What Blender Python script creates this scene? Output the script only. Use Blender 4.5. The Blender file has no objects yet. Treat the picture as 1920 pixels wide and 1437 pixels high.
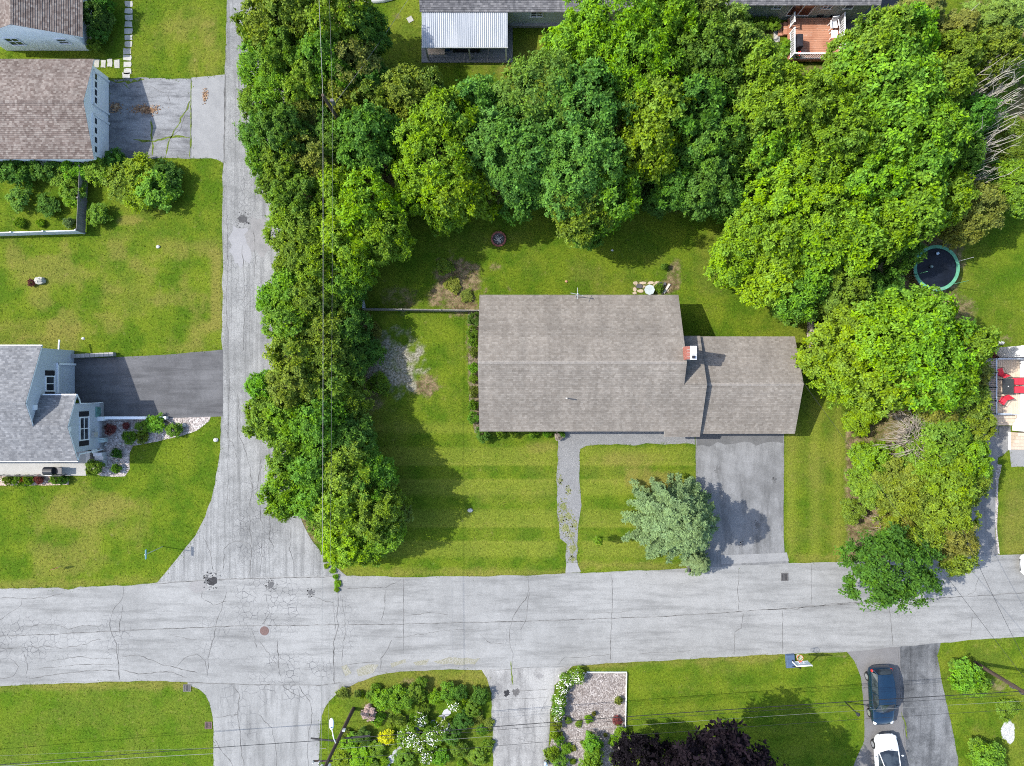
import bpy, bmesh, math, random
import numpy as np
from mathutils import Vector, Matrix

# ------------------------------------------------------------------ camera, sky, sun, exposure
H = 54.6                     # drone height above ground (m)
S = 0.041                    # metres per photograph pixel at ground level
CU, CV = 960.0, 718.5
sc = bpy.context.scene
COL = sc.collection
cam_d = bpy.data.cameras.new('camera')
cam = bpy.data.objects.new('camera', cam_d)
COL.objects.link(cam)
cam.location = (0, 0, H)
cam.rotation_euler = (0, 0, 0)
cam_d.sensor_fit = 'HORIZONTAL'
cam_d.sensor_width = 36.0
cam_d.lens = 36.0 * H / (1920 * S)
cam_d.clip_start = 0.5
cam_d.clip_end = 3000
sc.camera = cam

SUN_EL = math.radians(47.0)
SUN_AZ = math.radians(9.0)
SUN_DIR = Vector((-math.cos(SUN_EL) * math.cos(SUN_AZ), math.cos(SUN_EL) * math.sin(SUN_AZ), math.sin(SUN_EL)))   # towards the sun (west, a touch north)
world = bpy.data.worlds.new('World')
sc.world = world
world.use_nodes = True
wn = world.node_tree.nodes
bgn = wn['Background']
sky = wn.new('ShaderNodeTexSky')
sky.sky_type = 'NISHITA'
sky.sun_disc = False
sky.sun_elevation = SUN_EL
sky.sun_rotation = math.atan2(SUN_DIR.x, SUN_DIR.y)
sky.air_density = 1.0
sky.dust_density = 1.5
sky.ozone_density = 1.0
world.node_tree.links.new(sky.outputs['Color'], bgn.inputs['Color'])
bgn.inputs['Strength'].default_value = 0.15
sun_d = bpy.data.lights.new('sun', 'SUN')
sun_d.energy = 2.8
sun_d.angle = math.radians(0.55)
sun_d.color = (1.0, 0.955, 0.88)
sun = bpy.data.objects.new('sun', sun_d)
COL.objects.link(sun)
sun.rotation_euler = (-SUN_DIR).to_track_quat('-Z', 'Y').to_euler()
sun.location = (-60, 5, 60)
sc.view_settings.view_transform = 'Standard'
sc.view_settings.look = 'None'
sc.view_settings.gamma = 1.0
sc.view_settings.exposure = 1.46
sc.view_settings.use_curve_mapping = False
sc.render.engine = 'CYCLES'
sc.cycles.max_bounces = 5
sc.cycles.diffuse_bounces = 2
sc.cycles.glossy_bounces = 1
sc.cycles.transmission_bounces = 4
sc.cycles.transparent_max_bounces = 4
sc.cycles.caustics_reflective = False
sc.cycles.caustics_refractive = False
sc.cycles.use_denoising = False
sc.cycles.filter_width = 1.05

# ------------------------------------------------------------------ helpers
R = random.Random(7)

def P(u, v, z=0.0):
    k = S * (1 - z / H)
    return Vector(((u - CU) * k, (CV - v) * k, z))

def xy(u, v, z=0.0):
    p = P(u, v, z)
    return p.x, p.y

LOC = {}

def tag(o, label=None, cat=None, group=None, kind=None):
    if label: o['label'] = label
    if cat: o['category'] = cat
    if group: o['group'] = group
    if kind: o['kind'] = kind
    return o

def thing(name, label, cat, loc=(0, 0, 0), rotz=0.0, group=None):
    o = bpy.data.objects.new(name, None)
    COL.objects.link(o)
    o.empty_display_size = 0.3
    o.location = loc
    o.rotation_euler = (0, 0, rotz)
    LOC[o.name] = Vector((0, 0, 0)) if rotz else Vector(loc)
    return tag(o, label, cat, group)

def local_thing(name, label, cat, loc, rotz=0.0, group=None):
    """a thing whose parts are modelled about its own origin"""
    o = thing(name, label, cat, loc, rotz, group)
    LOC[o.name] = Vector((0, 0, 0))
    return o

class MB:
    def __init__(self):
        self.v = []; self.f = []; self.uv = None; self.smooth = False
    def quad(self, a, b, c, d):
        n = len(self.v); self.v += [tuple(a), tuple(b), tuple(c), tuple(d)]; self.f.append((n, n+1, n+2, n+3))
    def poly(self, pts):
        n = len(self.v); self.v += [tuple(p) for p in pts]; self.f.append(tuple(range(n, n+len(pts))))
    def box(self, c, s, rz=0.0, rx=0.0, ry=0.0, taper=1.0):
        n = len(self.v); c = Vector(c)
        M = Matrix.Rotation(rz, 3, 'Z') @ Matrix.Rotation(ry, 3, 'Y') @ Matrix.Rotation(rx, 3, 'X')
        for dz in (-.5, .5):
            t = taper if dz > 0 else 1.0
            for dx, dy in ((-.5, -.5), (.5, -.5), (.5, .5), (-.5, .5)):
                self.v.append(tuple(c + M @ Vector((dx*s[0]*t, dy*s[1]*t, dz*s[2]))))
        for q in ((3, 2, 1, 0), (4, 5, 6, 7), (0, 1, 5, 4), (1, 2, 6, 5), (2, 3, 7, 6), (3, 0, 4, 7)):
            self.f.append(tuple(n+i for i in q))
        return self
    def span(self, x0, x1, y0, y1, z0, z1):
        return self.box(((x0+x1)/2, (y0+y1)/2, (z0+z1)/2), (abs(x1-x0), abs(y1-y0), abs(z1-z0)))
    def beam(self, a, b, w, h, up=(0, 0, 1)):
        a = Vector(a); b = Vector(b); d = (b-a).normalized(); up = Vector(up)
        s = d.cross(up)
        if s.length < 1e-4: s = d.cross(Vector((1, 0, 0)))
        s.normalize(); t = s.cross(d).normalized()
        n = len(self.v)
        for p in (a, b):
            for i, j in ((-.5, -.5), (.5, -.5), (.5, .5), (-.5, .5)):
                self.v.append(tuple(p + s*i*w + t*j*h))
        for q in ((3, 2, 1, 0), (4, 5, 6, 7), (0, 1, 5, 4), (1, 2, 6, 5), (2, 3, 7, 6), (3, 0, 4, 7)):
            self.f.append(tuple(n+i for i in q))
        return self
    def tube(self, pts, rad, n=6, cap=True):
        pts = [Vector(p) for p in pts]
        if not hasattr(rad, '__len__'): rad = [rad]*len(pts)
        rings = []
        for i, p in enumerate(pts):
            d = (pts[min(i+1, len(pts)-1)] - pts[max(i-1, 0)])
            d = d.normalized() if d.length > 1e-6 else Vector((0, 0, 1))
            a = d.cross(Vector((0, 0, 1)))
            if a.length < 1e-3: a = d.cross(Vector((1, 0, 0)))
            a.normalize(); b = d.cross(a)
            base = len(self.v)
            for k in range(n):
                t = 2*math.pi*k/n
                self.v.append(tuple(p + (a*math.cos(t) + b*math.sin(t))*rad[i]))
            rings.append(base)
        for i in range(len(rings)-1):
            for k in range(n):
                self.f.append((rings[i]+k, rings[i]+(k+1) % n, rings[i+1]+(k+1) % n, rings[i+1]+k))
        if cap:
            self.f.append(tuple(rings[0]+k for k in reversed(range(n))))
            self.f.append(tuple(rings[-1]+k for k in range(n)))
        return self
    def cyl(self, c, r, z0, z1, n=16, r2=None):
        return self.tube([(c[0], c[1], z0), (c[0], c[1], z1)], [r, r if r2 is None else r2], n)
    def ring(self, c, r0, r1, z0, z1, n=40):
        b = len(self.v)
        for k in range(n):
            t = 2*math.pi*k/n; cs, sn = math.cos(t), math.sin(t)
            for r, z in ((r0, z0), (r1, z0), (r1, z1), (r0, z1)):
                self.v.append((c[0]+r*cs, c[1]+r*sn, z))
        for k in range(n):
            i = b+4*k; j = b+4*((k+1) % n)
            for q in range(4):
                self.f.append((i+q, j+q, j+(q+1) % 4, i+(q+1) % 4))
        return self
    def prism(self, pts, z0, z1):
        n = len(pts); b = len(self.v)
        for z in (z0, z1):
            for p in pts: self.v.append((p[0], p[1], z))
        self.f.append(tuple(b+i for i in reversed(range(n))))
        self.f.append(tuple(b+n+i for i in range(n)))
        for i in range(n):
            j = (i+1) % n
            self.f.append((b+i, b+j, b+n+j, b+n+i))
        return self
    def sphere(self, c, r, nu=10, nv=7, jit=0.0, rng=None):
        b = len(self.v); rr = r if hasattr(r, '__len__') else (r, r, r)
        for i in range(1, nv):
            th = math.pi*i/nv
            for k in range(nu):
                ph = 2*math.pi*k/nu
                q = 1 + (rng.uniform(-jit, jit) if rng else 0)
                self.v.append((c[0]+rr[0]*q*math.sin(th)*math.cos(ph), c[1]+rr[1]*q*math.sin(th)*math.sin(ph), c[2]+rr[2]*q*math.cos(th)))
        t = len(self.v); self.v.append((c[0], c[1], c[2]+rr[2])); self.v.append((c[0], c[1], c[2]-rr[2]))
        for i in range(nv-2):
            for k in range(nu):
                a = b+i*nu+k; d = b+i*nu+(k+1) % nu
                self.f.append((a, a+nu, d+nu, d))
        for k in range(nu):
            self.f.append((t, b+k, b+(k+1) % nu))
            self.f.append((t+1, b+(nv-2)*nu+(k+1) % nu, b+(nv-2)*nu+k))
        return self
    def mesh(self, name, off=(0, 0, 0)):
        me = bpy.data.meshes.new(name)
        ox, oy, oz = off
        me.from_pydata([(x-ox, y-oy, z-oz) for x, y, z in self.v], [], self.f)
        if self.uv:
            l = me.uv_layers.new(name='UVMap')
            flat = [c for uv in self.uv for c in uv]
            l.data.foreach_set('uv', flat)
        if self.smooth:
            me.polygons.foreach_set('use_smooth', [True]*len(me.polygons))
        me.update()
        return me
    def build(self, name, mat, parent=None, off=None, bevel=0.0):
        if off is None:
            off = LOC.get(parent.name, Vector((0, 0, 0))) if parent else Vector((0, 0, 0))
        me = self.mesh(name, off)
        me.materials.append(mat)
        o = bpy.data.objects.new(name, me)
        COL.objects.link(o)
        if parent: o.parent = parent
        LOC[o.name] = Vector(off)
        if bevel:
            bm = bmesh.new(); bm.from_mesh(me)
            bmesh.ops.remove_doubles(bm, verts=bm.verts, dist=1e-5)
            bmesh.ops.bevel(bm, geom=[e for e in bm.edges if len(e.link_faces) == 2 and e.calc_face_angle(0) > 0.5], offset=bevel, segments=2, affect='EDGES', profile=0.6)
            bm.to_mesh(me); bm.free()
        return o

def part(name, mesh, mat, parent, loc=(0, 0, 0), rot=(0, 0, 0), scale=(1, 1, 1)):
    """another object that shares mesh data"""
    o = bpy.data.objects.new(name, mesh)
    COL.objects.link(o)
    if parent: o.parent = parent
    o.location = loc; o.rotation_euler = rot; o.scale = scale
    if mat and not mesh.materials: mesh.materials.append(mat)
    return o

def copy_tree(o, loc, rotz=0.0, label=None, parent=None):
    c = o.copy(); COL.objects.link(c)
    if parent is None:
        c.location = loc; c.rotation_euler = (0, 0, rotz)
        if label: c['label'] = label
    else:
        c.parent = parent
    for ch in list(o.children):
        copy_tree(ch, None, parent=c)
    return c

# ------------------------------------------------------------------ node helpers
class NT:
    def __init__(self, name):
        self.m = bpy.data.materials.new(name); self.m.use_nodes = True
        self.t = self.m.node_tree; self.n = self.t.nodes; self.l = self.t.links
        self.bsdf = self.n['Principled BSDF']; self.out = self.n['Material Output']
    def node(self, t, **kw):
        x = self.n.new(t)
        for k, v in kw.items(): setattr(x, k, v)
        return x
    def link(self, a, b): self.l.new(a, b)
    def pos(self):
        if not hasattr(self, '_p'): self._p = self.node('ShaderNodeNewGeometry').outputs['Position']
        return self._p
    def objco(self):
        return self.node('ShaderNodeTexCoord').outputs['Object']
    def mapping(self, src, scale=(1, 1, 1), rot=(0, 0, 0), loc=(0, 0, 0)):
        m = self.node('ShaderNodeMapping'); self.link(src, m.inputs['Vector'])
        m.inputs['Scale'].default_value = scale; m.inputs['Rotation'].default_value = rot; m.inputs['Location'].default_value = loc
        return m.outputs['Vector']
    def noise(self, src, scale, detail=4, rough=0.55, dist=0.0):
        t = self.node('ShaderNodeTexNoise'); self.link(src, t.inputs['Vector'])
        t.inputs['Scale'].default_value = scale; t.inputs['Detail'].default_value = detail
        t.inputs['Roughness'].default_value = rough; t.inputs['Distortion'].default_value = dist
        return t.outputs['Fac']
    def math(self, op, a, b=None, c=None, clamp=False):
        m = self.node('ShaderNodeMath', operation=op, use_clamp=clamp)
        for i, x in enumerate((a, b, c)):
            if x is None: continue
            if isinstance(x, (int, float)): m.inputs[i].default_value = x
            else: self.link(x, m.inputs[i])
        return m.outputs[0]
    def rng(self, x, a, b, c=0.0, d=1.0, smooth=True):
        m = self.node('ShaderNodeMapRange', interpolation_type='SMOOTHSTEP' if smooth else 'LINEAR')
        self.link(x, m.inputs['Value'])
        for k, v in (('From Min', a), ('From Max', b), ('To Min', c), ('To Max', d)): m.inputs[k].default_value = v
        return m.outputs['Result']
    def mix(self, f, a, b, mode='MIX'):
        m = self.node('ShaderNodeMix', data_type='RGBA', blend_type=mode)
        for key, x in ((0, f), (6, a), (7, b)):
            if isinstance(x, (int, float)): m.inputs[key].default_value = x
            elif isinstance(x, (tuple, list)): m.inputs[key].default_value = (*x[:3], 1)
            else: self.link(x, m.inputs[key])
        return m.outputs[2]
    def ramp(self, f, stops):
        r = self.node('ShaderNodeValToRGB'); self.link(f, r.inputs[0])
        e = r.color_ramp.elements
        while len(e) > 1: e.remove(e[-1])
        e[0].position = stops[0][0]; e[0].color = (*stops[0][1], 1)
        for p, c in stops[1:]:
            x = e.new(p); x.color = (*c, 1)
        return r.outputs[0]
    def attr(self, name, typ='GEOMETRY'):
        a = self.node('ShaderNodeAttribute', attribute_type=typ, attribute_name=name)
        return a
    def bump(self, h, strength=0.3, dist=0.02):
        b = self.node('ShaderNodeBump'); b.inputs['Strength'].default_value = strength; b.inputs['Distance'].default_value = dist
        self.link(h, b.inputs['Height']); self.link(b.outputs[0], self.bsdf.inputs['Normal'])
    def color(self, c):
        if isinstance(c, (tuple, list)): self.bsdf.inputs['Base Color'].default_value = (*c[:3], 1)
        else: self.link(c, self.bsdf.inputs['Base Color'])
    def set(self, rough=0.8, spec=0.3, metal=0.0, coat=0.0):
        self.bsdf.inputs['Roughness'].default_value = rough
        self.bsdf.inputs['Specular IOR Level'].default_value = spec
        self.bsdf.inputs['Metallic'].default_value = metal
        self.bsdf.inputs['Coat Weight'].default_value = coat
        self.bsdf.inputs['Coat Roughness'].default_value = 0.05
        return self

MATS = {}
def plain(name, c, rough=0.7, spec=0.3, metal=0.0, coat=0.0, var=0.12, scale=3.0, bump=0.0):
    """painted / moulded surface with a little unevenness and dirt"""
    if name in MATS: return MATS[name]
    t = NT(name).set(rough, spec, metal, coat)
    p = t.pos()
    f = t.noise(p, scale, 5, 0.6)
    lo = tuple(x*(1-var) for x in c); hi = tuple(min(1, x*(1+var)) for x in c)
    t.color(t.mix(t.rng(f, 0.3, 0.7), lo, hi))
    if bump: t.bump(t.noise(p, scale*12, 3), bump, 0.01)
    MATS[name] = t.m
    return t.m

def siding(name, c, pitch=0.11, vertical=False):
    t = NT(name).set(0.55, 0.35)
    p = t.pos()
    sx = t.node('ShaderNodeSeparateXYZ'); t.link(p, sx.inputs[0])
    z = sx.outputs['Z']
    saw = t.math('FRACT', t.math('MULTIPLY', z, 1/pitch))
    f = t.noise(t.mapping(p, (1, 1, 0.25)), 1.4, 4)
    t.color(t.mix(t.rng(f, 0.3, 0.75), tuple(x*0.93 for x in c), c))
    t.bump(saw, 0.6, 0.012)
    return t.m

def shingles(name, cols, tab=0.20):
    """asphalt shingles: each tab its own tone, uv = metres along the eave, course number"""
    t = NT(name).set(0.9, 0.2)
    uv = t.node('ShaderNodeUVMap', uv_map='UVMap').outputs[0]
    s = t.node('ShaderNodeSeparateXYZ'); t.link(uv, s.inputs[0])
    row = t.math('FLOOR', s.outputs['Y'])
    wn1 = t.node('ShaderNodeTexWhiteNoise', noise_dimensions='1D'); t.link(row, wn1.inputs['W'])
    u = t.math('ADD', t.math('DIVIDE', s.outputs['X'], tab), t.math('MULTIPLY', wn1.outputs['Value'], 7.3))
    cell = t.math('FLOOR', u)
    cx = t.node('ShaderNodeCombineXYZ'); t.link(cell, cx.inputs[0]); t.link(row, cx.inputs[1])
    w2 = t.node('ShaderNodeTexWhiteNoise', noise_dimensions='2D'); t.link(cx.outputs[0], w2.inputs['Vector'])
    tone = t.ramp(w2.outputs['Value'], [(0.0, cols[0]), (0.35, cols[1]), (0.7, cols[2]), (1.0, cols[3])])
    fr = t.math('FRACT', u)
    gap = t.rng(fr, 0.0, 0.06, 0.85, 1.0)
    p = t.pos()
    grit = t.math('MULTIPLY', t.rng(t.noise(p, 9, 3, 0.7), 0.25, 0.75, 0.9, 1.1), t.rng(t.noise(p, 24, 2, 0.7), 0.25, 0.75, 0.84, 1.16))
    age = t.rng(t.noise(t.mapping(p, (0.5, 0.5, 0.5)), 0.9, 5, 0.6), 0.3, 0.7, 0.88, 1.08)
    streak = t.rng(t.noise(t.mapping(p, (1.6, 0.18, 0.18)), 1.0, 5, 0.65), 0.34, 0.66, 0.9, 1.06)
    course = t.rng(wn1.outputs['Value'], 0, 1, 0.93, 1.07, False)
    g = t.math('MULTIPLY', t.math('MULTIPLY', t.math('MULTIPLY', gap, course), grit), t.math('MULTIPLY', age, streak))
    cc = t.node('ShaderNodeCombineXYZ')
    for i in range(3): t.link(g, cc.inputs[i])
    t.color(t.mix(1.0, tone, cc.outputs[0], 'MULTIPLY'))
    t.bump(t.noise(p, 70, 2), 0.35, 0.01)
    return t.m

def asphalt(name, lo, hi, speck=0.3, streak=None, stains=0.0, ali=None, ali_scale=2.2, ali_col=(0.05, 0.05, 0.055), rough=0.88):
    """worn paving: mottling, aggregate, wheel streaks, alligator cracking inside given patches (x,y,r)"""
    t = NT(name).set(rough, 0.25)
    p = t.pos()
    big = t.noise(p, 0.16, 5, 0.6)
    mid = t.noise(p, 1.3, 6, 0.65)
    c = t.mix(t.rng(t.math('ADD', t.math('MULTIPLY', big, 0.6), t.math('MULTIPLY', mid, 0.4)), 0.36, 0.62), lo, hi)
    if streak:
        st = t.noise(t.mapping(p, streak), 1.0, 6, 0.7)
        c = t.mix(t.rng(st, 0.42, 0.72, 0.0, 0.75), c, tuple(x*0.62 for x in lo))
    fine = t.noise(p, 26, 4, 0.75)
    agg = t.noise(p, 9, 4, 0.7)
    f = t.math('MULTIPLY', t.rng(fine, 0.25, 0.75, 1-speck, 1+speck*0.6), t.rng(agg, 0.3, 0.7, 0.93, 1.06))
    cc = t.node('ShaderNodeCombineXYZ')
    for i in range(3): t.link(f, cc.inputs[i])
    c = t.mix(1.0, c, cc.outputs[0], 'MULTIPLY')
    if stains:
        s2 = t.noise(t.mapping(p, (1, 1, 1), loc=(31, 7, 0)), 0.45, 6, 0.7, 0.4)
        c = t.mix(t.rng(s2, 0.6, 0.78, 0, stains), c, tuple(x*0.45 for x in lo))
    if ali:
        w = t.node('ShaderNodeVectorMath', operation='ADD')
        nz = t.node('ShaderNodeTexNoise'); t.link(p, nz.inputs['Vector']); nz.inputs['Scale'].default_value = 1.2; nz.inputs['Detail'].default_value = 4
        sc_ = t.node('ShaderNodeVectorMath', operation='SCALE'); t.link(nz.outputs['Color'], sc_.inputs[0]); sc_.inputs['Scale'].default_value = 0.55
        t.link(p, w.inputs[0]); t.link(sc_.outputs[0], w.inputs[1])
        vo = t.node('ShaderNodeTexVoronoi', feature='DISTANCE_TO_EDGE', voronoi_dimensions='2D')
        t.link(w.outputs[0], vo.inputs['Vector']); vo.inputs['Scale'].default_value = ali_scale
        line = t.rng(vo.outputs['Distance'], 0.0, 0.06, 1.0, 0.0)
        m = None
        for (x, y, rx, ry, k) in ali:
            d = t.mapping(p, (1/rx, 1/ry, 0), loc=(-x/rx, -y/ry, 0))
            ln = t.node('ShaderNodeVectorMath', operation='LENGTH'); t.link(d, ln.inputs[0])
            b = t.rng(ln.outputs['Value'], 0.35, 1.0, k, 0.0)
            m = b if m is None else t.math('MAXIMUM', m, b)
        m = t.math('MULTIPLY', m, t.rng(t.noise(p, 0.8, 4, 0.6), 0.36, 0.6))
        c = t.mix(t.math('MULTIPLY', line, m), c, ali_col)
    t.color(c)
    t.bump(t.math('ADD', fine, agg), 0.35, 0.012)
    return t.m

def gravel(name, cols, scale=14.0, bump=0.9):
    t = NT(name).set(0.9, 0.2)
    p = t.pos()
    vo = t.node('ShaderNodeTexVoronoi', voronoi_dimensions='2D'); t.link(p, vo.inputs['Vector']); vo.inputs['Scale'].default_value = scale
    sx = t.node('ShaderNodeSeparateColor'); t.link(vo.outputs['Color'], sx.inputs[0])
    c = t.ramp(sx.outputs[0], [(0, cols[0]), (0.4, cols[1]), (0.75, cols[2]), (1, cols[3])])
    c = t.mix(t.rng(t.noise(p, 1.1, 5, 0.65), 0.35, 0.7, 0.0, 0.45), c, cols[0])
    t.color(c)
    t.bump(t.math('SUBTRACT', 1.0, vo.outputs['Distance']), bump, 0.03)
    return t.m

def wood(name, c, along='X', var=0.3):
    t = NT(name).set(0.8, 0.2)
    p = t.pos()
    s = {'X': (0.6, 14, 14), 'Y': (14, 0.6, 14), 'Z': (14, 14, 0.6)}[along]
    f = t.noise(t.mapping(p, s), 1.0, 5, 0.65)
    g = t.noise(p, 2.0, 4)
    k = t.math('ADD', t.math('MULTIPLY', f, 0.7), t.math('MULTIPLY', g, 0.3))
    t.color(t.mix(t.rng(k, 0.3, 0.7), tuple(x*(1-var) for x in c), tuple(min(1, x*(1+var)) for x in c)))
    t.bump(f, 0.3, 0.01)
    return t.m

# ------------------------------------------------------------------ ground
def vnoise(x, y, scale, seed):
    rs = np.random.RandomState(seed); g = rs.rand(256, 256)
    X = x*scale + 1000.3; Y = y*scale + 1000.7
    xi = np.floor(X).astype(int); yi = np.floor(Y).astype(int)
    fx = X-xi; fy = Y-yi; fx = fx*fx*(3-2*fx); fy = fy*fy*(3-2*fy)
    a = g[xi % 256, yi % 256]; b = g[(xi+1) % 256, yi % 256]; c = g[xi % 256, (yi+1) % 256]; d = g[(xi+1) % 256, (yi+1) % 256]
    return (a*(1-fx)+b*fx)*(1-fy) + (c*(1-fx)+d*fx)*fy

def fbm(x, y, scale, seed, n=4):
    s = 0; w = 0.5; t = 0
    for i in range(n):
        s = s + w*vnoise(x, y, scale*2**i, seed+i); t += w; w *= 0.55
    return s/t

GRID = {}; PAVED = []
def make_ground():
    step = 0.25
    xs = np.concatenate([[-900, -300, -120, -70, -52], np.arange(-44, 44.01, step), [52, 70, 120, 300, 900]])
    ys = np.concatenate([[-900, -300, -120, -60, -42], np.arange(-34, 34.01, step), [42, 60, 120, 300, 900]])
    X, Y = np.meshgrid(xs, ys)
    nx, ny = len(xs), len(ys)
    U = X/S + CU; V = CV - Y/S
    dry = np.zeros_like(X); dirt = np.zeros_like(X); grey = np.zeros_like(X); lush = np.zeros_like(X); stripe = np.zeros_like(X); white = np.zeros_like(X)
    n1 = fbm(X, Y, 0.5, 3); n2 = fbm(X, Y, 1.6, 11); n3 = fbm(X, Y, 0.15, 21)
    def sm(e0, e1, t):
        q = np.clip((t-e0)/(e1-e0), 0, 1); return q*q*(3-2*q)
    def blob(u, v, ru, rv, k=1.0, soft=0.5, nz=0.9):
        d = np.sqrt(((U-u)/ru)**2 + ((V-v)/rv)**2) + (n2-0.5)*nz + (n1-0.5)*nz*0.8
        return k*(1-sm(1-soft, 1+soft*0.4, d))
    def rect(u0, u1, v0, v1, e=8):
        return sm(u0-e, u0+e, U)*(1-sm(u1-e, u1+e, U))*sm(v0-e, v0+e, V)*(1-sm(v1-e, v1+e, V))
    # overall tone of each lawn
    dry += 0.22*sm(0.42, 0.62, n1) + 0.15*sm(0.45, 0.62, n3)
    lush += 0.3*(n3-0.5)
    dry += rect(0, 415, 450, 660, 12)*(0.10+0.36*sm(0.45, 0.65, n1)) + rect(395, 416, 470, 620, 6)*0.8
    dry += rect(0, 300, 900, 1100, 25)*0.28*sm(0.4, 0.6, n1)
    lush += rect(0, 400, 1285, 1500, 10)*0.5
    dry += rect(300, 420, 20, 140, 20)*0.3*sm(0.4, 0.6, n2)
    lush += rect(165, 235, 0, 110, 6)*0.4
    lush += rect(1780, 2000, 400, 640, 20)*0.25
    dry += rect(1580-110, 1590, 740, 1060, 8)*0.12
    dry += rect(620, 925, 1255, 1300, 10)*0.4
    dry += rect(1880, 2000, 880, 1040, 6)*0.3
    dry += rect(1080, 1460, 480, 560, 20)*0.10
    # edges along the roads are drier
    for (u0, v0, u1, v1, w) in ((640, 1072, 1075, 1076, 10), (1087, 1060, 1300, 1062, 8), (1100, 1246, 1580, 1226, 10), (0, 1100, 290, 1088, 10), (0, 1290, 360, 1283, 9), (1500, 1048, 1580, 1048, 10)):
        t = np.clip(((U-u0)*(u1-u0)+(V-v0)*(v1-v0))/((u1-u0)**2+(v1-v0)**2), 0, 1)
        d = np.hypot(U-(u0+t*(u1-u0)), V-(v0+t*(v1-v0)))
        dry += 0.5*(1-sm(w*0.3, w*1.5, d+(n2-0.5)*18))
    # bare, scuffed and weedy patches
    grey += blob(730, 690, 56, 62, 0.85, 0.7, 1.9) + blob(765, 695, 30, 34, 0.6, 0.7, 1.9) + blob(705, 650, 26, 30, 0.6, 0.7, 1.9)
    dirt += blob(800, 725, 34, 26, 0.95) + blob(700, 740, 28, 60, 0.7) + blob(690, 640, 20, 70, 0.7)
    dirt += blob(866, 525, 60, 56, 1.0, 0.6, 1.4) + blob(850, 560, 62, 28, 1.0, 0.6, 1.2) + blob(780, 565, 20, 20, 0.4) + blob(740, 560, 45, 26, 0.5)
    dirt += blob(1262, 520, 17, 34, 0.75) + blob(1225, 540, 55, 16, 0.6) + blob(1525, 640, 16, 55, 0.85)
    dirt += blob(885, 650, 12, 110, 0.8, 0.3, 0.3)
    dry += blob(1235, 905, 60, 30, 0.75) + blob(1150, 880, 70, 26, 0.3) + blob(1010, 838, 40, 12, 0.55) + blob(960, 930, 120, 16, 0.2) + blob(1200, 860, 80, 14, 0.4)
    dry += blob(240, 560, 60, 40, 0.3) + blob(120, 960, 90, 40, 0.3) + blob(215, 950, 50, 24, 0.35) + blob(80, 620, 120, 24, 0.35)
    dry += blob(240, 415, 25, 12, 0.7) + blob(390, 60, 20, 40, 0.5) + blob(760, 350, 10, 20, 0.2)
    dirt += blob(1850, 640, 60, 14, 0.55) + blob(1800, 495, 22, 14, 0.5) + blob(1790, 460, 60, 30, 0.35)
    dirt += blob(1800, 1270, 26, 22, 0.35) + blob(1870, 1285, 22, 16, 0.6) + blob(1575, 1232, 26, 6, 0.5)
    dirt += blob(1595, 900, 14, 180, 0.45, 0.4, 0.6) + blob(1630, 965, 30, 24, 0.8) + blob(1600, 1030, 30, 20, 0.3)
    dirt += blob(1305, 1385, 18, 14, 0.5) + blob(700, 1330, 30, 20, 0.4) + blob(770, 1278, 20, 8, 0.6) + blob(735, 1345, 40, 20, 0.45)
    dirt += rect(1590, 1830, 560, 1060, 14)*0.75 + rect(1800, 2000, 0, 380, 20)*0.75 + rect(1240, 1360, 330, 400, 16)*0.6
    dirt += rect(540, 680, -60, 1020, 14)*0.8 + rect(680, 1500, 190, 380, 20)*0.75 + rect(1050, 1460, 30, 190, 20)*0.7 + rect(1500, 1800, 120, 560, 18)*0.8
    lush += rect(640, 920, 1295, 1437, 14)*0.45
    dry += rect(640, 700, 1270, 1437, 14)*0.35
    white += blob(1892, 1372, 13, 27, 1.0, 0.25, 0.7)
    dry += blob(940, 105, 90, 40, 0.25) + blob(960, 140, 30, 30, 0.5)
    dirt += blob(745, 30, 12, 10, 0.6)
    # mown stripes
    fl = rect(690, 1045, 790, 1080, 14) + rect(1087, 1304, 832, 1066, 6)
    stripe += fl*0.8*(0.5+0.5*np.tanh(3*np.sin((V + (n3-0.5)*6 - 842)*2*math.pi/58.0))) + fl*0.75*np.exp(-((((V-842+3) % 29)-3)/2.4)**2)
    rs = rect(1470, 1580, 760, 1050, 8)
    stripe += rs*(0.5+0.5*np.sin((U-1470)*2*math.pi/46.0))*0.8
    for (u0, u1, v0, v1, per, k) in ((1180, 1600, 1240, 1437, 40, 0.4), (1870, 1990, 880, 1040, 30, 0.5), (240, 420, 0, 140, 44, 0.35)):
        m = rect(u0, u1, v0, v1, 8)
        stripe += m*k*(0.5+0.5*np.sin((U if u0 in (240,) else V)*2*math.pi/per))
    GRID.update(xs=xs, ys=ys, dry=dry, dirt=dirt, grey=grey, lush=lush, stripe=stripe, pale=white)
    verts = np.stack([X.ravel(), Y.ravel(), np.zeros(X.size)], 1)
    idx = np.arange(nx*ny).reshape(ny, nx)
    faces = np.stack([idx[:-1, :-1].ravel(), idx[:-1, 1:].ravel(), idx[1:, 1:].ravel(), idx[1:, :-1].ravel()], 1)
    me = bpy.data.meshes.new('ground')
    me.vertices.add(len(verts)); me.vertices.foreach_set('co', verts.ravel())
    me.loops.add(faces.size); me.loops.foreach_set('vertex_index', faces.ravel())
    me.polygons.add(len(faces)); me.polygons.foreach_set('loop_start', np.arange(len(faces))*4)
    me.update()
    for nm, a in (('dry', dry), ('dirt', dirt), ('grey', grey), ('lush', lush), ('stripe', stripe), ('pale', white)):
        at = me.attributes.new(nm, 'FLOAT', 'POINT')
        at.data.foreach_set('value', np.clip(a, -1, 1).ravel().astype(np.float32))
    o = bpy.data.objects.new('ground', me); COL.objects.link(o)
    t = NT('lawn_and_soil').set(1.0, 0.03)
    p = t.pos()
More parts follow.
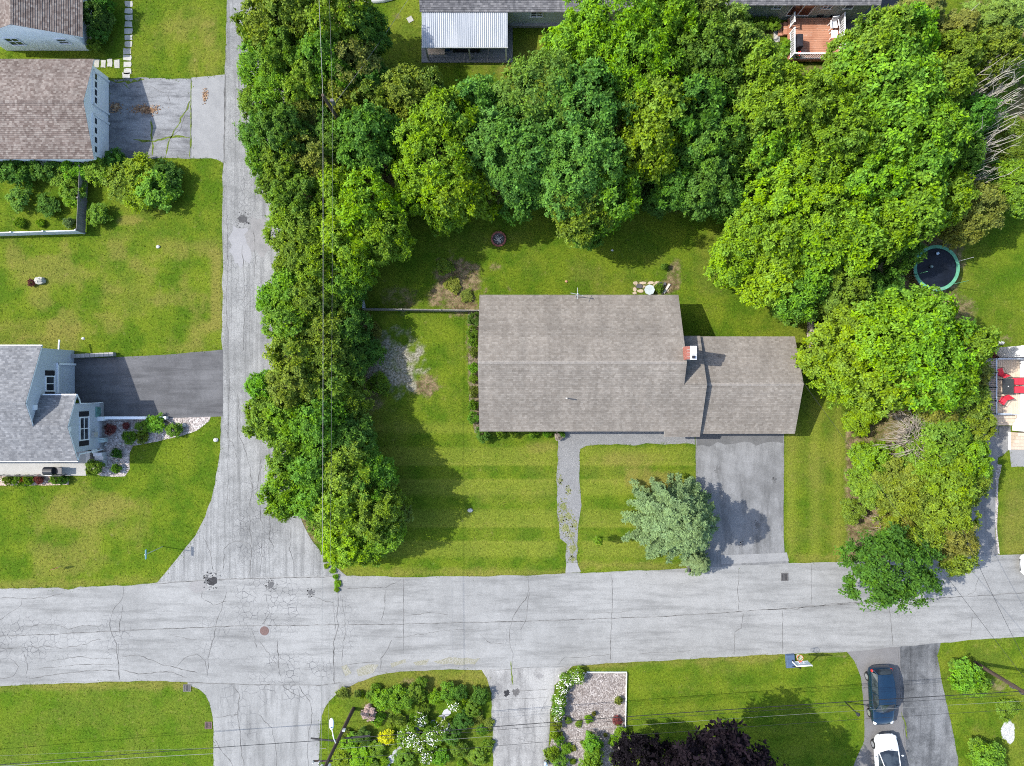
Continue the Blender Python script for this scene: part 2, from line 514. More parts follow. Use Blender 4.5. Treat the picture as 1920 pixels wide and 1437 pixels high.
    A = {k: t.attr(k).outputs['Fac'] for k in ('dry', 'dirt', 'grey', 'lush', 'stripe', 'pale')}
    nb = t.noise(p, 0.45, 6, 0.66); nm_ = t.noise(p, 2.2, 5, 0.68); nf = t.noise(p, 6, 4, 0.75); nff = t.noise(p, 14, 3, 0.8)
    g = t.mix(t.rng(nb, 0.36, 0.64), (0.048, 0.092, 0.006), (0.094, 0.130, 0.010))
    g = t.mix(t.rng(A['lush'], 0.0, 0.9, 0, 0.7), g, (0.048, 0.104, 0.006))
    g = t.mix(t.rng(A['stripe'], 0.1, 1.2, 0, 0.7), g, (0.150, 0.168, 0.024))
    d = t.math('ADD', A['dry'], t.rng(nm_, 0.52, 0.75, 0, 0.35))
    g = t.mix(t.rng(d, 0.05, 1.1, 0, 0.75), g, (0.158, 0.138, 0.034))
    g = t.mix(t.rng(t.noise(t.mapping(p, (1, 1, 1), loc=(5, 9, 0)), 1.9, 4, 0.7), 0.56, 0.72, 0, 0.5), g, (0.042, 0.092, 0.004))
    soil = t.mix(t.rng(nm_, 0.35, 0.65), (0.075, 0.052, 0.028), (0.21, 0.16, 0.09))
    soil = t.mix(t.rng(nf, 0.52, 0.62), soil, (0.050, 0.075, 0.014))
    e = t.math('ADD', A['dirt'], t.math('MULTIPLY', t.math('SUBTRACT', nm_, 0.5), 0.9))
    g = t.mix(t.rng(e, 0.2, 1.0), g, soil)
    gr = t.mix(t.rng(nf, 0.35, 0.65), (0.115, 0.110, 0.068), (0.25, 0.235, 0.19))
    e = t.math('ADD', A['grey'], t.math('MULTIPLY', t.math('SUBTRACT', nm_, 0.5), 1.3))
    g = t.mix(t.rng(e, 0.1, 1.0), g, gr)
    g = t.mix(t.rng(t.math('ADD', A['pale'], t.math('MULTIPLY', t.math('SUBTRACT', nm_, 0.5), 1.6)), 0.45, 0.6), g, (0.36, 0.36, 0.34))
    f = t.math('MULTIPLY', t.rng(nf, 0.28, 0.72, 0.72, 1.28), t.rng(nff, 0.25, 0.75, 0.58, 1.42))
    cc = t.node('ShaderNodeCombineXYZ')
    for i in range(3): t.link(f, cc.inputs[i])
    t.color(t.mix(1.0, g, cc.outputs[0], 'MULTIPLY'))
    t.bump(t.math('ADD', nf, nff), 0.7, 0.05)
    me.materials.append(t.m)
    tag(o, 'mown lawns and bare soil around the houses', kind='structure')
    return o
ground = make_ground()

# ------------------------------------------------------------------ paved sheets
def ragged(pts, amp=0.03, step=0.45, seed=1):
    rr = random.Random(seed); out = []
    n = len(pts)
    for i in range(n):
        a = Vector(pts[i]); b = Vector(pts[(i+1) % n])
        L = (b-a).length; k = max(1, int(L/step)); k = min(k, 160)
        d = (b-a)/max(L, 1e-6); nn = Vector((-d.y, d.x))
        w = 0
        for j in range(k):
            w = w*0.6 + rr.uniform(-amp, amp)
            q = a + (b-a)*j/k + (nn*w if j else Vector((0, 0)))
            out.append((q.x, q.y))
    return out

def smooth_pts(pts, it=2):
    for _ in range(it):
        q = []
        for i in range(len(pts)-1):
            a, b = pts[i], pts[i+1]
            q += [(a[0]*.75+b[0]*.25, a[1]*.75+b[1]*.25), (a[0]*.25+b[0]*.75, a[1]*.25+b[1]*.75)]
        pts = [pts[0]]+q+[pts[-1]]
    return pts

def sheet(name, px, z, mat, amp=0.03, seed=1, kind='structure', label=None, parent=None):
    pts = [xy(u, v) for u, v in px]
    m = MB(); m.poly([(x, y, z) for x, y in ragged(pts, amp, seed=seed)])
    a = sum(m.v[i][0]*m.v[(i+1) % len(m.v)][1]-m.v[(i+1) % len(m.v)][0]*m.v[i][1] for i in range(len(m.v)))
    if a < 0: m.f[0] = tuple(reversed(m.f[0]))
    if kind: PAVED.append([(q[0], q[1]) for q in m.v])
    o = m.build(name, mat, parent)
    if kind: tag(o, label, kind=kind)
    return o

def splotch(name, u, v, r, z, mat, parent, seed, stretch=1.0, bits=26):
    """ragged spill of patching tar: one uneven body and crumbs around it"""
    rr = random.Random(seed); x, y = xy(u, v); m = MB(); n = 44
    ph = [(k, rr.uniform(0, 6.28), rr.uniform(.3, 1)/k**.8) for k in (2, 3, 5, 7, 11)]
    m.poly([(x+math.cos(t)*r*(.78+.22*sum(a*math.sin(k*t+p) for k, p, a in ph)), y+stretch*math.sin(t)*r*(.78+.22*sum(a*math.sin(k*t+p) for k, p, a in ph)), z) for t in [2*math.pi*i/n for i in range(n)]])
    for i in range(bits):
        a = rr.uniform(0, 6.28); q = r*rr.uniform(.85, 1.7); s = rr.uniform(.02, .07)
        cx, cy = x+math.cos(a)*q, y+stretch*math.sin(a)*q
        m.poly([(cx+s*math.cos(t)*rr.uniform(.6, 1.3), cy+s*math.sin(t)*rr.uniform(.6, 1.3), z+.0005) for t in (0, 1.2, 2.5, 3.7, 5.0)])
    return m.build(name, mat, parent)
g = lambda u, v, ru, rv, k=1.0: (*xy(u, v), ru*S, rv*S, k)
M_main = asphalt('main_street_asphalt', (0.192, 0.193, 0.187), (0.245, 0.246, 0.239), 0.28, (0.16, 1.3, 1), 0.12,
                 ali=[g(500, 1130, 120, 90), g(40, 1200, 170, 70, 0.9), g(540, 1255, 130, 45), g(215, 1190, 50, 70, 0.8), g(400, 1190, 60, 90, 0.6), g(640, 1170, 40, 90, 0.7), g(960, 1175, 30, 60, 0.45), g(1680, 1150, 70, 30, 0.5)], ali_scale=2.3)
M_side = asphalt('side_street_asphalt', (0.158, 0.160, 0.156), (0.256, 0.258, 0.252), 0.55, (3.0, 0.10, 1), 0.3,
                 ali=[g(480, 980, 75, 130), g(460, 460, 60, 260, 0.75), g(440, 160, 40, 220, 0.6), g(430, 720, 50, 200, 0.5)], ali_scale=2.6)
M_south = asphalt('south_street_asphalt', (0.192, 0.193, 0.187), (0.245, 0.246, 0.239), 0.282, (1.6, 0.2, 1), 0.15, ali=[g(450, 1340, 60, 120, 0.5), g(520, 1300, 120, 30, 0.8)], ali_scale=1.5)
M_drive = asphalt('house_driveway_asphalt', (0.122, 0.123, 0.122), (0.192, 0.194, 0.194), 0.3, (1.2, 0.22, 1), 0.45)
M_newdrive = asphalt('sealed_driveway_asphalt', (0.066, 0.066, 0.068), (0.112, 0.112, 0.115), 0.2, (0.12, 1.4, 1), 0.0)
M_olddrive = asphalt('garage_driveway_asphalt', (0.100, 0.101, 0.104), (0.222, 0.226, 0.23), 0.5, (0.5, 2.6, 1), 0.5, ali=[g(300, 240, 70, 60, 0.4)], ali_scale=1.1)
M_apron = asphalt('concrete_apron', (0.175, 0.177, 0.177), (0.228, 0.229, 0.226), 0.22, None, 0.15)
M_streak = asphalt('streaky_driveway_asphalt', (0.050, 0.053, 0.056), (0.165, 0.17, 0.174), 0.55, (1.1, 0.10, 1), 0.8)
M_grey = asphalt('grey_driveway_asphalt', (0.118, 0.115, 0.114), (0.152, 0.149, 0.147), 0.25, None, 0.15)
M_conc = asphalt('old_concrete', (0.175, 0.172, 0.166), (0.30, 0.297, 0.285), 0.45, (1.3, 0.2, 1), 0.65, ali=[g(970, 1380, 60, 90, 0.35)], ali_scale=0.9)
M_crack = plain('crack_filler', (0.10, 0.098, 0.094), 0.9, 0.15, var=0.45, scale=2.0)
M_weed = plain('weed_green', (0.085, 0.115, 0.018), 0.9, 0.1, var=0.5, scale=6)
M_tar = plain('fresh_tar', (0.018, 0.018, 0.02), 0.75, 0.3, var=0.5, scale=9, bump=0.6)
M_tarw = asphalt('worn_tar', (0.045, 0.045, 0.046), (0.10, 0.10, 0.10), 0.6)
M_patch = asphalt('patch_asphalt', (0.15, 0.148, 0.145), (0.21, 0.205, 0.20), 0.3)

side = sheet('side_street', smooth_pts([(428, -120), (424, 60), (420, 180), (418, 300), (416, 480), (416, 700), (415, 800), (408, 890), (392, 955), (366, 1005), (330, 1050), (292, 1096)], 1)
             + [(292, 1150), (650, 1150)] + smooth_pts([(650, 1080), (612, 1050), (578, 1005), (556, 950), (545, 880), (541, 760), (540, 300), (540, -120)], 1), 0.012, M_side, 0.05, 3, label='cracked pale asphalt side street')
south = sheet('south_street', smooth_pts([(352, 1284), (382, 1296), (396, 1325), (401, 1370), (401, 1600)], 1) + smooth_pts([(597, 1600), (599, 1370), (604, 1335), (622, 1308), (655, 1285), (720, 1262)], 1) + [(720, 1240), (352, 1240)], 0.012, M_south, 0.04, 4, label='pale asphalt street leading south')
main = sheet('main_street', [(-600, 1127), (-80, 1108), (0, 1104), (110, 1102), (128, 1106), (150, 1100), (230, 1099), (292, 1093), (380, 1087), (480, 1083), (640, 1079), (760, 1083), (1000, 1079), (1090, 1075), (1300, 1066), (1500, 1056), (1585, 1054), (1760, 1046), (1860, 1041), (1990, 1036), (2600, 1010),
                          (2600, 1150), (1990, 1188), (1920, 1194), (1760, 1206), (1580, 1223), (1440, 1228), (1180, 1242), (1080, 1248), (1040, 1253), (905, 1256), (830, 1256), (740, 1261), (700, 1268), (660, 1281), (600, 1286), (480, 1285), (380, 1279), (300, 1277), (230, 1278), (100, 1283), (0, 1287), (-600, 1312)], 0.020, M_main, 0.04, 5, label='cracked pale asphalt main street')
sheet('driveway', [(1304, 802), (1470, 802), (1469, 1000), (1471, 1038), (1480, 1057), (1352, 1063), (1330, 1068), (1305, 1066)], 0.016, M_drive, 0.02, 6, label='worn asphalt driveway of the long ranch house')
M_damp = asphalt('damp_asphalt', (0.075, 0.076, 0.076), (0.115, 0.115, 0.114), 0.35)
drv = bpy.data.objects['driveway']
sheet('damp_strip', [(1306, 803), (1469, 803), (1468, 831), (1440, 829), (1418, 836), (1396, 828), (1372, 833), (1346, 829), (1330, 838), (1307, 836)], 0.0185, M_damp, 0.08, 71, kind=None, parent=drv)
for i, (u, v, r, st) in enumerate(((1420, 985, .22, 1.3), (1345, 880, .16, 1), (1452, 900, .12, 1), (1390, 1022, .14, 1.2), (1318, 955, .12, 1))): splotch('oil_stain', u, v, r, 0.0195, M_damp, drv, 120+i, st, 14)
sheet('driveway_apron', [(1352, 1041), (1475, 1036), (1479, 1052), (1352, 1058)], 0.0245, M_apron, 0.02, 7, label='pale concrete strip at the foot of the driveway')
sheet('driveway', [(138, 673), (218, 670), (300, 666), (418, 656), (418, 781), (316, 784), (190, 784), (138, 745)], 0.016, M_newdrive, 0.015, 8, label='black sealed driveway of the grey house')
sheet('driveway', [(203, 150), (259, 146), (359, 148), (359, 298), (262, 298), (203, 296)], 0.008, M_olddrive, 0.06, 9, label='cracked driveway in front of the white garage')
sheet('driveway_apron', [(359, 146), (424, 140), (421, 307), (408, 300), (396, 297), (359, 297)], 0.008, M_apron, 0.03, 10, label='pale concrete apron between garage driveway and street')
sheet('driveway', [(1582, 1216), (1688, 1210), (1692, 1290), (1695, 1340), (1705, 1437), (1717, 1560), (1590, 1560), (1600, 1437), (1614, 1404), (1620, 1390), (1620, 1330), (1614, 1270), (1602, 1240)], 0.012, M_grey, 0.025, 11, label='plain grey driveway under the two parked cars')
sheet('driveway', [(1686, 1210), (1764, 1203), (1757, 1230), (1768, 1290), (1782, 1350), (1796, 1420), (1800, 1560), (1715, 1560), (1703, 1437), (1693, 1340), (1690, 1290)], 0.016, M_streak, 0.035, 12, label='streaky weathered driveway beside the parked cars')
sheet('driveway', [(900, 1250), (1080, 1244), (1040, 1285), (1032, 1330), (1026, 1437), (1020, 1560), (925, 1560), (924, 1380), (922, 1300), (913, 1272)], 0.016, M_conc, 0.05, 13, label='worn concrete driveway between the two flower gardens')
sheet('driveway', [(1828, 795), (1872, 795), (1872, 850), (1866, 900), (1866, 1010), (1872, 1042), (1806, 1044), (1812, 1000), (1818, 900)], 0.016, M_drive, 0.03, 14, label='asphalt driveway beside the white house')
sheet('driveway', [(1640, -60), (1690, -60), (1682, 20), (1668, 60), (1560, 70), (1560, -60)], 0.016, M_newdrive, 0.02, 15, label='dark driveway beside the green house')
M_gravel = gravel('grey_gravel', [(0.125, 0.126, 0.126), (0.155, 0.156, 0.155), (0.185, 0.186, 0.184), (0.245, 0.245, 0.24)], 34, 0.3)
M_rock = gravel('pink_stone_mulch', [(0.14, 0.12, 0.11), (0.30, 0.265, 0.245), (0.40, 0.355, 0.33), (0.56, 0.52, 0.49)], 12)
M_mulch = gravel('bark_mulch', [(0.12, 0.10, 0.09), (0.20, 0.175, 0.16), (0.26, 0.232, 0.215), (0.36, 0.335, 0.315)], 12)
M_bedsoil = gravel('bed_soil', [(0.055, 0.05, 0.025), (0.10, 0.085, 0.05), (0.15, 0.125, 0.08), (0.20, 0.17, 0.125)], 10)
M_brownbed = gravel('pink_bed_stones', [(0.18, 0.13, 0.10), (0.34, 0.26, 0.21), (0.42, 0.33, 0.28), (0.55, 0.48, 0.44)], 11)
walk = sheet('gravel_walk', [(1045, 800), (1303, 800), (1303, 834), (1200, 834), (1100, 836), (1088, 842), (1086, 900), (1088, 960), (1083, 1010), (1081, 1045), (1088, 1074), (1061, 1076), (1063, 1020), (1050, 1010), (1044, 960), (1043, 900), (1045, 850)], 0.012, M_gravel, 0.07, 20, label='grey gravel walk from street to front door')
M_moss = gravel('weedy_gravel', [(0.09, 0.11, 0.03), (0.155, 0.16, 0.05), (0.18, 0.18, 0.10), (0.20, 0.20, 0.17)], 18)
sheet('slab', [(1062, 1056), (1082, 1056), (1089, 1072), (1060, 1074)], 0.026, M_apron, 0.01, 23, kind=None, parent=walk)
rockbed = sheet('rock_garden', [(165, 790), (205, 784), (316, 783), (396, 779), (392, 790), (372, 806), (340, 818), (285, 830), (250, 836), (243, 850), (243, 880), (235, 893), (190, 893), (170, 885)], 0.012, M_rock, 0.03, 24, label='pale stone rock garden beside the grey house')
mulch = sheet('mulch_bed', [(1072, 1268), (1100, 1261), (1174, 1261), (1174, 1370), (1172, 1437), (1172, 1560), (1020, 1560), (1030, 1400), (1050, 1340), (1062, 1300)], 0.012, M_mulch, 0.02, 25, label='pinkish grey mulch bed with white edging')
sheet('flower_bed', [(0, 893), (128, 893), (129, 909), (0, 911)], 0.012, M_brownbed, 0.03, 26, label='narrow stone flower bed along the porch')
sheet('flower_bed', [(878, 585), (900, 580), (905, 815), (890, 812), (880, 760)], 0.012, M_bedsoil, 0.06, 27, label='weedy bed along the west wall of the long house')
sheet('gravel_verge', [(1868, 860), (1890, 845), (1895, 800), (1872, 800), (1872, 850)], 0.012, M_gravel, 0.06, 28, label='gravel verge beside the asphalt driveway')
sheet('gravel_verge', [(1866, 870), (1878, 872), (1872, 900), (1870, 1000), (1874, 1040), (1866, 1035)], 0.012, M_rock, 0.05, 29, label='thin stone verge along the lawn edge')
sheet('house_pad', [(1892, 835), (1960, 835), (1960, 874), (1896, 876)], 0.014, M_apron, 0.04, 30, label='pale concrete pad by the wooden steps')
M_verge = gravel('sandy_verge', [(0.16, 0.155, 0.11), (0.20, 0.195, 0.15), (0.225, 0.22, 0.19), (0.25, 0.245, 0.225)], 16, 0.4)
for i, px in enumerate(([(640, 1250), (650, 1246), (660, 1262), (648, 1268)], [(668, 1256), (690, 1246), (710, 1246), (700, 1262), (672, 1268)], [(732, 1244), (760, 1236), (762, 1242), (735, 1252)], [(812, 1240), (840, 1233), (900, 1234), (890, 1246), (820, 1244)], [(775, 1242), (805, 1236), (800, 1246), (780, 1248)])):
    sheet('sandy_patch', px, 0.0265, M_verge, 0.12, 60+i, kind=None, parent=main)
# round and square ironwork and repairs set in the streets
def disc(name, u, v, r, z, mat, parent, jit=0.0, seed=3, n=22, sy=1.0):
    rr = random.Random(seed); x, y = xy(u, v); m = MB()
    m.poly([(x+math.cos(2*math.pi*k/n)*r*(1+rr.uniform(-jit, jit)), y+sy*math.sin(2*math.pi*k/n)*r*(1+rr.uniform(-jit, jit)), z) for k in range(n)])
    return m.build(name, mat, parent)
M_iron = plain('rusty_iron', (0.115, 0.075, 0.068), 0.8, 0.3, 0.1, var=0.25, scale=20, bump=0.5)
M_irong = plain('grey_iron', (0.10, 0.095, 0.09), 0.6, 0.4, 0.4, var=0.3, scale=20, bump=0.5)
mh = thing('manhole', 'round rusty manhole cover with pale collar in the street junction', 'manhole cover', (*xy(496, 1183), 0.02))
x, y = xy(496, 1183)
MB().cyl((x, y), 0.46, 0.021, 0.026, 28).build('collar', M_apron, mh)
MB().cyl((x, y), 0.35, 0.022, 0.034, 28).build('cover', M_iron, mh)
b = MB()
for k in range(-3, 4): b.box((x, y+k*0.085, 0.037), (0.6*math.cos(k*0.36), 0.028, 0.008))
b.build('tread', M_iron, mh)
def grate(name, u, v, w, h, z, label, mat):
    x, y = xy(u, v); o = thing(name, label, 'drain', (x, y, z))
    f = MB()
    for sx, sy, ww, hh in ((0, h/2, w, .05), (0, -h/2, w, .05), (w/2, 0, .05, h), (-w/2, 0, .05, h)): f.box((x+sx, y+sy, z+.012), (ww+.05, hh, .02) if ww > hh else (ww, hh-.05, .02))
    f.build('frame', mat, o)
    MB().box((x, y, z-.0005), (w, h, .004)).build('well', M_tar, o)
    n = 5
    for k in range(n): MB().box((x-w/2+(k+.5)*w/n, y, z+.008), (w/n*.45, h-.06, .012)).build('bar', mat, o)
grate('drain_grate', 1471, 1082, 0.5, 0.55, 0.022, 'small square drain grate in the street near the driveway', M_irong)
grate('drain_grate', 351, 1290, 0.55, 0.5, 0.022, 'square drain grate in the grass at the street corner', M_irong)
grate('drain_grate', 391, 1360, 0.5, 0.5, 0.016, 'rusty drain grate at the edge of the lower lawn', M_iron)
grate('drain_grate', 1299, 1056, 0.45, 0.45, 0.022, 'small drain grate under the silver tree', M_irong)
for (u, v, r, s) in ((398, 1090, 0.46, 1), (388, 1086, .2, 6), (508, 1097, 0.30, 2), (582, 1111, 0.22, 3), (455, 411, 0.42, 4)):
    splotch('tar_patch', u, v, r, 0.0285 if v > 1080 else 0.017, M_tar if u == 398 else M_tarw, main if v > 1080 else side, s)
for i, (u, v, r, st) in enumerate(((1056, 950, .28, 1.5), (1066, 968, .3, 1.2), (1060, 990, .34, 1.3), (1070, 1004, .22, 1), (1052, 972, .2, 1.6), (1073, 1030, .3, 1.6), (1066, 920, .16, 1.5), (1078, 985, .2, 1.4), (1050, 900, .12, 1.8), (1074, 1050, .2, 1))):
    splotch('weedy_patch', u, v, r, 0.0165, M_moss, walk, 80+i, st, 34)
disc('asphalt_patch', 372, 1100, 0.75, 0.0265, M_patch, main, 0.12, 9, 24, 0.6)
disc('asphalt_patch', 1012, 1268, 0.3, 0.0205, M_patch, main, 0.25, 12, 20, 0.6)
disc('asphalt_patch', 933, 1290, 0.4, 0.0205, M_patch, main, 0.3, 13)
disc('asphalt_patch', 950, 1300, 0.25, 0.0225, M_tar, main, 0.4, 14)
disc('asphalt_patch', 967, 1298, 0.25, 0.0225, M_irong, main, 0.4, 15)
disc('asphalt_patch', 452, 460, 0.9, 0.0155, asphalt('smooth_patch', (0.20, 0.20, 0.205), (0.23, 0.23, 0.235), 0.15), side, 0.25, 16, 20, 1.7)
disc('asphalt_patch', 488, 440, 1.0, 0.0158, M_patch, side, 0.3, 17, 20, 1.4)

# ------------------------------------------------------------------ cracks (thin dark strips along the lines seen in the paving)
def crack(px, w=0.035, z=0.0245, mat=None, parent=None, jit=0.05, seed=0, name='crack'):
    rr = random.Random(seed*31+int(px[0][0])); pts = [Vector(xy(u, v)) for u, v in px]
    out = [pts[0]]
    for a, b in zip(pts, pts[1:]):
        n = max(1, int((b-a).length/0.22)); d = (b-a).normalized(); nn = Vector((-d.y, d.x)); k = 0
        for j in range(1, n+1):
            k = k*0.7 + rr.uniform(-jit, jit)
            out.append(a+(b-a)*j/n + nn*(k if j < n else 0))
    m = MB(); L = []
    for i, p in enumerate(out):
        d = out[min(i+1, len(out)-1)]-out[max(i-1, 0)]; d.normalize(); nn = Vector((-d.y, d.x))
        ww = w*rr.uniform(0.25, 1.15)*0.46
        if i in (0, len(out)-1): ww *= 0.3
        m.v += [(p.x+nn.x*ww, p.y+nn.y*ww, z), (p.x-nn.x*ww, p.y-nn.y*ww, z)]
    for i in range(len(out)-1): m.f.append((2*i+1, 2*i+3, 2*i+2, 2*i))
    return m.build(name, mat or M_crack, parent)

CR_MAIN = [
 ([(-60, 1194), (40, 1192), (200, 1184), (440, 1174), (600, 1172), (700, 1171), (820, 1169), (940, 1166), (1060, 1163), (1250, 1156), (1440, 1143), (1620, 1131), (1760, 1122), (1980, 1108)], .07, .02),
 ([(290, 1095), (380, 1089), (480, 1085), (640, 1081)], .07, .02), ([(352, 1280), (480, 1284), (600, 1285), (640, 1280)], .07, .02),
 ([(990, 1078), (992, 1105), (985, 1125), (966, 1150), (960, 1165)], .06, .05), ([(993, 1110), (988, 1150), (985, 1165), (975, 1182)], .05, .05), ([(960, 1165), (955, 1200), (962, 1225), (960, 1250)], .05, .06),
 ([(1147, 1078), (1148, 1120), (1147, 1160), (1145, 1210), (1146, 1240)], .05, .03), ([(1145, 1226), (1085, 1233), (1060, 1232), (1048, 1246)], .04, .05),
 ([(1385, 1066), (1383, 1100), (1385, 1145)], .05, .04), ([(1394, 1150), (1390, 1178), (1378, 1185), (1376, 1229)], .05, .05),
 ([(1467, 1142), (1467, 1225)], .05, .03), ([(1521, 1058), (1521, 1132)], .04, .03), ([(1440, 1143), (1500, 1140), (1560, 1132), (1610, 1130)], .07, .06),
 ([(1668, 1140), (1670, 1165), (1672, 1212)], .05, .05), ([(1822, 1155), (1820, 1194)], .06, .03), ([(1835, 1082), (1828, 1108), (1812, 1117)], .04, .05),
 ([(633, 1105), (633, 1180), (625, 1205), (626, 1250), (628, 1282)], .09, .05), ([(641, 1120), (648, 1180), (642, 1220), (645, 1265)], .04, .08), ([(582, 1118), (605, 1126), (626, 1131), (630, 1180)], .05, .05),
 ([(757, 1084), (757, 1190), (756, 1225)], .05, .02), ([(650, 1104), (690, 1102), (720, 1103), (745, 1092)], .06, .04), ([(724, 1104), (722, 1135), (715, 1165)], .05, .04),
 ([(735, 1200), (725, 1220), (714, 1235), (712, 1262)], .06, .05), ([(646, 1247), (710, 1240)], .05, .02), ([(738, 1195), (800, 1188), (860, 1180), (900, 1178)], .04, .07), ([(770, 1152), (800, 1149), (840, 1152)], .04, .06), ([(900, 1190), (920, 1206), (950, 1208)], .04, .05),
 ([(232, 1100), (228, 1125), (212, 1145), (205, 1170), (218, 1205), (222, 1240), (224, 1275)], .06, .05), ([(222, 1205), (224, 1275)], .05, .02), ([(230, 1135), (225, 1165), (228, 1195)], .05, .06),
 ([(0, 1122), (42, 1122), (85, 1122), (118, 1112)], .05, .04), ([(42, 1123), (40, 1135), (5, 1160), (-20, 1175)], .05, .05), ([(50, 1174), (105, 1172), (128, 1180), (160, 1174), (192, 1172)], .05, .05),
 ([(20, 1235), (35, 1250), (25, 1268), (0, 1272)], .06, .05), ([(45, 1225), (52, 1245), (50, 1272)], .06, .05), ([(52, 1273), (110, 1264), (178, 1257), (222, 1258)], .06, .04), ([(72, 1254), (130, 1248), (180, 1246), (215, 1244)], .05, .05), ([(95, 1238), (150, 1231), (175, 1236), (210, 1235)], .05, .05),
 ([(225, 1230), (260, 1229), (300, 1245), (330, 1252), (370, 1262)], .06, .05), ([(226, 1256), (260, 1264), (300, 1260), (322, 1260), (350, 1270)], .07, .05), ([(330, 1250), (345, 1235), (370, 1226)], .05, .05), ([(370, 1227), (385, 1240), (388, 1262)], .05, .05),
 ([(425, 1110), (412, 1150), (402, 1190), (390, 1235), (388, 1270)], .06, .06), ([(380, 1100), (378, 1120), (400, 1135), (425, 1128)], .05, .06), ([(500, 1115), (505, 1150), (490, 1175)], .05, .08), ([(520, 1200), (522, 1250), (530, 1280)], .07, .06), ([(485, 1200), (505, 1225), (518, 1245)], .05, .07), ([(470, 1175), (478, 1205), (482, 1215)], .05, .05),
 ([(0, 1215), (60, 1212), (120, 1215), (190, 1200)], .05, .08), ([(320, 1190), (350, 1198), (370, 1200)], .04, .05), ([(1100, 1150), (1180, 1146)], .03, .05), ([(1200, 1225), (1280, 1222), (1300, 1218)], .03, .04)]
for i, (px, w, j) in enumerate(CR_MAIN): crack(px, w, 0.0245, None, main, j, i)
CR_SIDE = [([(430, 690), (428, 800), (427, 930), (422, 960)], .04, .03), ([(470, 880), (472, 930), (468, 990), (472, 1040), (466, 1080)], .07, .07), ([(490, 860), (485, 930), (492, 980), (488, 1076)], .06, .07), ([(445, 740), (450, 780), (445, 810), (462, 850), (470, 880)], .05, .08), ([(505, 890), (512, 940), (505, 1000), (512, 1030)], .05, .08),
           ([(420, 800), (436, 830), (445, 860)], .05, .08), ([(380, 1008), (395, 1035), (400, 1072)], .05, .06), ([(545, 990), (542, 1030), (552, 1070)], .05, .06), ([(418, 1072), (420, 1030), (440, 1015), (468, 1020)], .05, .07), ([(423, 150), (422, 230), (420, 300)], .05, .02), ([(425, 400), (427, 470), (424, 560), (428, 640)], .05, .05), ([(455, 460), (458, 560), (455, 660)], .05, .05), ([(475, 430), (480, 480), (478, 520)], .06, .06)]
for i, (px, w, j) in enumerate(CR_SIDE): crack(px, w, 0.0165, None, side, j, 200+i)
CR_SOUTH = [([(440, 1290), (450, 1305), (446, 1345), (452, 1400), (460, 1450)], .07, .05), ([(560, 1286), (582, 1320), (584, 1350), (576, 1400), (580, 1450)], .06, .06), ([(402, 1386), (418, 1412), (440, 1440)], .07, .05), ([(430, 1345), (445, 1340), (400, 1346)], .04, .03), ([(485, 1340), (510, 1365), (517, 1400), (518, 1450)], .05, .06), ([(530, 1287), (545, 1298), (572, 1312)], .05, .04)]
for i, (px, w, j) in enumerate(CR_SOUTH): crack(px, w, 0.0165, None, south, j, 300+i)
# weed-grown joints of the garage driveway and the other drives
drive_objs = [o for o in bpy.data.objects if o.name.startswith('driveway') and not o.name.startswith('driveway_apron')]
old = [o for o in drive_objs if 'garage' in o.get('label', '')][0]; conc = [o for o in drive_objs if 'concrete' in o.get('label', '')][0]
for i, (px, w, j, m) in enumerate([([(358, 148), (358, 220), (356, 297)], .12, .03, M_weed), ([(250, 262), (285, 266), (330, 256), (356, 258)], .2, .06, M_weed), ([(283, 225), (285, 265), (286, 292)], .14, .06, M_weed), ([(310, 295), (318, 262), (338, 222), (358, 188)], .12, .07, M_weed), ([(205, 150), (240, 155), (270, 150)], .25, .1, M_weed), ([(232, 158), (245, 168)], .12, .06, M_weed), ([(280, 160), (315, 180), (320, 195)], .05, .06, M_crack), ([(355, 190), (340, 240), (320, 258)], .05, .06, M_crack)]):
    crack(px, w, 0.0125, m, old, j, 400+i, 'weedy_joint' if m is M_weed else 'crack')
for i, (px, w, j, m) in enumerate([([(958, 1240), (960, 1275), (962, 1285)], .12, .05, M_weed), ([(925, 1257), (1000, 1251), (1060, 1250)], .04, .02, M_crack), ([(925, 1312), (1030, 1308)], .03, .02, M_crack), ([(970, 1296), (1026, 1293)], .04, .03, M_crack), ([(970, 1384), (985, 1390), (1025, 1392)], .04, .05, M_crack), ([(1030, 1300), (1010, 1340), (1024, 1360)], .03, .06, M_crack)]):
    crack(px, w, 0.0205, m, conc, j, 420+i, 'weedy_joint' if m is M_weed else 'crack')
crack([(1684, 1212), (1688, 1290), (1691, 1340), (1702, 1437)], 0.05, 0.0205, M_crack, [o for o in drive_objs if 'plain grey' in o.get('label', '')][0], .03, 440)
crack([(1690, 1336), (1696, 1352), (1701, 1385)], 0.12, 0.0245, M_weed, [o for o in drive_objs if 'plain grey' in o.get('label', '')][0], .05, 441, 'weedy_joint')
crack([(423, 140), (421, 200), (420, 300), (419, 310)], 0.08, 0.0168, M_crack, side, .03, 442)

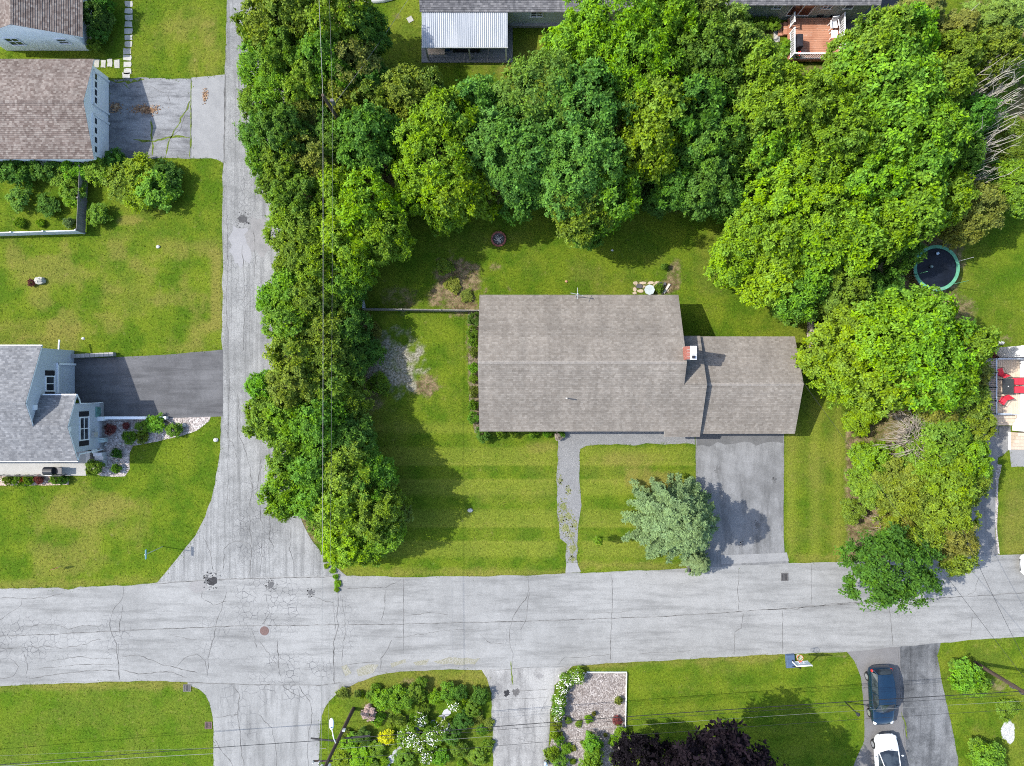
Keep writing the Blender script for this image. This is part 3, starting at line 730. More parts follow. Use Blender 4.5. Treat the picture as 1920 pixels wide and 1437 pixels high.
# stepping stones across the upper lawn
path = thing('garden_path', None, None, (*xy(240, 60), 0)); path['kind'] = 'structure'; path['label'] = 'stepping stone path from the lawn to the garage'
M_stone = asphalt('stepping_stone', (0.26, 0.255, 0.225), (0.38, 0.37, 0.33), 0.18, None, 0.2)
st = [(241.5-0.1*k*0.6 - (2 if k > 6 else 0), 8+k*12.6) for k in range(11)] + [(237, 142)] + [(182, 119), (194, 120), (206, 118.5), (219, 120)]
for i, (u, v) in enumerate(st):
    hor = i < 12; w, h = (14, 10) if hor else (9, 14.5)
    x, y = xy(u, v); w *= S; h *= S; rr = random.Random(i)
    m = MB(); m.prism([(x+sx*w/2+rr.uniform(-.04, .04), y+sy*h/2+rr.uniform(-.04, .04)) for sx, sy in ((-1, -1), (0, -1.03), (1, -1), (1.02, 0), (1, 1), (0, 1.02), (-1, 1), (-1.03, 0))], -0.05, 0.03)
    m.build('paving_stone', M_stone, path)
    PAVED.append([(x-w/2, y-h/2), (x+w/2, y-h/2), (x+w/2, y+h/2), (x-w/2, y+h/2)])

# ------------------------------------------------------------------ foliage
def leaf_material(name, trans=0.3):
    t = NT(name).set(0.7, 0.07)
    oi = t.node('ShaderNodeObjectInfo')
    tone = t.attr('tone').outputs['Fac']; warm = t.attr('warm').outputs['Fac']
    hs = t.node('ShaderNodeHueSaturation'); t.link(oi.outputs['Color'], hs.inputs['Color'])
    t.link(t.rng(tone, 0, 1, 1.1, 2.75, False), hs.inputs['Value'])
    t.link(t.rng(warm, 0, 1, 0.510, 0.488, False), hs.inputs['Hue'])
    t.link(t.rng(warm, 0, 1, 0.92, 1.08, False), hs.inputs['Saturation'])
    c = hs.outputs[0]
    t.color(c)
    tr = t.node('ShaderNodeBsdfTranslucent'); t.link(t.mix(1.0, c, (1.35, 1.35, 0.6), 'MULTIPLY'), tr.inputs['Color'])
    mx = t.node('ShaderNodeMixShader'); mx.inputs[0].default_value = trans
    t.link(t.bsdf.outputs[0], mx.inputs[1]); t.link(tr.outputs[0], mx.inputs[2]); t.link(mx.outputs[0], t.out.inputs['Surface'])
    return t.m
M_leaf = leaf_material('leaf')
M_bark = wood('bark', (0.11, 0.085, 0.065), 'Z', 0.4)
M_dead = wood('dead_twig', (0.42, 0.39, 0.34), 'Z', 0.25)
M_deadg = wood('dry_twig_grey', (0.27, 0.235, 0.195), 'Z', 0.3)
M_deadb = wood('dry_twig_brown', (0.26, 0.20, 0.15), 'Z', 0.3)
M_petal = plain('white_petal', (0.72, 0.72, 0.64), 0.7, 0.2, var=0.1)

def leaves_mesh(name, pos, nrm, k, length, width, rng, tone_b, warm_b, spread=(-0.35, 0.6)):
    """k pointed leaves round each twig tip"""
    n = len(pos); N = n*k
    p = np.repeat(pos, k, 0); nn = np.repeat(nrm, k, 0)
    ref = rng.normal(size=(N, 3)); tgt = np.cross(nn, ref); tgt /= np.linalg.norm(tgt, axis=1, keepdims=True)+1e-9
    a = rng.uniform(spread[0], spread[1], N)[:, None]
    d = tgt*np.cos(a)+nn*np.sin(a)
    ln = nn + rng.normal(size=(N, 3))*0.35
    w = np.cross(d, ln); w /= np.linalg.norm(w, axis=1, keepdims=True)+1e-9
    L = (length*rng.uniform(0.65, 1.25, N))[:, None]; W = (width*rng.uniform(0.7, 1.2, N))[:, None]
    base = p + d*L*0.08
    mid = base + d*L*0.5; dr = nn*L*0.08
    v = np.stack([base, mid+w*W*0.5+dr, base+d*L, mid-w*W*0.5+dr], 1).reshape(-1, 3)
    f = np.arange(N*4).reshape(N, 4)
    me = bpy.data.meshes.new(name)
    me.vertices.add(N*4); me.vertices.foreach_set('co', v.ravel().astype(np.float32))
    me.loops.add(N*4); me.loops.foreach_set('vertex_index', f.ravel().astype(np.int32))
    me.polygons.add(N); me.polygons.foreach_set('loop_start', (np.arange(N)*4).astype(np.int32))
    me.update()
    for nm, bb, s in (('tone', tone_b, 0.22), ('warm', warm_b, 0.2)):
        at = me.attributes.new(nm, 'FLOAT', 'FACE')
        at.data.foreach_set('value', np.clip(np.repeat(bb, k)+rng.normal(size=N)*s, 0, 1).astype(np.float32))
    return me

def crown_mesh(name, seed, Rr, Hc, nl, rb, tufts, k, leaf, lw=0.55, low=0.25):
    rng = np.random.RandomState(seed)
    zs = Hc/(2*Rr)
    lob = [(0, 0, 0, 0.66*Rr), (0.08*Rr, -0.05*Rr, 0.42*Rr, 0.5*Rr)]
    for i in range(nl):
        az = 2*math.pi*i/nl*1.0 + rng.uniform(-0.5, 0.5); el = rng.uniform(-0.35, 1.15)
        r = Rr*rng.uniform(0.27, 0.46); q = Rr*rng.uniform(0.92, 1.06)-r
        lob.append((q*math.cos(el)*math.cos(az), q*math.cos(el)*math.sin(az), q*math.sin(el), r))
    lob = np.array(lob)
    BP = []; BO = []
    for i, (cx, cy, cz, r) in enumerate(lob):
        n = int(3.3*r*r/(rb*rb))+4
        d = rng.normal(size=(n, 3)); d /= np.linalg.norm(d, axis=1, keepdims=True)
        q = np.array([cx, cy, cz]) + d*r*rng.uniform(0.8, 1.08, (n, 1))
        for p, o in zip(q, d):
            dd = np.linalg.norm(lob[:, :3]-p, axis=1)/lob[:, 3]
            dd[i] = 9
            if dd.min() < 0.78: continue
            if o[2] < -0.3 and rng.rand() > low: continue
            if rng.rand() < 0.06: continue
            BP.append(p); BO.append(o)
    BP = np.array(BP); BO = np.array(BO)
    n = len(BP)
    rbi = rb*rng.uniform(0.55, 1.5, n)
    # each bough is a burst of short twigs with leaf tufts strung along them
    steps = 3; tw = max(3, tufts//steps)
    d = rng.normal(size=(n, tw, 3)); d /= np.linalg.norm(d, axis=2, keepdims=True)
    dot = (d*BO[:, None, :]).sum(2)
    d[dot < -0.15] *= -1
    d = d + BO[:, None, :]*0.25; d /= np.linalg.norm(d, axis=2, keepdims=True)
    rad = np.array([0.4, 0.8, 1.2])[None, None, :, None]*rng.uniform(0.75, 1.2, (n, tw, steps, 1))
    pos = BP[:, None, None, :] + d[:, :, None, :]*rbi[:, None, None, None]*rad*np.array([1, 1, 0.85]) + rng.normal(size=(n, tw, steps, 3))*rb*0.10
    pos[..., 2] -= (rad[..., 0]**2)*rb*0.12
    nr = np.repeat((d*0.45 + BO[:, None, :]*0.3 + np.array([0, 0, 0.7]))[:, :, None, :], steps, 2) + rng.normal(size=(n, tw, steps, 3))*0.18
    nr /= np.linalg.norm(nr, axis=3, keepdims=True)
    per = tw*steps
    pos = pos.reshape(-1, 3); nr = nr.reshape(-1, 3)
    tb = np.repeat(rng.uniform(0.3, 0.7, n), per); wb = np.repeat(rng.uniform(0.2, 0.8, n), per)
    # inner foliage so that the crown is not hollow
    q = int(len(pos)*0.22); c = rng.normal(size=(q, 3)); c /= np.linalg.norm(c, axis=1, keepdims=True)
    c[:, 2] = np.abs(c[:, 2])*np.where(rng.rand(q) < 0.8, 1, -1)
    pi_ = c*Rr*rng.uniform(0.55, 0.78, (q, 1)); ni = c*0.5+np.array([0, 0, 0.7]); ni /= np.linalg.norm(ni, axis=1, keepdims=True)
    pos = np.concatenate([pos, pi_]); nr = np.concatenate([nr, ni]); tb = np.concatenate([tb, np.full(q, 0.4)]); wb = np.concatenate([wb, np.full(q, 0.4)])
    pos[:, 2] = (pos[:, 2]+Rr)*zs
    return leaves_mesh(name, pos, nr, k, leaf, leaf*lw, rng, tb, wb)

def conifer_mesh(name, seed, Rr, Hc, whorls, leaf):
    """tiers of drooping branches round a leader, star shaped from above"""
    rng = np.random.RandomState(seed); PS = []; NS = []; TB = []; WB = []
    for i in range(whorls):
        t = i/(whorls-1); z = Hc*(0.06+0.92*t); L = Rr*(1-t)**0.52*1.0+0.15
        nb = int(13-6*t); a0 = rng.uniform(0, 6.28)
        for j in range(nb):
            az = a0+2*math.pi*j/nb+rng.uniform(-.2, .2); l = L*rng.uniform(.68, 1.12); dr = rng.uniform(.1, .35); tone = rng.uniform(.3, .7); wm = rng.uniform(.2, .8)
            m = max(4, int(l/0.16))
            for q in range(m):
                f = (q+.5)/m; w = 0.30*l*(1-f)*0.55+0.10
                for s in range(3 if f > .3 else 2):
                    off = rng.uniform(-w, w)
                    PS.append((math.cos(az)*l*f-math.sin(az)*off, math.sin(az)*l*f+math.cos(az)*off, z-dr*l*f*f+rng.uniform(-.05, .05)))
                    NS.append((math.cos(az)*.35, math.sin(az)*.35, .85)); TB.append(tone+0.2*(f-.5)); WB.append(wm)
    NS = np.array(NS)+rng.normal(size=(len(NS), 3))*.15; NS /= np.linalg.norm(NS, axis=1, keepdims=True)
    return leaves_mesh(name, np.array(PS), NS, 10, leaf*1.05, leaf*.46, rng, np.array(TB), np.array(WB), (-.5, .5))

PROTO = {}
def protos():
    for i, (nl, rb, lf, lw) in enumerate(((14, .40, .21, .55), (11, .50, .25, .5), (17, .34, .17, .6), (13, .44, .22, .42))): PROTO['L%d' % i] = (crown_mesh('crown_large', 10+i, 3.4, 5.4, nl, rb, 21 if rb > .36 else 18, 5, lf, lw), 3.4, 5.4)
    for i, (nl, rb, lf, lw) in enumerate(((10, .30, .175, .55), (8, .36, .21, .5), (12, .26, .15, .6), (10, .32, .19, .42))): PROTO['M%d' % i] = (crown_mesh('crown_medium', 30+i, 2.0, 3.8, nl, rb, 21, 5, lf, lw), 2.0, 3.8)
    for i in range(3): PROTO['S%d' % i] = (crown_mesh('shrub_foliage', 50+i, 0.9, 1.3, 7, 0.17, 15, 5, 0.12), 0.9, 1.3)
    for i in range(3): PROTO['D%d' % i] = (crown_mesh('crown_sprays', 60+i, 1.9, 3.6, 12, 0.26, 15, 5, 0.21, 0.5, 0.3), 1.9, 3.6)
    PROTO['F0'] = (conifer_mesh('conifer_tiers', 70, 3.2, 7.0, 19, 0.19), 3.2, 7.0)
    PROTO['C0'] = (conifer_mesh('conifer_tiers', 71, 2.2, 6.0, 15, 0.18), 2.2, 6.0)
    PROTO['C1'] = (conifer_mesh('conifer_tiers', 72, 2.2, 6.0, 14, 0.18), 2.2, 6.0)
    PROTO['G0'] = (crown_mesh('weed_foliage', 80, 0.8, 0.6, 5, 0.18, 10, 5, 0.17, 0.35), 0.8, 0.6)
    PROTO['G1'] = (crown_mesh('weed_foliage', 81, 0.8, 0.6, 5, 0.18, 10, 5, 0.17, 0.35), 0.8, 0.6)
protos()

def trunk_mesh(seed, n=6):
    rr = random.Random(seed); m = MB()
    m.tube([(0, 0, -0.05), (rr.uniform(-.02, .02), rr.uniform(-.02, .02), .25), (rr.uniform(-.05, .05), rr.uniform(-.05, .05), .55), (rr.uniform(-.08, .08), rr.uniform(-.08, .08), .9)], [.032, .024, .017, .004], 7)
    for k in range(n):
        a = 2*math.pi*k/n+rr.uniform(-.3, .3); z0 = rr.uniform(.2, .6); e = rr.uniform(.2, .34)
        m.tube([(0, 0, z0), (math.cos(a)*e*.5, math.sin(a)*e*.5, z0+.1), (math.cos(a)*e, math.sin(a)*e, z0+rr.uniform(.15, .28))], [.014, .009, .003], 5)
    m.smooth = True
    me = m.mesh('trunk'); me.materials.append(M_bark)
    return me
TRUNKS = [trunk_mesh(i) for i in range(3)]

COLS = {'mid': (0.062, 0.111, 0.0112), 'dark': (0.036, 0.080, 0.0112), 'bright': (0.072, 0.136, 0.0112), 'olive': (0.078, 0.118, 0.0125), 'lime': (0.078, 0.134, 0.0095),
        'blue': (0.056, 0.117, 0.0180), 'bluegreen': (0.046, 0.101, 0.0130), 'greygreen': (0.078, 0.124, 0.0223), 'brown': (0.088, 0.106, 0.0180), 'purple': (0.0058, 0.0036, 0.0052),
        'silver': (0.080, 0.122, 0.050), 'greyolive': (0.080, 0.105, 0.0211), 'deep': (0.030, 0.072, 0.0099), 'yellow': (0.250, 0.262, 0.008), 'red': (0.16, 0.05, 0.02), 'lawngreen': (0.084, 0.142, 0.0085), 'vivid': (0.070, 0.134, 0.0120), 'pink': (0.22, 0.19, 0.165), 'rust': (0.10, 0.035, 0.03)}
WORDS = {'mid': 'mid green', 'dark': 'dark green', 'bright': 'bright green', 'olive': 'olive green', 'lime': 'yellow green', 'blue': 'blue green', 'bluegreen': 'deep blue green', 'greygreen': 'soft grey green',
         'brown': 'brownish green', 'purple': 'dark purple', 'silver': 'silvery green', 'greyolive': 'dull grey olive', 'deep': 'very dark green', 'yellow': 'golden yellow', 'red': 'reddish', 'lawngreen': 'light yellow green', 'vivid': 'vivid green', 'pink': 'pale pinkish', 'rust': 'rusty red'}

def plant(u, v, rpx, ztop, colour, name='tree', label=None, group=None, cat='tree', kind=None, low=None, squash=1.0, crown_name='crown', trunk=True, ground_px=None, jitter=0.12):
    """u,v,rpx: crown centre and radius as seen; its real place follows from the height of the crown's middle"""
    zc = ztop*0.62
    p = P(u, v, zc); r = rpx*S*(1-zc/H)
    if kind is None: kind = 'L' if r > 2.75 else 'M' if r > 1.35 else 'S'
    ks = [q for q in PROTO if q.startswith(kind)]
    me, pr, ph = PROTO[R.choice(ks)]
    zb = (0.12 if kind in 'MD' else 0.2)*ztop if low is None else low
    if kind in 'SG': zb = 0.0 if low is None else low
    root = thing(name, label, cat, (p.x, p.y, 0), 0, group)
    base = COLS[colour]; c = tuple(max(0.004, x*R.uniform(1-jitter, 1+jitter)) for x in base)
    cr = part(crown_name, me, M_leaf, root, (0, 0, zb), (R.uniform(-.08, .08), R.uniform(-.08, .08), R.uniform(0, 6.28)), (r/pr, r/pr*squash, (ztop-zb)/ph))
    cr.color = (*c, 1)
    if trunk and kind not in 'SG':
        part('trunk', R.choice(TRUNKS), None, root, (0, 0, 0), (0, 0, R.uniform(0, 6.28)), (r*1.5, r*1.5, ztop*0.9))
    elif kind == 'S':
        part('stem', R.choice(TRUNKS), None, root, (0, 0, 0), (0, 0, R.uniform(0, 6.28)), (r*1.2, r*1.2, ztop*0.8))
    return root

from collections import Counter
GW = 'trees crowded along the side street'; GN = 'trees in the belt behind the long house'; GE = 'trees and bushes between the two right hand lots'
ROWS = [
 # crowded row along the side street
 (478, 66, 30, 4.5, 'mid', GW), (512, 50, 52, 7, 'olive', GW), (565, 36, 52, 8, 'olive', GW), (640, 40, 58, 8.5, 'olive', GW), (690, 62, 38, 7, 'dark', GW), (672, 112, 48, 7, 'greyolive', GW), (492, 128, 40, 5, 'bright', GW), (540, 105, 46, 7, 'mid', GW), (602, 122, 48, 7.5, 'mid', GW),
 (684, 158, 38, 6, 'dark', GW), (530, 175, 46, 6.5, 'mid', GW), (585, 172, 44, 7, 'olive', GW), (640, 160, 40, 6.5, 'mid', GW), (492, 195, 34, 5, 'mid', GW), (503, 252, 42, 6, 'bluegreen', GW), (545, 245, 46, 7, 'bluegreen', GW), (584, 222, 36, 6, 'brown', GW), (620, 250, 34, 5.5, 'dark', GW),
 (498, 300, 34, 5, 'mid', GW), (545, 305, 44, 6, 'mid', GW), (598, 305, 42, 6, 'brown', GW), (520, 345, 34, 5, 'mid', GW), (560, 375, 48, 6, 'mid', GW), (537, 420, 40, 5.5, 'bright', GW), (585, 430, 48, 6, 'mid', GW), (560, 475, 46, 5.5, 'mid', GW), (605, 495, 44, 6, 'lime', GW),
 (640, 535, 38, 5, 'mid', GW), (548, 550, 44, 5, 'vivid', GW), (512, 562, 28, 4, 'vivid', GW), (595, 560, 42, 5.5, 'mid', GW), (668, 548, 22, 3.5, 'dark', GW), (548, 610, 46, 5.5, 'mid', GW), (605, 612, 46, 5.2, 'olive', GW), (648, 610, 36, 4.5, 'dark', GW), (556, 668, 48, 6, 'olive', GW), (612, 672, 46, 5.2, 'mid', GW), (655, 680, 34, 3.8, 'dark', GW), (550, 725, 50, 6, 'olive', GW), (612, 735, 50, 5.4, 'mid', GW), (655, 750, 36, 4.2, 'mid', GW),
 (492, 728, 28, 4, 'vivid', GW), (500, 790, 40, 5, 'vivid', GW), (548, 790, 44, 5.5, 'bright', GW), (600, 800, 48, 6.5, 'mid', GW), (650, 815, 42, 5.5, 'dark', GW), (545, 855, 40, 5.5, 'mid', GW), (590, 868, 46, 6, 'mid', GW), (548, 925, 42, 5, 'lime', GW), (528, 950, 24, 4, 'lawngreen', GW), (595, 930, 46, 5.5, 'mid', GW), (650, 880, 52, 6.5, 'olive', GW), (698, 885, 42, 6, 'mid', GW), (640, 945, 54, 6, 'lime', GW), (700, 950, 50, 6, 'mid', GW), (612, 985, 32, 4, 'mid', GW), (655, 1005, 50, 4.5, 'lawngreen', GW), (712, 995, 44, 4.5, 'olive', GW), (735, 960, 30, 4, 'greyolive', GW), (690, 1035, 26, 2.2, 'lawngreen', GW),
 # belt behind the long house
 (650, 205, 42, 6, 'olive', GN), (705, 192, 46, 6, 'olive', GN), (765, 186, 48, 6, 'olive', GN), (800, 172, 30, 5.5, 'greygreen', GN), (640, 262, 40, 6, 'bluegreen', GN), (690, 275, 56, 8, 'bluegreen', GN), (838, 232, 58, 8.5, 'lime', GN), (822, 310, 72, 9, 'lime', GN), (855, 368, 54, 8, 'lime', GN), (775, 370, 34, 6, 'lime', GN), (835, 410, 26, 6, 'lime', GN),
 (640, 360, 44, 7, 'lawngreen', GN), (690, 390, 60, 8, 'lawngreen', GN), (655, 440, 52, 7, 'lawngreen', GN), (712, 450, 46, 7, 'lime', GN), (668, 498, 34, 5.5, 'lawngreen', GN),
 (905, 208, 52, 8, 'blue', GN), (930, 285, 62, 8.5, 'blue', GN), (1030, 190, 82, 10, 'blue', GN), (990, 285, 76, 9.5, 'blue', GN), (1090, 230, 78, 10, 'blue', GN), (1080, 320, 84, 9.5, 'blue', GN), (985, 345, 50, 7, 'bluegreen', GN), (1140, 360, 54, 8, 'mid', GN), (1085, 400, 56, 7.5, 'mid', GN), (1095, 425, 28, 6, 'mid', GN),
 (1155, 50, 88, 11, 'lime', GN), (1095, 105, 68, 10, 'lime', GN), (1185, 135, 76, 10.5, 'lime', GN), (1225, 215, 62, 10, 'lime', GN), (1200, 285, 52, 9, 'lime', GN), (1235, 60, 60, 10, 'lime', GN),
 (1300, 40, 64, 9, 'greygreen', GN), (1355, 78, 52, 9, 'greygreen', GN), (1402, 120, 46, 8, 'greygreen', GN), (1310, 120, 70, 10, 'bluegreen', GN), (1315, 200, 66, 10, 'bluegreen', GN), (1290, 262, 52, 8, 'bluegreen', GN), (1345, 265, 56, 9, 'bluegreen', GN), (1260, 340, 46, 6, 'dark', GN), (1325, 345, 54, 7, 'bluegreen', GN), (1365, 372, 36, 6, 'bluegreen', GN), (1230, 372, 30, 4, 'dark', GN),
 (1420, 160, 62, 10, 'bright', GN), (1400, 238, 62, 10, 'bright', GN), (1475, 215, 70, 11, 'bright', GN), (1470, 178, 44, 9, 'bright', GN), (1545, 195, 58, 9.5, 'bright', GN), (1645, 112, 62, 10.5, 'vivid', GN), (1690, 95, 58, 10, 'vivid', GN), (1640, 180, 84, 11, 'vivid', GN), (1730, 165, 58, 10, 'vivid', GN), (1560, 255, 70, 10.5, 'bright', GN), (1650, 270, 72, 10.5, 'bright', GN), (1730, 260, 62, 10.5, 'vivid', GN), (1440, 290, 56, 9, 'bright', GN), (1720, 320, 54, 9.5, 'vivid', GN), (1790, 228, 40, 7.5, 'bluegreen', GN), (1788, 300, 34, 7, 'bluegreen', GN),
 (1500, 320, 60, 9.5, 'lime', GN), (1460, 375, 62, 8.5, 'lawngreen', GN), (1540, 385, 72, 9.5, 'lawngreen', GN), (1620, 350, 62, 9.5, 'lime', GN), (1690, 375, 66, 9, 'lime', GN), (1405, 440, 48, 7, 'lawngreen', GN), (1455, 455, 58, 7.5, 'lawngreen', GN), (1520, 465, 60, 8, 'lime', GN), (1590, 445, 62, 8.5, 'lawngreen', GN), (1650, 440, 48, 8, 'lime', GN), (1755, 380, 46, 7, 'lime', GN), (1380, 495, 42, 6, 'lawngreen', GN), (1440, 520, 54, 6.5, 'lawngreen', GN), (1505, 540, 54, 6.5, 'mid', GN), (1575, 545, 54, 5.5, 'mid', GN), (1640, 560, 46, 4.5, 'dark', GN), (1480, 575, 32, 4.5, 'mid', GN), (1690, 480, 34, 5, 'dark', GN),
 # far right corner
 (1735, 30, 52, 7, 'greyolive', GE), (1795, 55, 46, 7, 'greyolive', GE), (1880, 30, 60, 8, 'greyolive', GE), (1790, 110, 46, 7.5, 'olive', GE), (1845, 110, 44, 7.5, 'olive', GE), (1870, 165, 34, 2.4, 'mid', GE), (1900, 270, 40, 2.8, 'mid', GE), (1905, 355, 46, 5.0, 'bright', GE), (1845, 345, 38, 3.2, 'dark', GE), (1835, 395, 44, 5.5, 'brown', GE), (1795, 425, 36, 4.5, 'brown', GE), (1855, 215, 34, 2.4, 'dark', GE), (1915, 110, 36, 2.4, 'mid', GE),
 # big tree by the garage
 (1575, 650, 62, 8, 'lawngreen', GE), (1640, 640, 70, 9.5, 'lawngreen', GE), (1715, 600, 62, 9, 'lime', GE), (1720, 665, 84, 9.5, 'lime', GE), (1640, 700, 66, 8.5, 'lawngreen', GE), (1580, 705, 46, 7, 'lawngreen', GE), (1790, 655, 46, 8, 'lime', GE), (1770, 710, 56, 8, 'lime', GE), (1700, 725, 50, 7, 'lawngreen', GE), (1820, 705, 34, 5, 'greyolive', GE),
 # wild hedge to the right of the narrow lawn
 (1795, 745, 52, 5.5, 'olive', GE), (1815, 800, 38, 4.5, 'olive', GE), (1745, 770, 44, 5, 'brown', GE), (1770, 820, 50, 5.5, 'olive', GE), (1738, 812, 36, 3.6, 'brown', GE), (1725, 865, 46, 5, 'olive', GE), (1800, 865, 44, 5, 'lime', GE), (1690, 900, 44, 4.5, 'olive', GE), (1765, 900, 54, 5.5, 'lime', GE), (1820, 905, 36, 4, 'olive', GE), (1640, 920, 32, 3, 'olive', GE), (1700, 935, 48, 5, 'olive', GE), (1770, 960, 48, 5.5, 'olive', GE), (1730, 990, 44, 5, 'olive', GE), (1785, 1010, 40, 5, 'brown', GE), (1690, 985, 34, 4, 'brown', GE), (1795, 1050, 26, 4, 'olive', GE), (1640, 870, 30, 3, 'lime', GE), (1620, 850, 22, 1.8, 'lawngreen', GE), (1608, 790, 24, 1.6, 'lawngreen', GE), (1612, 905, 22, 1.6, 'olive', GE), (1600, 960, 20, 1.2, 'olive', GE), (1625, 770, 26, 1.6, 'lawngreen', GE),
]
PLACE = {GW: 'in the crowded row along the side street', GN: 'in the thick tree belt behind the long house', GE: 'in the wild growth on the right hand lots'}
LAND = {GW: [(430, 40, 'opposite the upper lawn'), (400, 220, 'opposite the concrete apron'), (455, 411, 'beside the tar patch of the side street'), (400, 560, 'opposite the broad left lawn'), (417, 720, 'opposite the black driveway'), (410, 830, 'opposite the rock garden'), (686, 570, 'by the grey picket fence'), (722, 690, 'by the bare grey patch'), (790, 900, 'shading the mown front lawn'), (600, 1050, 'at the rounded street corner'), (660, 260, 'round the hidden utility pole'), (740, 60, 'behind the upturned boat'), (560, 620, 'under the bright wire')],
 GN: [(935, 449, 'by the fire pit'), (870, 90, 'facing the metal patio roof'), (1060, 40, 'before the mint house wall'), (1230, 400, 'over the shaded back lawn'), (1350, 540, 'beside the garage shadow'), (1500, 90, 'round the red deck'), (1390, 30, 'before the sage house'), (1700, 40, 'beside the dark upper driveway'), (1756, 503, 'by the trampoline'), (1515, 610, 'by the leaning wooden fence'), (1810, 190, 'by the bare dead stems'), (690, 330, 'near the hidden utility pole'), (1300, 200, 'in the thick of the belt'), (1600, 330, 'deep between deck and trampoline'), (860, 520, 'near the brown weedy patch')],
 GE: [(1810, 200, 'by the bare dead stems'), (1900, 40, 'among the grey conifers'), (1756, 470, 'above the trampoline'), (1500, 700, 'against the garage end'), (1756, 560, 'below the trampoline'), (1850, 720, 'beside the pale deck'), (1830, 850, 'over the right asphalt driveway'), (1590, 850, 'along the narrow lawn'), (1660, 810, 'round the dry branch heap'), (1700, 1010, 'above the dark street trees'), (1740, 920, 'in the middle of the wild hedge'), (1690, 650, 'in the big crown behind the garage')]}
def row_label(u, v, zt, col, grp):
    where = min(LAND[grp], key=lambda q: (q[0]-u)**2+(q[1]-v)**2)[2]
    return '%s %s %s %s' % ('bushy' if zt < 5 else 'leafy' if zt < 8 else 'tall full crowned', WORDS[col], 'bush' if zt < 3.2 else 'tree', where)
SAME = {}
for q in ROWS: SAME.setdefault(row_label(q[0], q[1], q[3], q[4], q[5]), []).append(q)
SIZE = {}
for lab, qs in SAME.items():
    qs = sorted(qs, key=lambda q: (-q[2], -q[3], q[0]))
    words = [''] if len(qs) == 1 else ['broader ', 'narrower '] if len(qs) == 2 else ['broadest '] + ['middle sized ']*(len(qs)-2) + ['slimmest ']
    for q, w in zip(qs, words): SIZE[q[:2]] = w
for (u, v, rp, zt, col, grp) in ROWS:
    where = min(LAND[grp], key=lambda q: (q[0]-u)**2+(q[1]-v)**2)[2]
    word = 'bushy' if zt < 5 else 'leafy' if zt < 8 else 'tall full crowned'
    nm = 'bush' if zt < 3.2 else 'tree'
    kd = 'D' if col == 'vivid' and zt < 6 else 'C' if col == 'greyolive' and v < 120 and u > 1700 else None
    plant(u, v, rp*1.12, zt, col, nm, SIZE[(u, v)] + '%s %s %s %s' % (word, WORDS[col], nm, where), '%s %s %s %s' % (word, WORDS[col], grp, where), nm, kind=kd)
plant(1275, 988, 92, 8.0, 'silver', 'tree', 'pale silvery green spruce overhanging the driveway of the long house', None, 'tree', 'F', squash=0.95, low=0.7)
plant(1312, 1060, 26, 3.2, 'silver', 'sapling', 'small silvery sapling hanging over the street by the mailbox', None, 'tree', 'C')
plant(1668, 1062, 80, 6.6, 'deep', 'tree', 'very dark green round tree reaching over the main street', None, 'tree', 'L')
plant(1332, 1546, 150, 12, 'purple', 'tree', 'big dark purple leaved tree shading the lower lawn', None, 'tree', 'L', low=4)
plant(1300, 1528, 120, 11, 'purple', 'tree', 'second big purple leaved crown added to thicken the shadow of the first', None, 'tree', 'L', low=3)  # extra crown added so the big purple tree casts a denser shadow
plant(1398, 1538, 122, 11.0, 'purple', 'tree', 'purple leaved tree beside the grey driveway end', None, 'tree', 'L', low=3.5)
plant(1195, 1420, 46, 5, 'purple', 'tree', 'smaller purple leaved tree beside the mulch bed', None, 'tree', 'M')
plant(1255, 1438, 48, 5, 'purple', 'tree', 'purple leaved bush tree between mulch bed and lawn', None, 'tree', 'M')
# trailing creeper over the kerb
for (u, v, rp) in ((608, 1036, 7), (610, 1050, 5), (612, 1062, 5), (624, 1070, 6), (629, 1082, 5), (633, 1095, 7), (631, 1106, 5)):
    plant(u, v, rp, 0.22, 'lawngreen', 'creeper', 'trailing bright green creeper reaching over the street corner', 'creepers at the street corner', 'plant', 'G', crown_name='foliage', trunk=False)

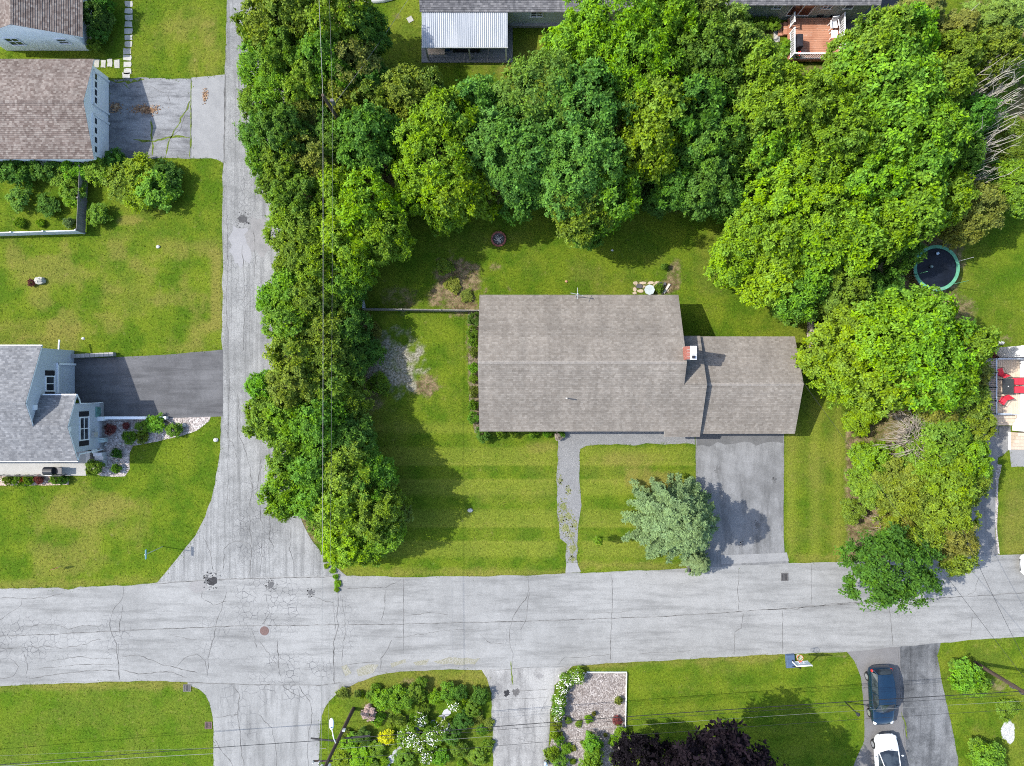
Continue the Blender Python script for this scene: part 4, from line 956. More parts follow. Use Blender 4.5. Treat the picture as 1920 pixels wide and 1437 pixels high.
SH = [
 # shrubs by the garage at upper left
 (30, 318, 29, 1.72, 'dark', 'dark green shrub under the garage side wall'), (85, 312, 28, 1.56, 'dark', 'dark green shrub under the garage side wall'), (10, 300, 22, 1.40, 'dark', 'dark green shrub under the garage side wall'), (112, 328, 22, 1.25, 'vivid', 'vivid green shrub inside the wooden fence'), (135, 355, 21, 1.40, 'vivid', 'vivid green shrub inside the wooden fence'), (140, 315, 22, 1.40, 'bright', 'bright green shrub beside the fence top'),
 (182, 318, 26, 1.56, 'bright', 'bright green shrub against the garage corner'), (215, 300, 20, 1.5, 'deep', 'dark little shrub at the garage corner'), (228, 338, 32, 1.7, 'olive', 'olive half of the round lawn shrub'), (262, 328, 34, 1.8, 'lime', 'yellow green middle of the round lawn shrub'), (290, 352, 36, 1.8, 'vivid', 'vivid green side of the round lawn shrub'), (308, 332, 26, 1.6, 'deep', 'dark green end of the round lawn shrub'), (255, 366, 28, 1.4, 'lawngreen', 'light green front of the round lawn shrub'),
 (35, 372, 19, 1.25, 'greygreen', 'feathery grey green shrub inside the fence'), (90, 385, 19, 0.94, 'dark', 'low dark shrub inside the fence'), (183, 402, 19, 1.01, 'vivid', 'single vivid green bush outside the fence'), (36, 418, 9, 0.47, 'lawngreen', 'small pale plant inside the fence'), (128, 417, 8, 0.47, 'silver', 'small silvery plant near the fence corner'), (76, 419, 7, 0.39, 'lawngreen', 'tiny light plant along the fence'), (135, 375, 15, 1.09, 'bright', 'bright shrub leaning on the fence'),
 (180, 30, 24, 2.2, 'deep', 'dark shrub beside the white house wall'), (190, 10, 20, 2.0, 'deep', 'dark shrub at the white house corner'), (182, 62, 16, 1.5, 'dark', 'dark low shrub by the white house'), (178, 84, 12, 1.2, 'mid', 'small green shrub by the white house end'),
 # rock garden and porch bed
 (176, 876, 14, 1.2, 'mid', 'leafy green shrub at the porch corner'), (218, 850, 8, .6, 'dark', 'small round dark plant in the rock garden middle'), (218, 879, 8, .6, 'mid', 'small round green plant at the rock garden foot'), (241, 820, 11, .6, 'mid', 'round green plant with dark heart in the rock garden'), (266, 821, 10, .6, 'olive', 'round olive plant in the rock garden'), (267, 801, 12, .8, 'mid', 'green shrub near the driveway wall'), (290, 795, 16, .9, 'bright', 'broad bright shrub near the driveway wall'), (325, 806, 13, .8, 'mid', 'green shrub at the rock garden tip'), (236, 799, 6, .4, 'rust', 'tiny rusty red plant in the rock garden'), (205, 806, 9, .5, 'rust', 'dry reddish plant by the house wall'),
 (14, 900, 8, .5, 'olive', 'small plant in the porch flower bed'), (34, 901, 9, .6, 'mid', 'small plant in the porch flower bed'), (54, 900, 9, .6, 'mid', 'small plant in the porch flower bed'), (72, 899, 8, .5, 'rust', 'red flowering plant in the porch flower bed'), (104, 899, 9, .6, 'mid', 'small plant in the porch flower bed'), (118, 900, 8, .6, 'dark', 'small plant in the porch flower bed'), (43, 899, 6, .5, 'red', 'red flowering plant in the porch flower bed'),
 # along the long house
 (890, 600, 12, 1.2, 'dark', 'dark shrub at the fence end by the long house'), (886, 622, 10, 1.0, 'mid', 'green shrub under the west eave'), (888, 660, 8, .6, 'brown', 'dry plant under the west eave'), (889, 735, 9, .7, 'brown', 'dry plant under the west eave'), (887, 640, 9, .6, 'olive', 'weeds under the west eave'), (888, 690, 9, .5, 'bright', 'weeds under the west eave'), (887, 710, 8, .5, 'olive', 'weeds under the west eave'), (888, 760, 9, .7, 'mid', 'weeds under the west eave'), (888, 785, 10, 1.1, 'mid', 'green shrub near the south west house corner'), (905, 815, 13, 1.1, 'bluegreen', 'blue green shrub at the south west house corner'), (940, 812, 8, .7, 'mid', 'small shrub under the front eave'), (965, 812, 8, .7, 'olive', 'small shrub under the front eave'), (1000, 812, 8, .6, 'bright', 'small shrub under the front eave'), (1025, 812, 7, .6, 'bright', 'small shrub under the front eave'), (1052, 815, 7, .5, 'bluegreen', 'small shrub beside the front walk'),
 (850, 535, 13, .35, 'brown', 'weedy clump on the bare patch behind the fence'), (835, 500, 13, .35, 'olive', 'weedy clump on the bare patch near the trees'), (875, 555, 11, .3, 'brown', 'dry weeds on the bare patch by the house'), (1236, 541, 8, .5, 'mid', 'small plants between the patio stones'), (1246, 500, 6, .6, 'mid', 'little green plant on the bare lawn strip'),
 (690, 660, 26, 1.4, 'dark', 'low dark bush at the edge of the grey bare patch'), (665, 640, 26, 2.0, 'dark', 'dark bush beside the fence end'), (700, 620, 14, .7, 'greyolive', 'dull weeds below the fence end'), (712, 720, 18, .7, 'mid', 'weeds in the shade of the row'),
 # island garden
 (720, 1312, 24, 1.6, 'bright', 'broad leafy bush in the island garden'), (752, 1312, 26, 1.7, 'bright', 'broad leafy bush in the island garden'), (780, 1300, 20, 1.5, 'mid', 'broad leafy bush in the island garden'), (700, 1305, 14, 1.2, 'mid', 'broad leafy bush in the island garden'), (790, 1280, 13, 1.0, 'mid', 'green bush at the north rim of the island garden'), (842, 1297, 20, 1.4, 'mid', 'green bush near the flagstones of the island garden'), (815, 1308, 15, 1.0, 'lime', 'yellow green bush near the flagstones'), (862, 1300, 16, 1.3, 'dark', 'dark bush near the flagstones'), (900, 1305, 18, 1.3, 'dark', 'dark bush at the concrete driveway edge'), (886, 1330, 18, 1.2, 'mid', 'green bush at the concrete driveway edge'), (868, 1352, 20, 1.4, 'dark', 'dark bush behind the white flowers'), (846, 1378, 22, 1.6, 'dark', 'dark bush behind the white flowers'), (860, 1405, 18, 1.2, 'mid', 'green bush low in the island garden'), (825, 1420, 18, 1.2, 'vivid', 'vivid green bush low in the island garden'), (680, 1382, 18, 1.0, 'dark', 'soft dark bush near the utility pole'), (655, 1392, 20, 1.0, 'lime', 'yellow green bush near the utility pole'), (640, 1420, 20, .9, 'lime', 'yellow green bush near the utility pole'), (676, 1420, 24, 1.1, 'lawngreen', 'pale green bush near the utility pole'), (706, 1405, 18, .9, 'olive', 'olive bush near the stone path'), (760, 1425, 22, 1.0, 'mid', 'green bush beside the stone path'), (725, 1382, 16, 1.1, 'yellow', 'golden yellow bush in the island garden'), (692, 1338, 16, 1.0, 'pink', 'faded pinkish flowering bush by the utility pole'), (895, 1420, 18, .8, 'olive', 'low olive bush at the driveway edge'), (745, 1350, 18, .6, 'olive', 'low olive plants in the island garden'), (795, 1330, 14, .7, 'mid', 'low green plants in the island garden'),
 # mulch bed
 (1110, 1395, 16, 1.6, 'bright', 'column of bright green bushes in the mulch bed'), (1112, 1418, 17, 1.7, 'bright', 'column of bright green bushes in the mulch bed'), (1106, 1440, 18, 1.7, 'vivid', 'column of bright green bushes in the mulch bed'), (1045, 1358, 9, .7, 'olive', 'olive plant at the mulch bed rim'), (1040, 1378, 8, .6, 'lawngreen', 'pale plant at the mulch bed rim'), (1048, 1388, 8, .6, 'vivid', 'vivid plant at the mulch bed rim'), (1035, 1415, 12, .7, 'lime', 'lime plant beside the garden ball'), (1050, 1432, 14, .8, 'mid', 'green plant low in the mulch bed'), (1062, 1404, 10, .4, 'mid', 'flat green plant in the mulch bed'), (1160, 1314, 7, .5, 'brown', 'small brownish plant near the white edging'), (1157, 1352, 8, .4, 'rust', 'small rusty plant near the white edging'), (1104, 1349, 7, .4, 'lawngreen', 'small pale plant in the middle of the mulch bed'), (1164, 1374, 10, .8, 'lime', 'lime bush at the lower white edging'), (1152, 1390, 9, .7, 'bright', 'bright bush at the lower white edging'), (1160, 1425, 14, 1.0, 'bright', 'bright bush below the white edging'),
 # lower right
 (1812, 1266, 26, 1.8, 'vivid', 'vivid green bush at the foot of the right utility pole'), (1830, 1282, 22, 1.6, 'vivid', 'vivid green bush at the foot of the right utility pole'), (1798, 1252, 13, 1.1, 'bright', 'bright small bush near the right utility pole'), (1852, 1425, 30, 1.8, 'vivid', 'vivid bush on the lower right lawn'), (1838, 1412, 20, 1.4, 'bright', 'bright bush on the lower right lawn'), (1890, 1330, 18, .5, 'mid', 'low weeds near the white patch'),
 (1400, 44, 14, .9, 'mid', 'leafy plants along the green house wall'), (1425, 46, 14, .9, 'mid', 'leafy plants along the green house wall'), (1450, 45, 13, .9, 'bright', 'leafy plants along the green house wall'), (1472, 95, 9, .9, 'vivid', 'vivid plant below the deck steps'), (1475, 82, 8, .8, 'lawngreen', 'pale plant below the deck steps'), (1852, 668, 15, .8, 'rust', 'rusty red shrub by the white house'), (1842, 655, 10, .6, 'rust', 'rusty red shrub by the white house'), (1850, 700, 12, 1.0, 'olive', 'olive shrub beside the wooden deck'),
 (58, 530, 6, .4, 'rust', 'dark reddish plant beside the lawn boulder'), (1110, 1003, 9, .9, 'lime', None)]
from collections import Counter
cnt = Counter(s[5] for s in SH)
for (u, v, rp, zt, col, lab) in SH:
    if lab is None: continue
    kd = 'G' if zt < 0.75 else 'S'
    isl = 620 < u < 925 and v > 1255
    plant(u, v, rp*(0.88 if isl else 1.1), zt*(0.75 if isl else 1), col, 'shrub' if zt > 0.75 else 'garden_plant', lab, lab if cnt[lab] > 1 else None, 'shrub' if zt > 0.75 else 'plant', kd, crown_name='foliage', trunk=False)

wr = random.Random(21)
for k in range(44):
    u, v = wr.uniform(640, 915), wr.uniform(1290, 1437)
    if v < 1300 and u < 690: continue
    plant(u, v, wr.uniform(6, 13), wr.uniform(.25, .6), wr.choice(['olive', 'lime', 'mid', 'lawngreen', 'brown', 'dark', 'greygreen']), 'wild_plant', 'low wild plant filling the ground of the island garden', 'low wild plants of the island garden', 'plant', 'G', crown_name='foliage', trunk=False)
for k in range(16):
    u, v = wr.uniform(1045, 1170), wr.uniform(1330, 1437)
    plant(u, v, wr.uniform(3, 7), wr.uniform(.15, .4), wr.choice(['olive', 'lime', 'mid', 'brown']), 'wild_plant', 'small weed growing through the mulch bed', 'weeds in the mulch bed', 'plant', 'G', crown_name='foliage', trunk=False)

# white flowering shrubs: green mound with many small petals
def flower_bush(u, v, rp, h, label, group, n=70, col=None):
    o = plant(u, v, rp, h, 'mid', 'flowering_shrub', label, group, 'shrub', 'S', crown_name='foliage', trunk=False)
    r = rp*S; rr = np.random.RandomState(int(u*7+v)); n = int(n*1.1); a = rr.uniform(0, 6.28, n); q = r*np.sqrt(rr.uniform(0, 1, n))*(0.95+0.35*np.sin(3*a+u)*np.cos(2*a))
    z = h*np.sqrt(np.clip(1-(q/r)**2*0.75, 0, 1))*rr.uniform(0.9, 1.12, n)
    m = MB()
    for i in range(n):
        c = Vector((q[i]*math.cos(a[i]), q[i]*math.sin(a[i]), z[i])); s = rr.uniform(.018, .042)
        m.poly([c+Vector((s*math.cos(t), s*math.sin(t), rr.uniform(-.02, .02))) for t in (0, 1.05, 2.1, 3.15, 4.2, 5.25)])
    m.build('blossoms', col or M_petal, o, off=(0, 0, 0))
for (u, v, rp) in ((852, 1322, 13), (790, 1350, 14), (765, 1383, 20), (812, 1382, 21), (800, 1420, 15), (835, 1364, 13), (785, 1395, 16)):
    flower_bush(u, v, rp, 1.0, 'bush covered with small white flowers in the island garden', 'white flower bushes of the island garden', int(rp*6))
for (u, v, rp) in ((1082, 1268, 15), (1062, 1275, 14), (1055, 1290, 12), (1050, 1312, 13), (1047, 1332, 13), (1045, 1345, 11)):
    flower_bush(u, v, rp, 0.9, 'bush covered with small white flowers at the mulch bed rim', 'white flower bushes of the mulch bed', int(rp*7))

# bare dead stems rising at the far right, and the dry brush heap in the hedge
def twigs(name, label, base, n, zmax, spread, lean, mat, seed, r0=0.035, side=4, group=None, flat=False):
    rr = random.Random(seed); o = thing(name, label, 'dead tree', (base.x, base.y, 0), 0, group)
    for k in range(n):
        m = MB()
        a = rr.uniform(0, 6.28); b = Vector((base.x+rr.uniform(-1, 1)*spread, base.y+rr.uniform(-1, 1)*spread, 0))
        h = zmax*rr.uniform(.55, 1.0)
        d = Vector((math.cos(a)*lean*rr.random()+0.02, math.sin(a)*lean*rr.random(), 0))
        pts = [b+d*t*h+Vector((rr.uniform(-.08, .08)*t, rr.uniform(-.08, .08)*t, h*t)) for t in (0, .3, .6, .85, 1)]
        if flat: pts = [b+Vector((math.cos(a)*h*t, math.sin(a)*h*t, 0.9*flat+math.sin(t*2.6)*1.1*flat)) for t in (0, .3, .6, .85, 1)]
        m.tube(pts, [r0, r0*.8, r0*.55, r0*.35, r0*.12], 5)
        for j in range(side):
            t = rr.uniform(.3, .9); i = min(3, int(t*4)); p = pts[i].lerp(pts[i+1], (t*4) % 1)
            q = (pts[i+1]-pts[i]).normalized(); w = Vector((rr.uniform(-1, 1), rr.uniform(-1, 1), rr.uniform(-.2, .4)))
            e = p+(q*0.8+w*.55)*rr.uniform(.4, 1.1)
            m.tube([p, p.lerp(e, .5)+Vector((0, 0, .05)), e], [r0*.35, r0*.25, r0*.1], 4)
        m.build('dead_branch', mat, o)
    return o
twigs('dead_tree', 'clump of bare pale stems in the upper right corner', P(1775, 215), 46, 8.5, 1.6, .12, M_dead, 3, .05)
twigs('dead_tree', 'clump of bare pale stems below the first dead clump', P(1772, 285), 24, 8.0, 1.3, .14, M_dead, 4, .045)
twigs('dead_tree', 'thin bare stems above the right hand lawn', P(1755, 345), 24, 7.4, 1.0, .2, M_dead, 5, .04)
twigs('dead_tree', 'few bare trunks among the grey conifers', P(1790, 120), 6, 7.0, 2.6, .12, M_dead, 6, .05)
twigs('dead_tree', 'heap of dry grey branches in the wild hedge', P(1670, 815), 90, 2.3, .6, .2, M_deadg, 7, .03, 7, flat=2.0)
twigs('dead_tree', 'dry brown branch heap beside the grey one', P(1730, 790), 40, 1.6, .5, .2, M_deadb, 8, .028, 5, flat=2.0)
twigs('dead_tree', 'small reddish brush heap above the dark street trees', P(1635, 965), 22, 1.1, .4, .2, M_deadb, 9, .03, 4, flat=1.2)

# ------------------------------------------------------------------ buildings
M_shA = shingles('weathered_brown_shingles', [(0.138, 0.122, 0.103), (0.155, 0.138, 0.118), (0.167, 0.150, 0.129), (0.19, 0.172, 0.149)])
M_shB = shingles('red_brown_shingles', [(0.092, 0.070, 0.060), (0.124, 0.099, 0.086), (0.150, 0.125, 0.110), (0.19, 0.165, 0.145)], 0.18)
M_shC = shingles('pale_grey_shingles', [(0.105, 0.108, 0.114), (0.128, 0.131, 0.137), (0.15, 0.153, 0.158), (0.182, 0.184, 0.188)])
M_shD = shingles('slate_grey_shingles', [(0.075, 0.076, 0.082), (0.10, 0.10, 0.107), (0.125, 0.125, 0.132), (0.16, 0.158, 0.163)])
M_white = siding('white_siding', (0.82, 0.83, 0.83))
M_brightw = siding('bright_white_siding', (0.74, 0.74, 0.73))
M_blueg = siding('blue_grey_siding', (0.46, 0.49, 0.53))
M_mint = siding('pale_mint_siding', (0.46, 0.52, 0.52))
M_sage = siding('sage_siding', (0.30, 0.345, 0.325))
M_cap = plain('ridge_cap_shingle', (0.20, 0.18, 0.157), 0.9, 0.2, var=0.18, scale=4)
M_tan = siding('tan_siding', (0.34, 0.31, 0.27))
M_trim = plain('white_trim', (0.72, 0.73, 0.74), 0.5, 0.4, var=0.05)
M_greytrim = plain('grey_trim', (0.40, 0.38, 0.35), 0.6, 0.3, var=0.1)
M_found = plain('foundation', (0.28, 0.275, 0.27), 0.9, 0.2, var=0.15, bump=0.3)
M_shut = plain('black_shutter', (0.012, 0.012, 0.016), 0.5, 0.4, var=0.2)
def glass():
    t = NT('window_glass').set(0.05, 0.6)
    t.color(t.mix(t.rng(t.noise(t.pos(), 1.5, 2), .4, .6), (0.012, 0.016, 0.022), (0.035, 0.045, 0.055)))
    return t.m
M_glass = glass()

SLN = [0]
def slope(parent, name, A, B, C, D, mat, expo=0.145, d0=0.0, thick=0.10, along0=0.0):
    """A,B = upper corners, C,D = lower corners (B above C). Stepped shingle courses over a solid deck."""
    A, B, C, D = map(Vector, (A, B, C, D))
    nrm = (B-A).cross(D-A).normalized()
    if nrm.z < 0: nrm = -nrm
    Ls = (D-A).length; along = (B-A).normalized(); m = MB(); m.uv = []
    ts = [0.0]; k0 = math.ceil((d0+1e-4)/expo); q = k0*expo-d0
    while q < Ls-0.02: ts.append(q); q += expo
    ts.append(Ls)
    def pt(P0, P1, s): return P0 + (P1-P0)*(s/Ls)
    h = 0.032
    for i in range(len(ts)-1):
        s0, s1 = ts[i], ts[i+1]
        row = math.floor((d0+s0+expo*0.5)/expo) + 0.5 + (300 if D.y > A.y else 0)
        a, b = pt(A, D, s0), pt(B, C, s0); d, c = pt(A, D, s1)+nrm*h, pt(B, C, s1)+nrm*h
        m.quad(d, c, b, a)
        m.uv += [((p-A).dot(along)+along0, row) for p in (d, c, b, a)]
        d2, c2 = pt(A, D, s1), pt(B, C, s1)
        m.quad(d2, c2, c, d)
        m.uv += [((p-A).dot(along)+along0, row) for p in (d2, c2, c, d)]
    o = m.build(name, mat, parent)
    k = MB(); e = 0.004
    up = [A-nrm*e, B-nrm*e, C-nrm*e, D-nrm*e]; dn = [p-nrm*thick for p in up]
    k.quad(*dn[::-1]); 
    for i in range(4):
        j = (i+1) % 4; k.quad(up[i], dn[i], dn[j], up[j])
    k.build('roof_edge', M_trim if mat in (M_shB, M_shC, M_shD) else M_greytrim, o)
    return o

def ridge_cap(parent, a, b, slope_l, slope_r, mat, w=0.16):
    """short overlapping cap shingles along the ridge"""
    a, b = Vector(a), Vector(b); L = (b-a).length; n = int(L/0.28); d = (b-a)/L
    m = MB(); m.uv = []
    for i in range(n):
        s0, s1 = i*L/n, (i+1)*L/n+0.03
        p0, p1 = a+d*s0+Vector((0, 0, .032)), a+d*min(s1, L)+Vector((0, 0, .020))
        for side in (slope_l, slope_r):
            sv = Vector(side).normalized()*w
            q = [p0, p1, p1+sv, p0+sv]
            if (q[1]-q[0]).cross(q[3]-q[0]).z < 0: q = q[::-1]
            m.quad(*q); m.uv += [(i*0.3+0.1, 900.5), (i*0.3+0.2, 900.5), (i*0.3+.2, 900.5), (i*.3+.1, 900.5)]
    return m.build('ridge_cap', mat, parent)

def gable_walls(parent, x0, x1, y0, y1, ze, zr, yr, mat, axis='X', name='wall'):
    m = MB()
    if axis == 'X':
        prof = [(y0, 0.0), (y1, 0.0), (y1, ze), (yr, zr), (y0, ze)]
        L = [Vector((x0, y, z)) for y, z in prof]; Rr = [Vector((x1, y, z)) for y, z in prof]
    else:
        prof = [(x0, 0.0), (x1, 0.0), (x1, ze), (yr, zr), (x0, ze)]
        L = [Vector((x, y1, z)) for x, z in prof]; Rr = [Vector((x, y0, z)) for x, z in prof]
    m.poly(L[::-1]); m.poly(Rr)
    for i in (1, 4): m.quad(L[i], L[(i+1) % 5], Rr[(i+1) % 5], Rr[i])
    o = m.build(name, mat, parent)
    bm = bmesh.new(); bm.from_mesh(o.data); bmesh.ops.recalc_face_normals(bm, faces=bm.faces); bm.to_mesh(o.data); bm.free()
    return o

def window(parent, c, w, h, face='E', shut=True, bars=1, name='window', sash=True):
    """face: outward direction; c = centre on the wall plane"""
    ax = {'E': (Vector((0, 1, 0)), Vector((1, 0, 0))), 'S': (Vector((1, 0, 0)), Vector((0, -1, 0))), 'W': (Vector((0, -1, 0)), Vector((-1, 0, 0)))}[face]
    t, n = ax; c = Vector(c); m = MB()
    def bx(mm, u, v, su, sv, d0, d1):
        p = c + t*u + Vector((0, 0, v)) + n*(d0+d1)/2
        s = Vector((abs(t.x)*su + abs(n.x)*(d1-d0), abs(t.y)*su + abs(n.y)*(d1-d0), sv))
        mm.box(p, s)
    f = 0.07
    bx(m, 0, h/2, w+f, f, .01, .06); bx(m, 0, -h/2, w+f*2, f, .01, .09)
    bx(m, -w/2, 0, f, h-f, .01, .06); bx(m, w/2, 0, f, h-f, .01, .06)
    for k in range(bars): bx(m, -w/2+(k+1)*w/(bars+1), 0, f*.8, h-f, .012, .05)
    if sash: bx(m, 0, 0, w-f, f*.7, .012, .045)
    o = m.build(name, M_trim, parent)
    g_ = MB(); bx(g_, 0, 0, w-f*.5, h-f*.5, .004, .02); g_.build('pane', M_glass, o)
    if shut:
        for sgn in (-1, 1):
            s = MB(); bx(s, sgn*(w/2+.26), 0, .36, h+.1, .004, .035); s.build('shutter', M_shut, parent)
    return o

# ---- long ranch house with breezeway and garage
hx = thing('house', 'long ranch house with weathered brown shingle roof and attached garage', 'house', (4.9, 1.4, 0))
x0, x1, yN, yS, yr, ze, zr = -2.38, 12.18, 6.44, -3.53, 1.45, 2.6, 5.13
sl = (zr-ze)/(yr-yS); zy = lambda y: zr - (yr-y)*sl
xe = 11.18; ySe = -3.94; xb = 13.80; yrb = -0.10; zrb = zy(yrb)
gable_walls(hx, x0+.35, x1-.3, yS+.45, yN-.45, 2.55, zr-.2, yr, M_tan)
slope(hx, 'roof', (x0, yr, zr), (x1, yr, zr), (x1, yN, ze), (x0, yN, ze), M_shA)
sc_ = math.hypot(1, sl)
slope(hx, 'roof', (x0, yr, zr), (xe, yr, zr), (xe, yS, ze), (x0, yS, ze), M_shA)
slope(hx, 'roof', (xe, yr, zr), (x1, yr, zr), (x1, ySe, zy(ySe)), (xe, ySe, zy(ySe)), M_shA, along0=xe-x0)
slope(hx, 'roof', (x1, yrb, zrb), (xb, yrb, zrb), (xb, ySe, zy(ySe)), (x1, ySe, zy(ySe)), M_shA, d0=(yr-yrb)*sc_, along0=x1-x0)
slope(hx, 'roof', (x1-.2, yrb, zrb), (xb, yrb, zrb), (xb, 3.44, 2.5), (x1-.2, 3.44, 2.5), M_shA)
ridge_cap(hx, (x0, yr, zr), (x1, yr, zr), (0, 4.99, -2.53), (0, -4.98, -2.53), M_cap)
gable_walls(hx, x1-.32, xb-.12, -3.3, 3.1, 2.4, zrb-.15, yrb, M_tan)
gx0, gx1, gyN, gyS, gyr, gze, gzr = 13.55, 20.86, 3.42, -3.73, -0.08, 2.2, 3.80
gable_walls(hx, gx0+.1, gx1-.28, gyS+.35, gyN-.35, 2.12, gzr-.14, gyr, M_tan)
slope(hx, 'roof', (gx0, gyr, gzr), (gx1, gyr, gzr), (gx1, gyN, gze), (gx0, gyN, gze), M_shA, along0=3)
slope(hx, 'roof', (gx0, gyr, gzr), (gx1, gyr, gzr), (gx1, gyS, gze), (gx0, gyS, gze), M_shA, along0=3)
ridge_cap(hx, (xb, gyr, gzr), (gx1, gyr, gzr), (0, 3.5, -1.65), (0, -3.65, -1.65), M_cap)
# chimney: brick stack in real courses with a white cap and flue
M_brick = plain('red_brick', (0.23, 0.085, 0.065), 0.85, 0.2, var=0.3, scale=9)
M_greycap = plain('pale_cap', (.52, .53, .54), .6, .3, var=.08)
M_mortar = plain('mortar', (0.36, 0.34, 0.31), 0.9, 0.15, var=0.1)
ch = MB().span(12.0, 12.62, 1.62, 2.52, 2.4, 5.86).build('chimney', M_mortar, hx)
for r in range(34):
    z = 3.05+r*0.083
    for sx in (0, 1):
        yy = 1.60 if r % 2 else 1.49
        xx = 11.993 if sx == 0 else 12.627
        while yy < 2.54:
            a, b_ = max(yy, 1.612), min(yy+.205, 2.528)
            if b_-a > .05 and r > 20: MB().span(xx-.012, xx+.012, a, b_, z, z+.07).build('brick', M_brick, ch)
            yy += .22
for yy in (1.62, 1.85, 2.08, 2.31): MB().span(11.99, 12.2, yy+.005, yy+.205, 5.855, 5.885).build('brick', M_brick, ch)
cp = MB().span(12.22, 12.66, 1.60, 2.54, 5.86, 5.93); cp.span(12.24, 12.62, 1.98, 2.5, 5.93, 6.08); cp.build('chimney_cap', M_greycap, ch)
MB().span(12.33, 12.53, 1.68, 1.88, 5.93, 6.05).build('flue', M_shut, ch)
# vent pipe, antenna, little steps
MB().cyl((*xy(1062, 747, 4.4),), .05, 4.05, 4.62, 10).build('vent_pipe', M_greytrim, hx)
M_ant = plain('antenna_metal', (.34, .36, .36), .5, .4, .3)
an = thing('antenna', 'small pale antenna mast on the rear eave of the long house', 'antenna', (4.65, 6.3, 2.65))
MB().tube([(4.65, 6.3, 2.6), (4.68, 6.36, 4.0)], .03, 8).build('mast', M_ant, an)
d_ = MB(); d_.tube([(4.2, 6.45, 3.75), (5.1, 6.25, 3.78)], .02, 6); d_.tube([(4.68, 6.0, 3.9), (4.68, 6.8, 3.9)], .02, 6); d_.build('crossbar', M_ant, an)
MB().sphere((4.68, 6.36, 4.05), .07, 10, 6).build('tip', M_ant, an)
st_ = thing('back_steps', 'pale wooden steps at the breezeway back door', 'steps', (13.1, 3.75, 0))
M_deckg = wood('grey_boards', (0.42, 0.42, 0.42), 'X', .15)
for k in range(3): MB().span(12.3, 13.05, 3.35+k*.3, 3.35+k*.3+.29, .02, .62-k*.2).build('step', M_deckg, st_)
# garage door and front door face the street, under the eaves
M_door = plain('garage_door_paint', (0.60, 0.58, 0.54), .5, .4)
gd = MB()
for k in range(4): gd.span(14.6, 19.6, gyS+.30, gyS+.345, .03+k*.5, .03+k*.5+.485)
gd.build('garage_door', M_door, hx)
MB().span(12.6, 13.5, -3.36, -3.302, .05, 2.05).build('front_door', M_shut, hx)
for wx in (0.2, 3.6, 6.6, 9.4): window(hx, (wx, yS+.45, 1.55), 1.3, 1.1, 'S', True)

# ---- white gable house, upper left
h2 = thing('house', 'white sided house with red brown roof at the upper left', 'house', (-35.6, 30, 0))
e2x, r2x, w2x, s2y, n2y = -31.55, -35.55, -39.55, 25.42, 41.0
gable_walls(h2, w2x+.7, -32.3, 25.55, n2y, 2.4, 4.1, r2x, M_white, 'Y')
slope(h2, 'roof', (r2x, n2y, 4.25), (r2x, s2y, 4.25), (e2x, s2y, 2.4), (e2x, n2y, 2.4), M_shB)
slope(h2, 'roof', (r2x, s2y, 4.25), (r2x, n2y, 4.25), (w2x, n2y, 2.4), (w2x, s2y, 2.4), M_shB)
ridge_cap(h2, (r2x, s2y, 4.25), (r2x, n2y, 4.25), (4, 0, -1.85), (-4, 0, -1.85), M_shB)
window(h2, (-33.55, 25.55, 1.55), .75, .75, 'S', False, 0)
window(h2, (-37.2, 25.55, 1.5), 1.0, 1.1, 'S', False, 1)
# ---- white two-door garage
h3 = thing('garage', 'white two door garage with red brown roof beside the side street', 'garage', (-36, 20.2, 0))
a0, a1, gN, gS_, gR, z3, z3r = -47.0, -30.72, 23.8, 16.45, 20.2, 2.4, 3.68
gable_walls(h3, a0, -31.03, gS_+.22, gN-.3, 2.36, z3r-.1, gR, M_white)
slope(h3, 'roof', (a0, gR, z3r), (a1, gR, z3r), (a1, gN, z3), (a0, gN, z3), M_shB)
slope(h3, 'roof', (a0, gR, z3r), (a1, gR, z3r), (a1, gS_, z3), (a0, gS_, z3), M_shB)
ridge_cap(h3, (a0, gR, z3r), (a1, gR, z3r), (0, 3.6, -1.28), (0, -3.75, -1.28), M_shB)
for (ya, yb) in ((20.75, 23.1), (17.05, 19.85)):
    d = MB()
    for k in range(4): d.span(-31.03, -30.985, ya, yb, .02+k*.5, .02+k*.5+.485)
    dd = d.build('garage_door', M_trim, h3)
    fr = MB(); fr.span(-31.02, -30.92, ya-.14, ya, 0, 2.1); fr.span(-31.02, -30.92, yb, yb+.14, 0, 2.1); fr.span(-31.02, -30.92, ya-.14, yb+.14, 2.03, 2.15); fr.build('door_frame', M_trim, h3)
    for k in range(4):
        yy = ya + (k+.5)*(yb-ya)/4
        MB().span(-30.99, -30.978, yy-.21, yy+.21, 1.58, 1.84).build('pane', M_glass, dd)
# ---- blue grey split level house
h4 = thing('house', 'blue grey split level house with pale grey roof and black shutters', 'house', (-37, -1.4, 0))
ex, exl = -33.5, -31.1; ry, rz = -1.40, 5.7; ny, nz = 2.66, 4.0; sy_, sz_ = -5.58, 3.75
zs4 = lambda y: rz - (ry-y)*(rz-sz_)/(ry-sy_)
lry = -3.07; lrz = zs4(lry)
gable_walls(h4, -46, -33.65, -5.2, 2.5, 3.72, rz-.15, ry, M_blueg)
gable_walls(h4, -33.9, -31.5, -5.0, -1.55, 3.5, lrz-.25, lry, M_blueg)
slope(h4, 'roof', (-46, ry, rz), (ex, ry, rz), (ex, ny, nz), (-46, ny, nz), M_shC)
slope(h4, 'roof', (-46, ry, rz), (ex, ry, rz), (ex, sy_, sz_), (-46, sy_, sz_), M_shC)
q4 = math.hypot(1, (rz-sz_)/(ry-sy_))
slope(h4, 'roof', (ex, lry, lrz), (exl, lry, lrz), (exl, sy_, sz_), (ex, sy_, sz_), M_shC, d0=(ry-lry)*q4, along0=12.5)
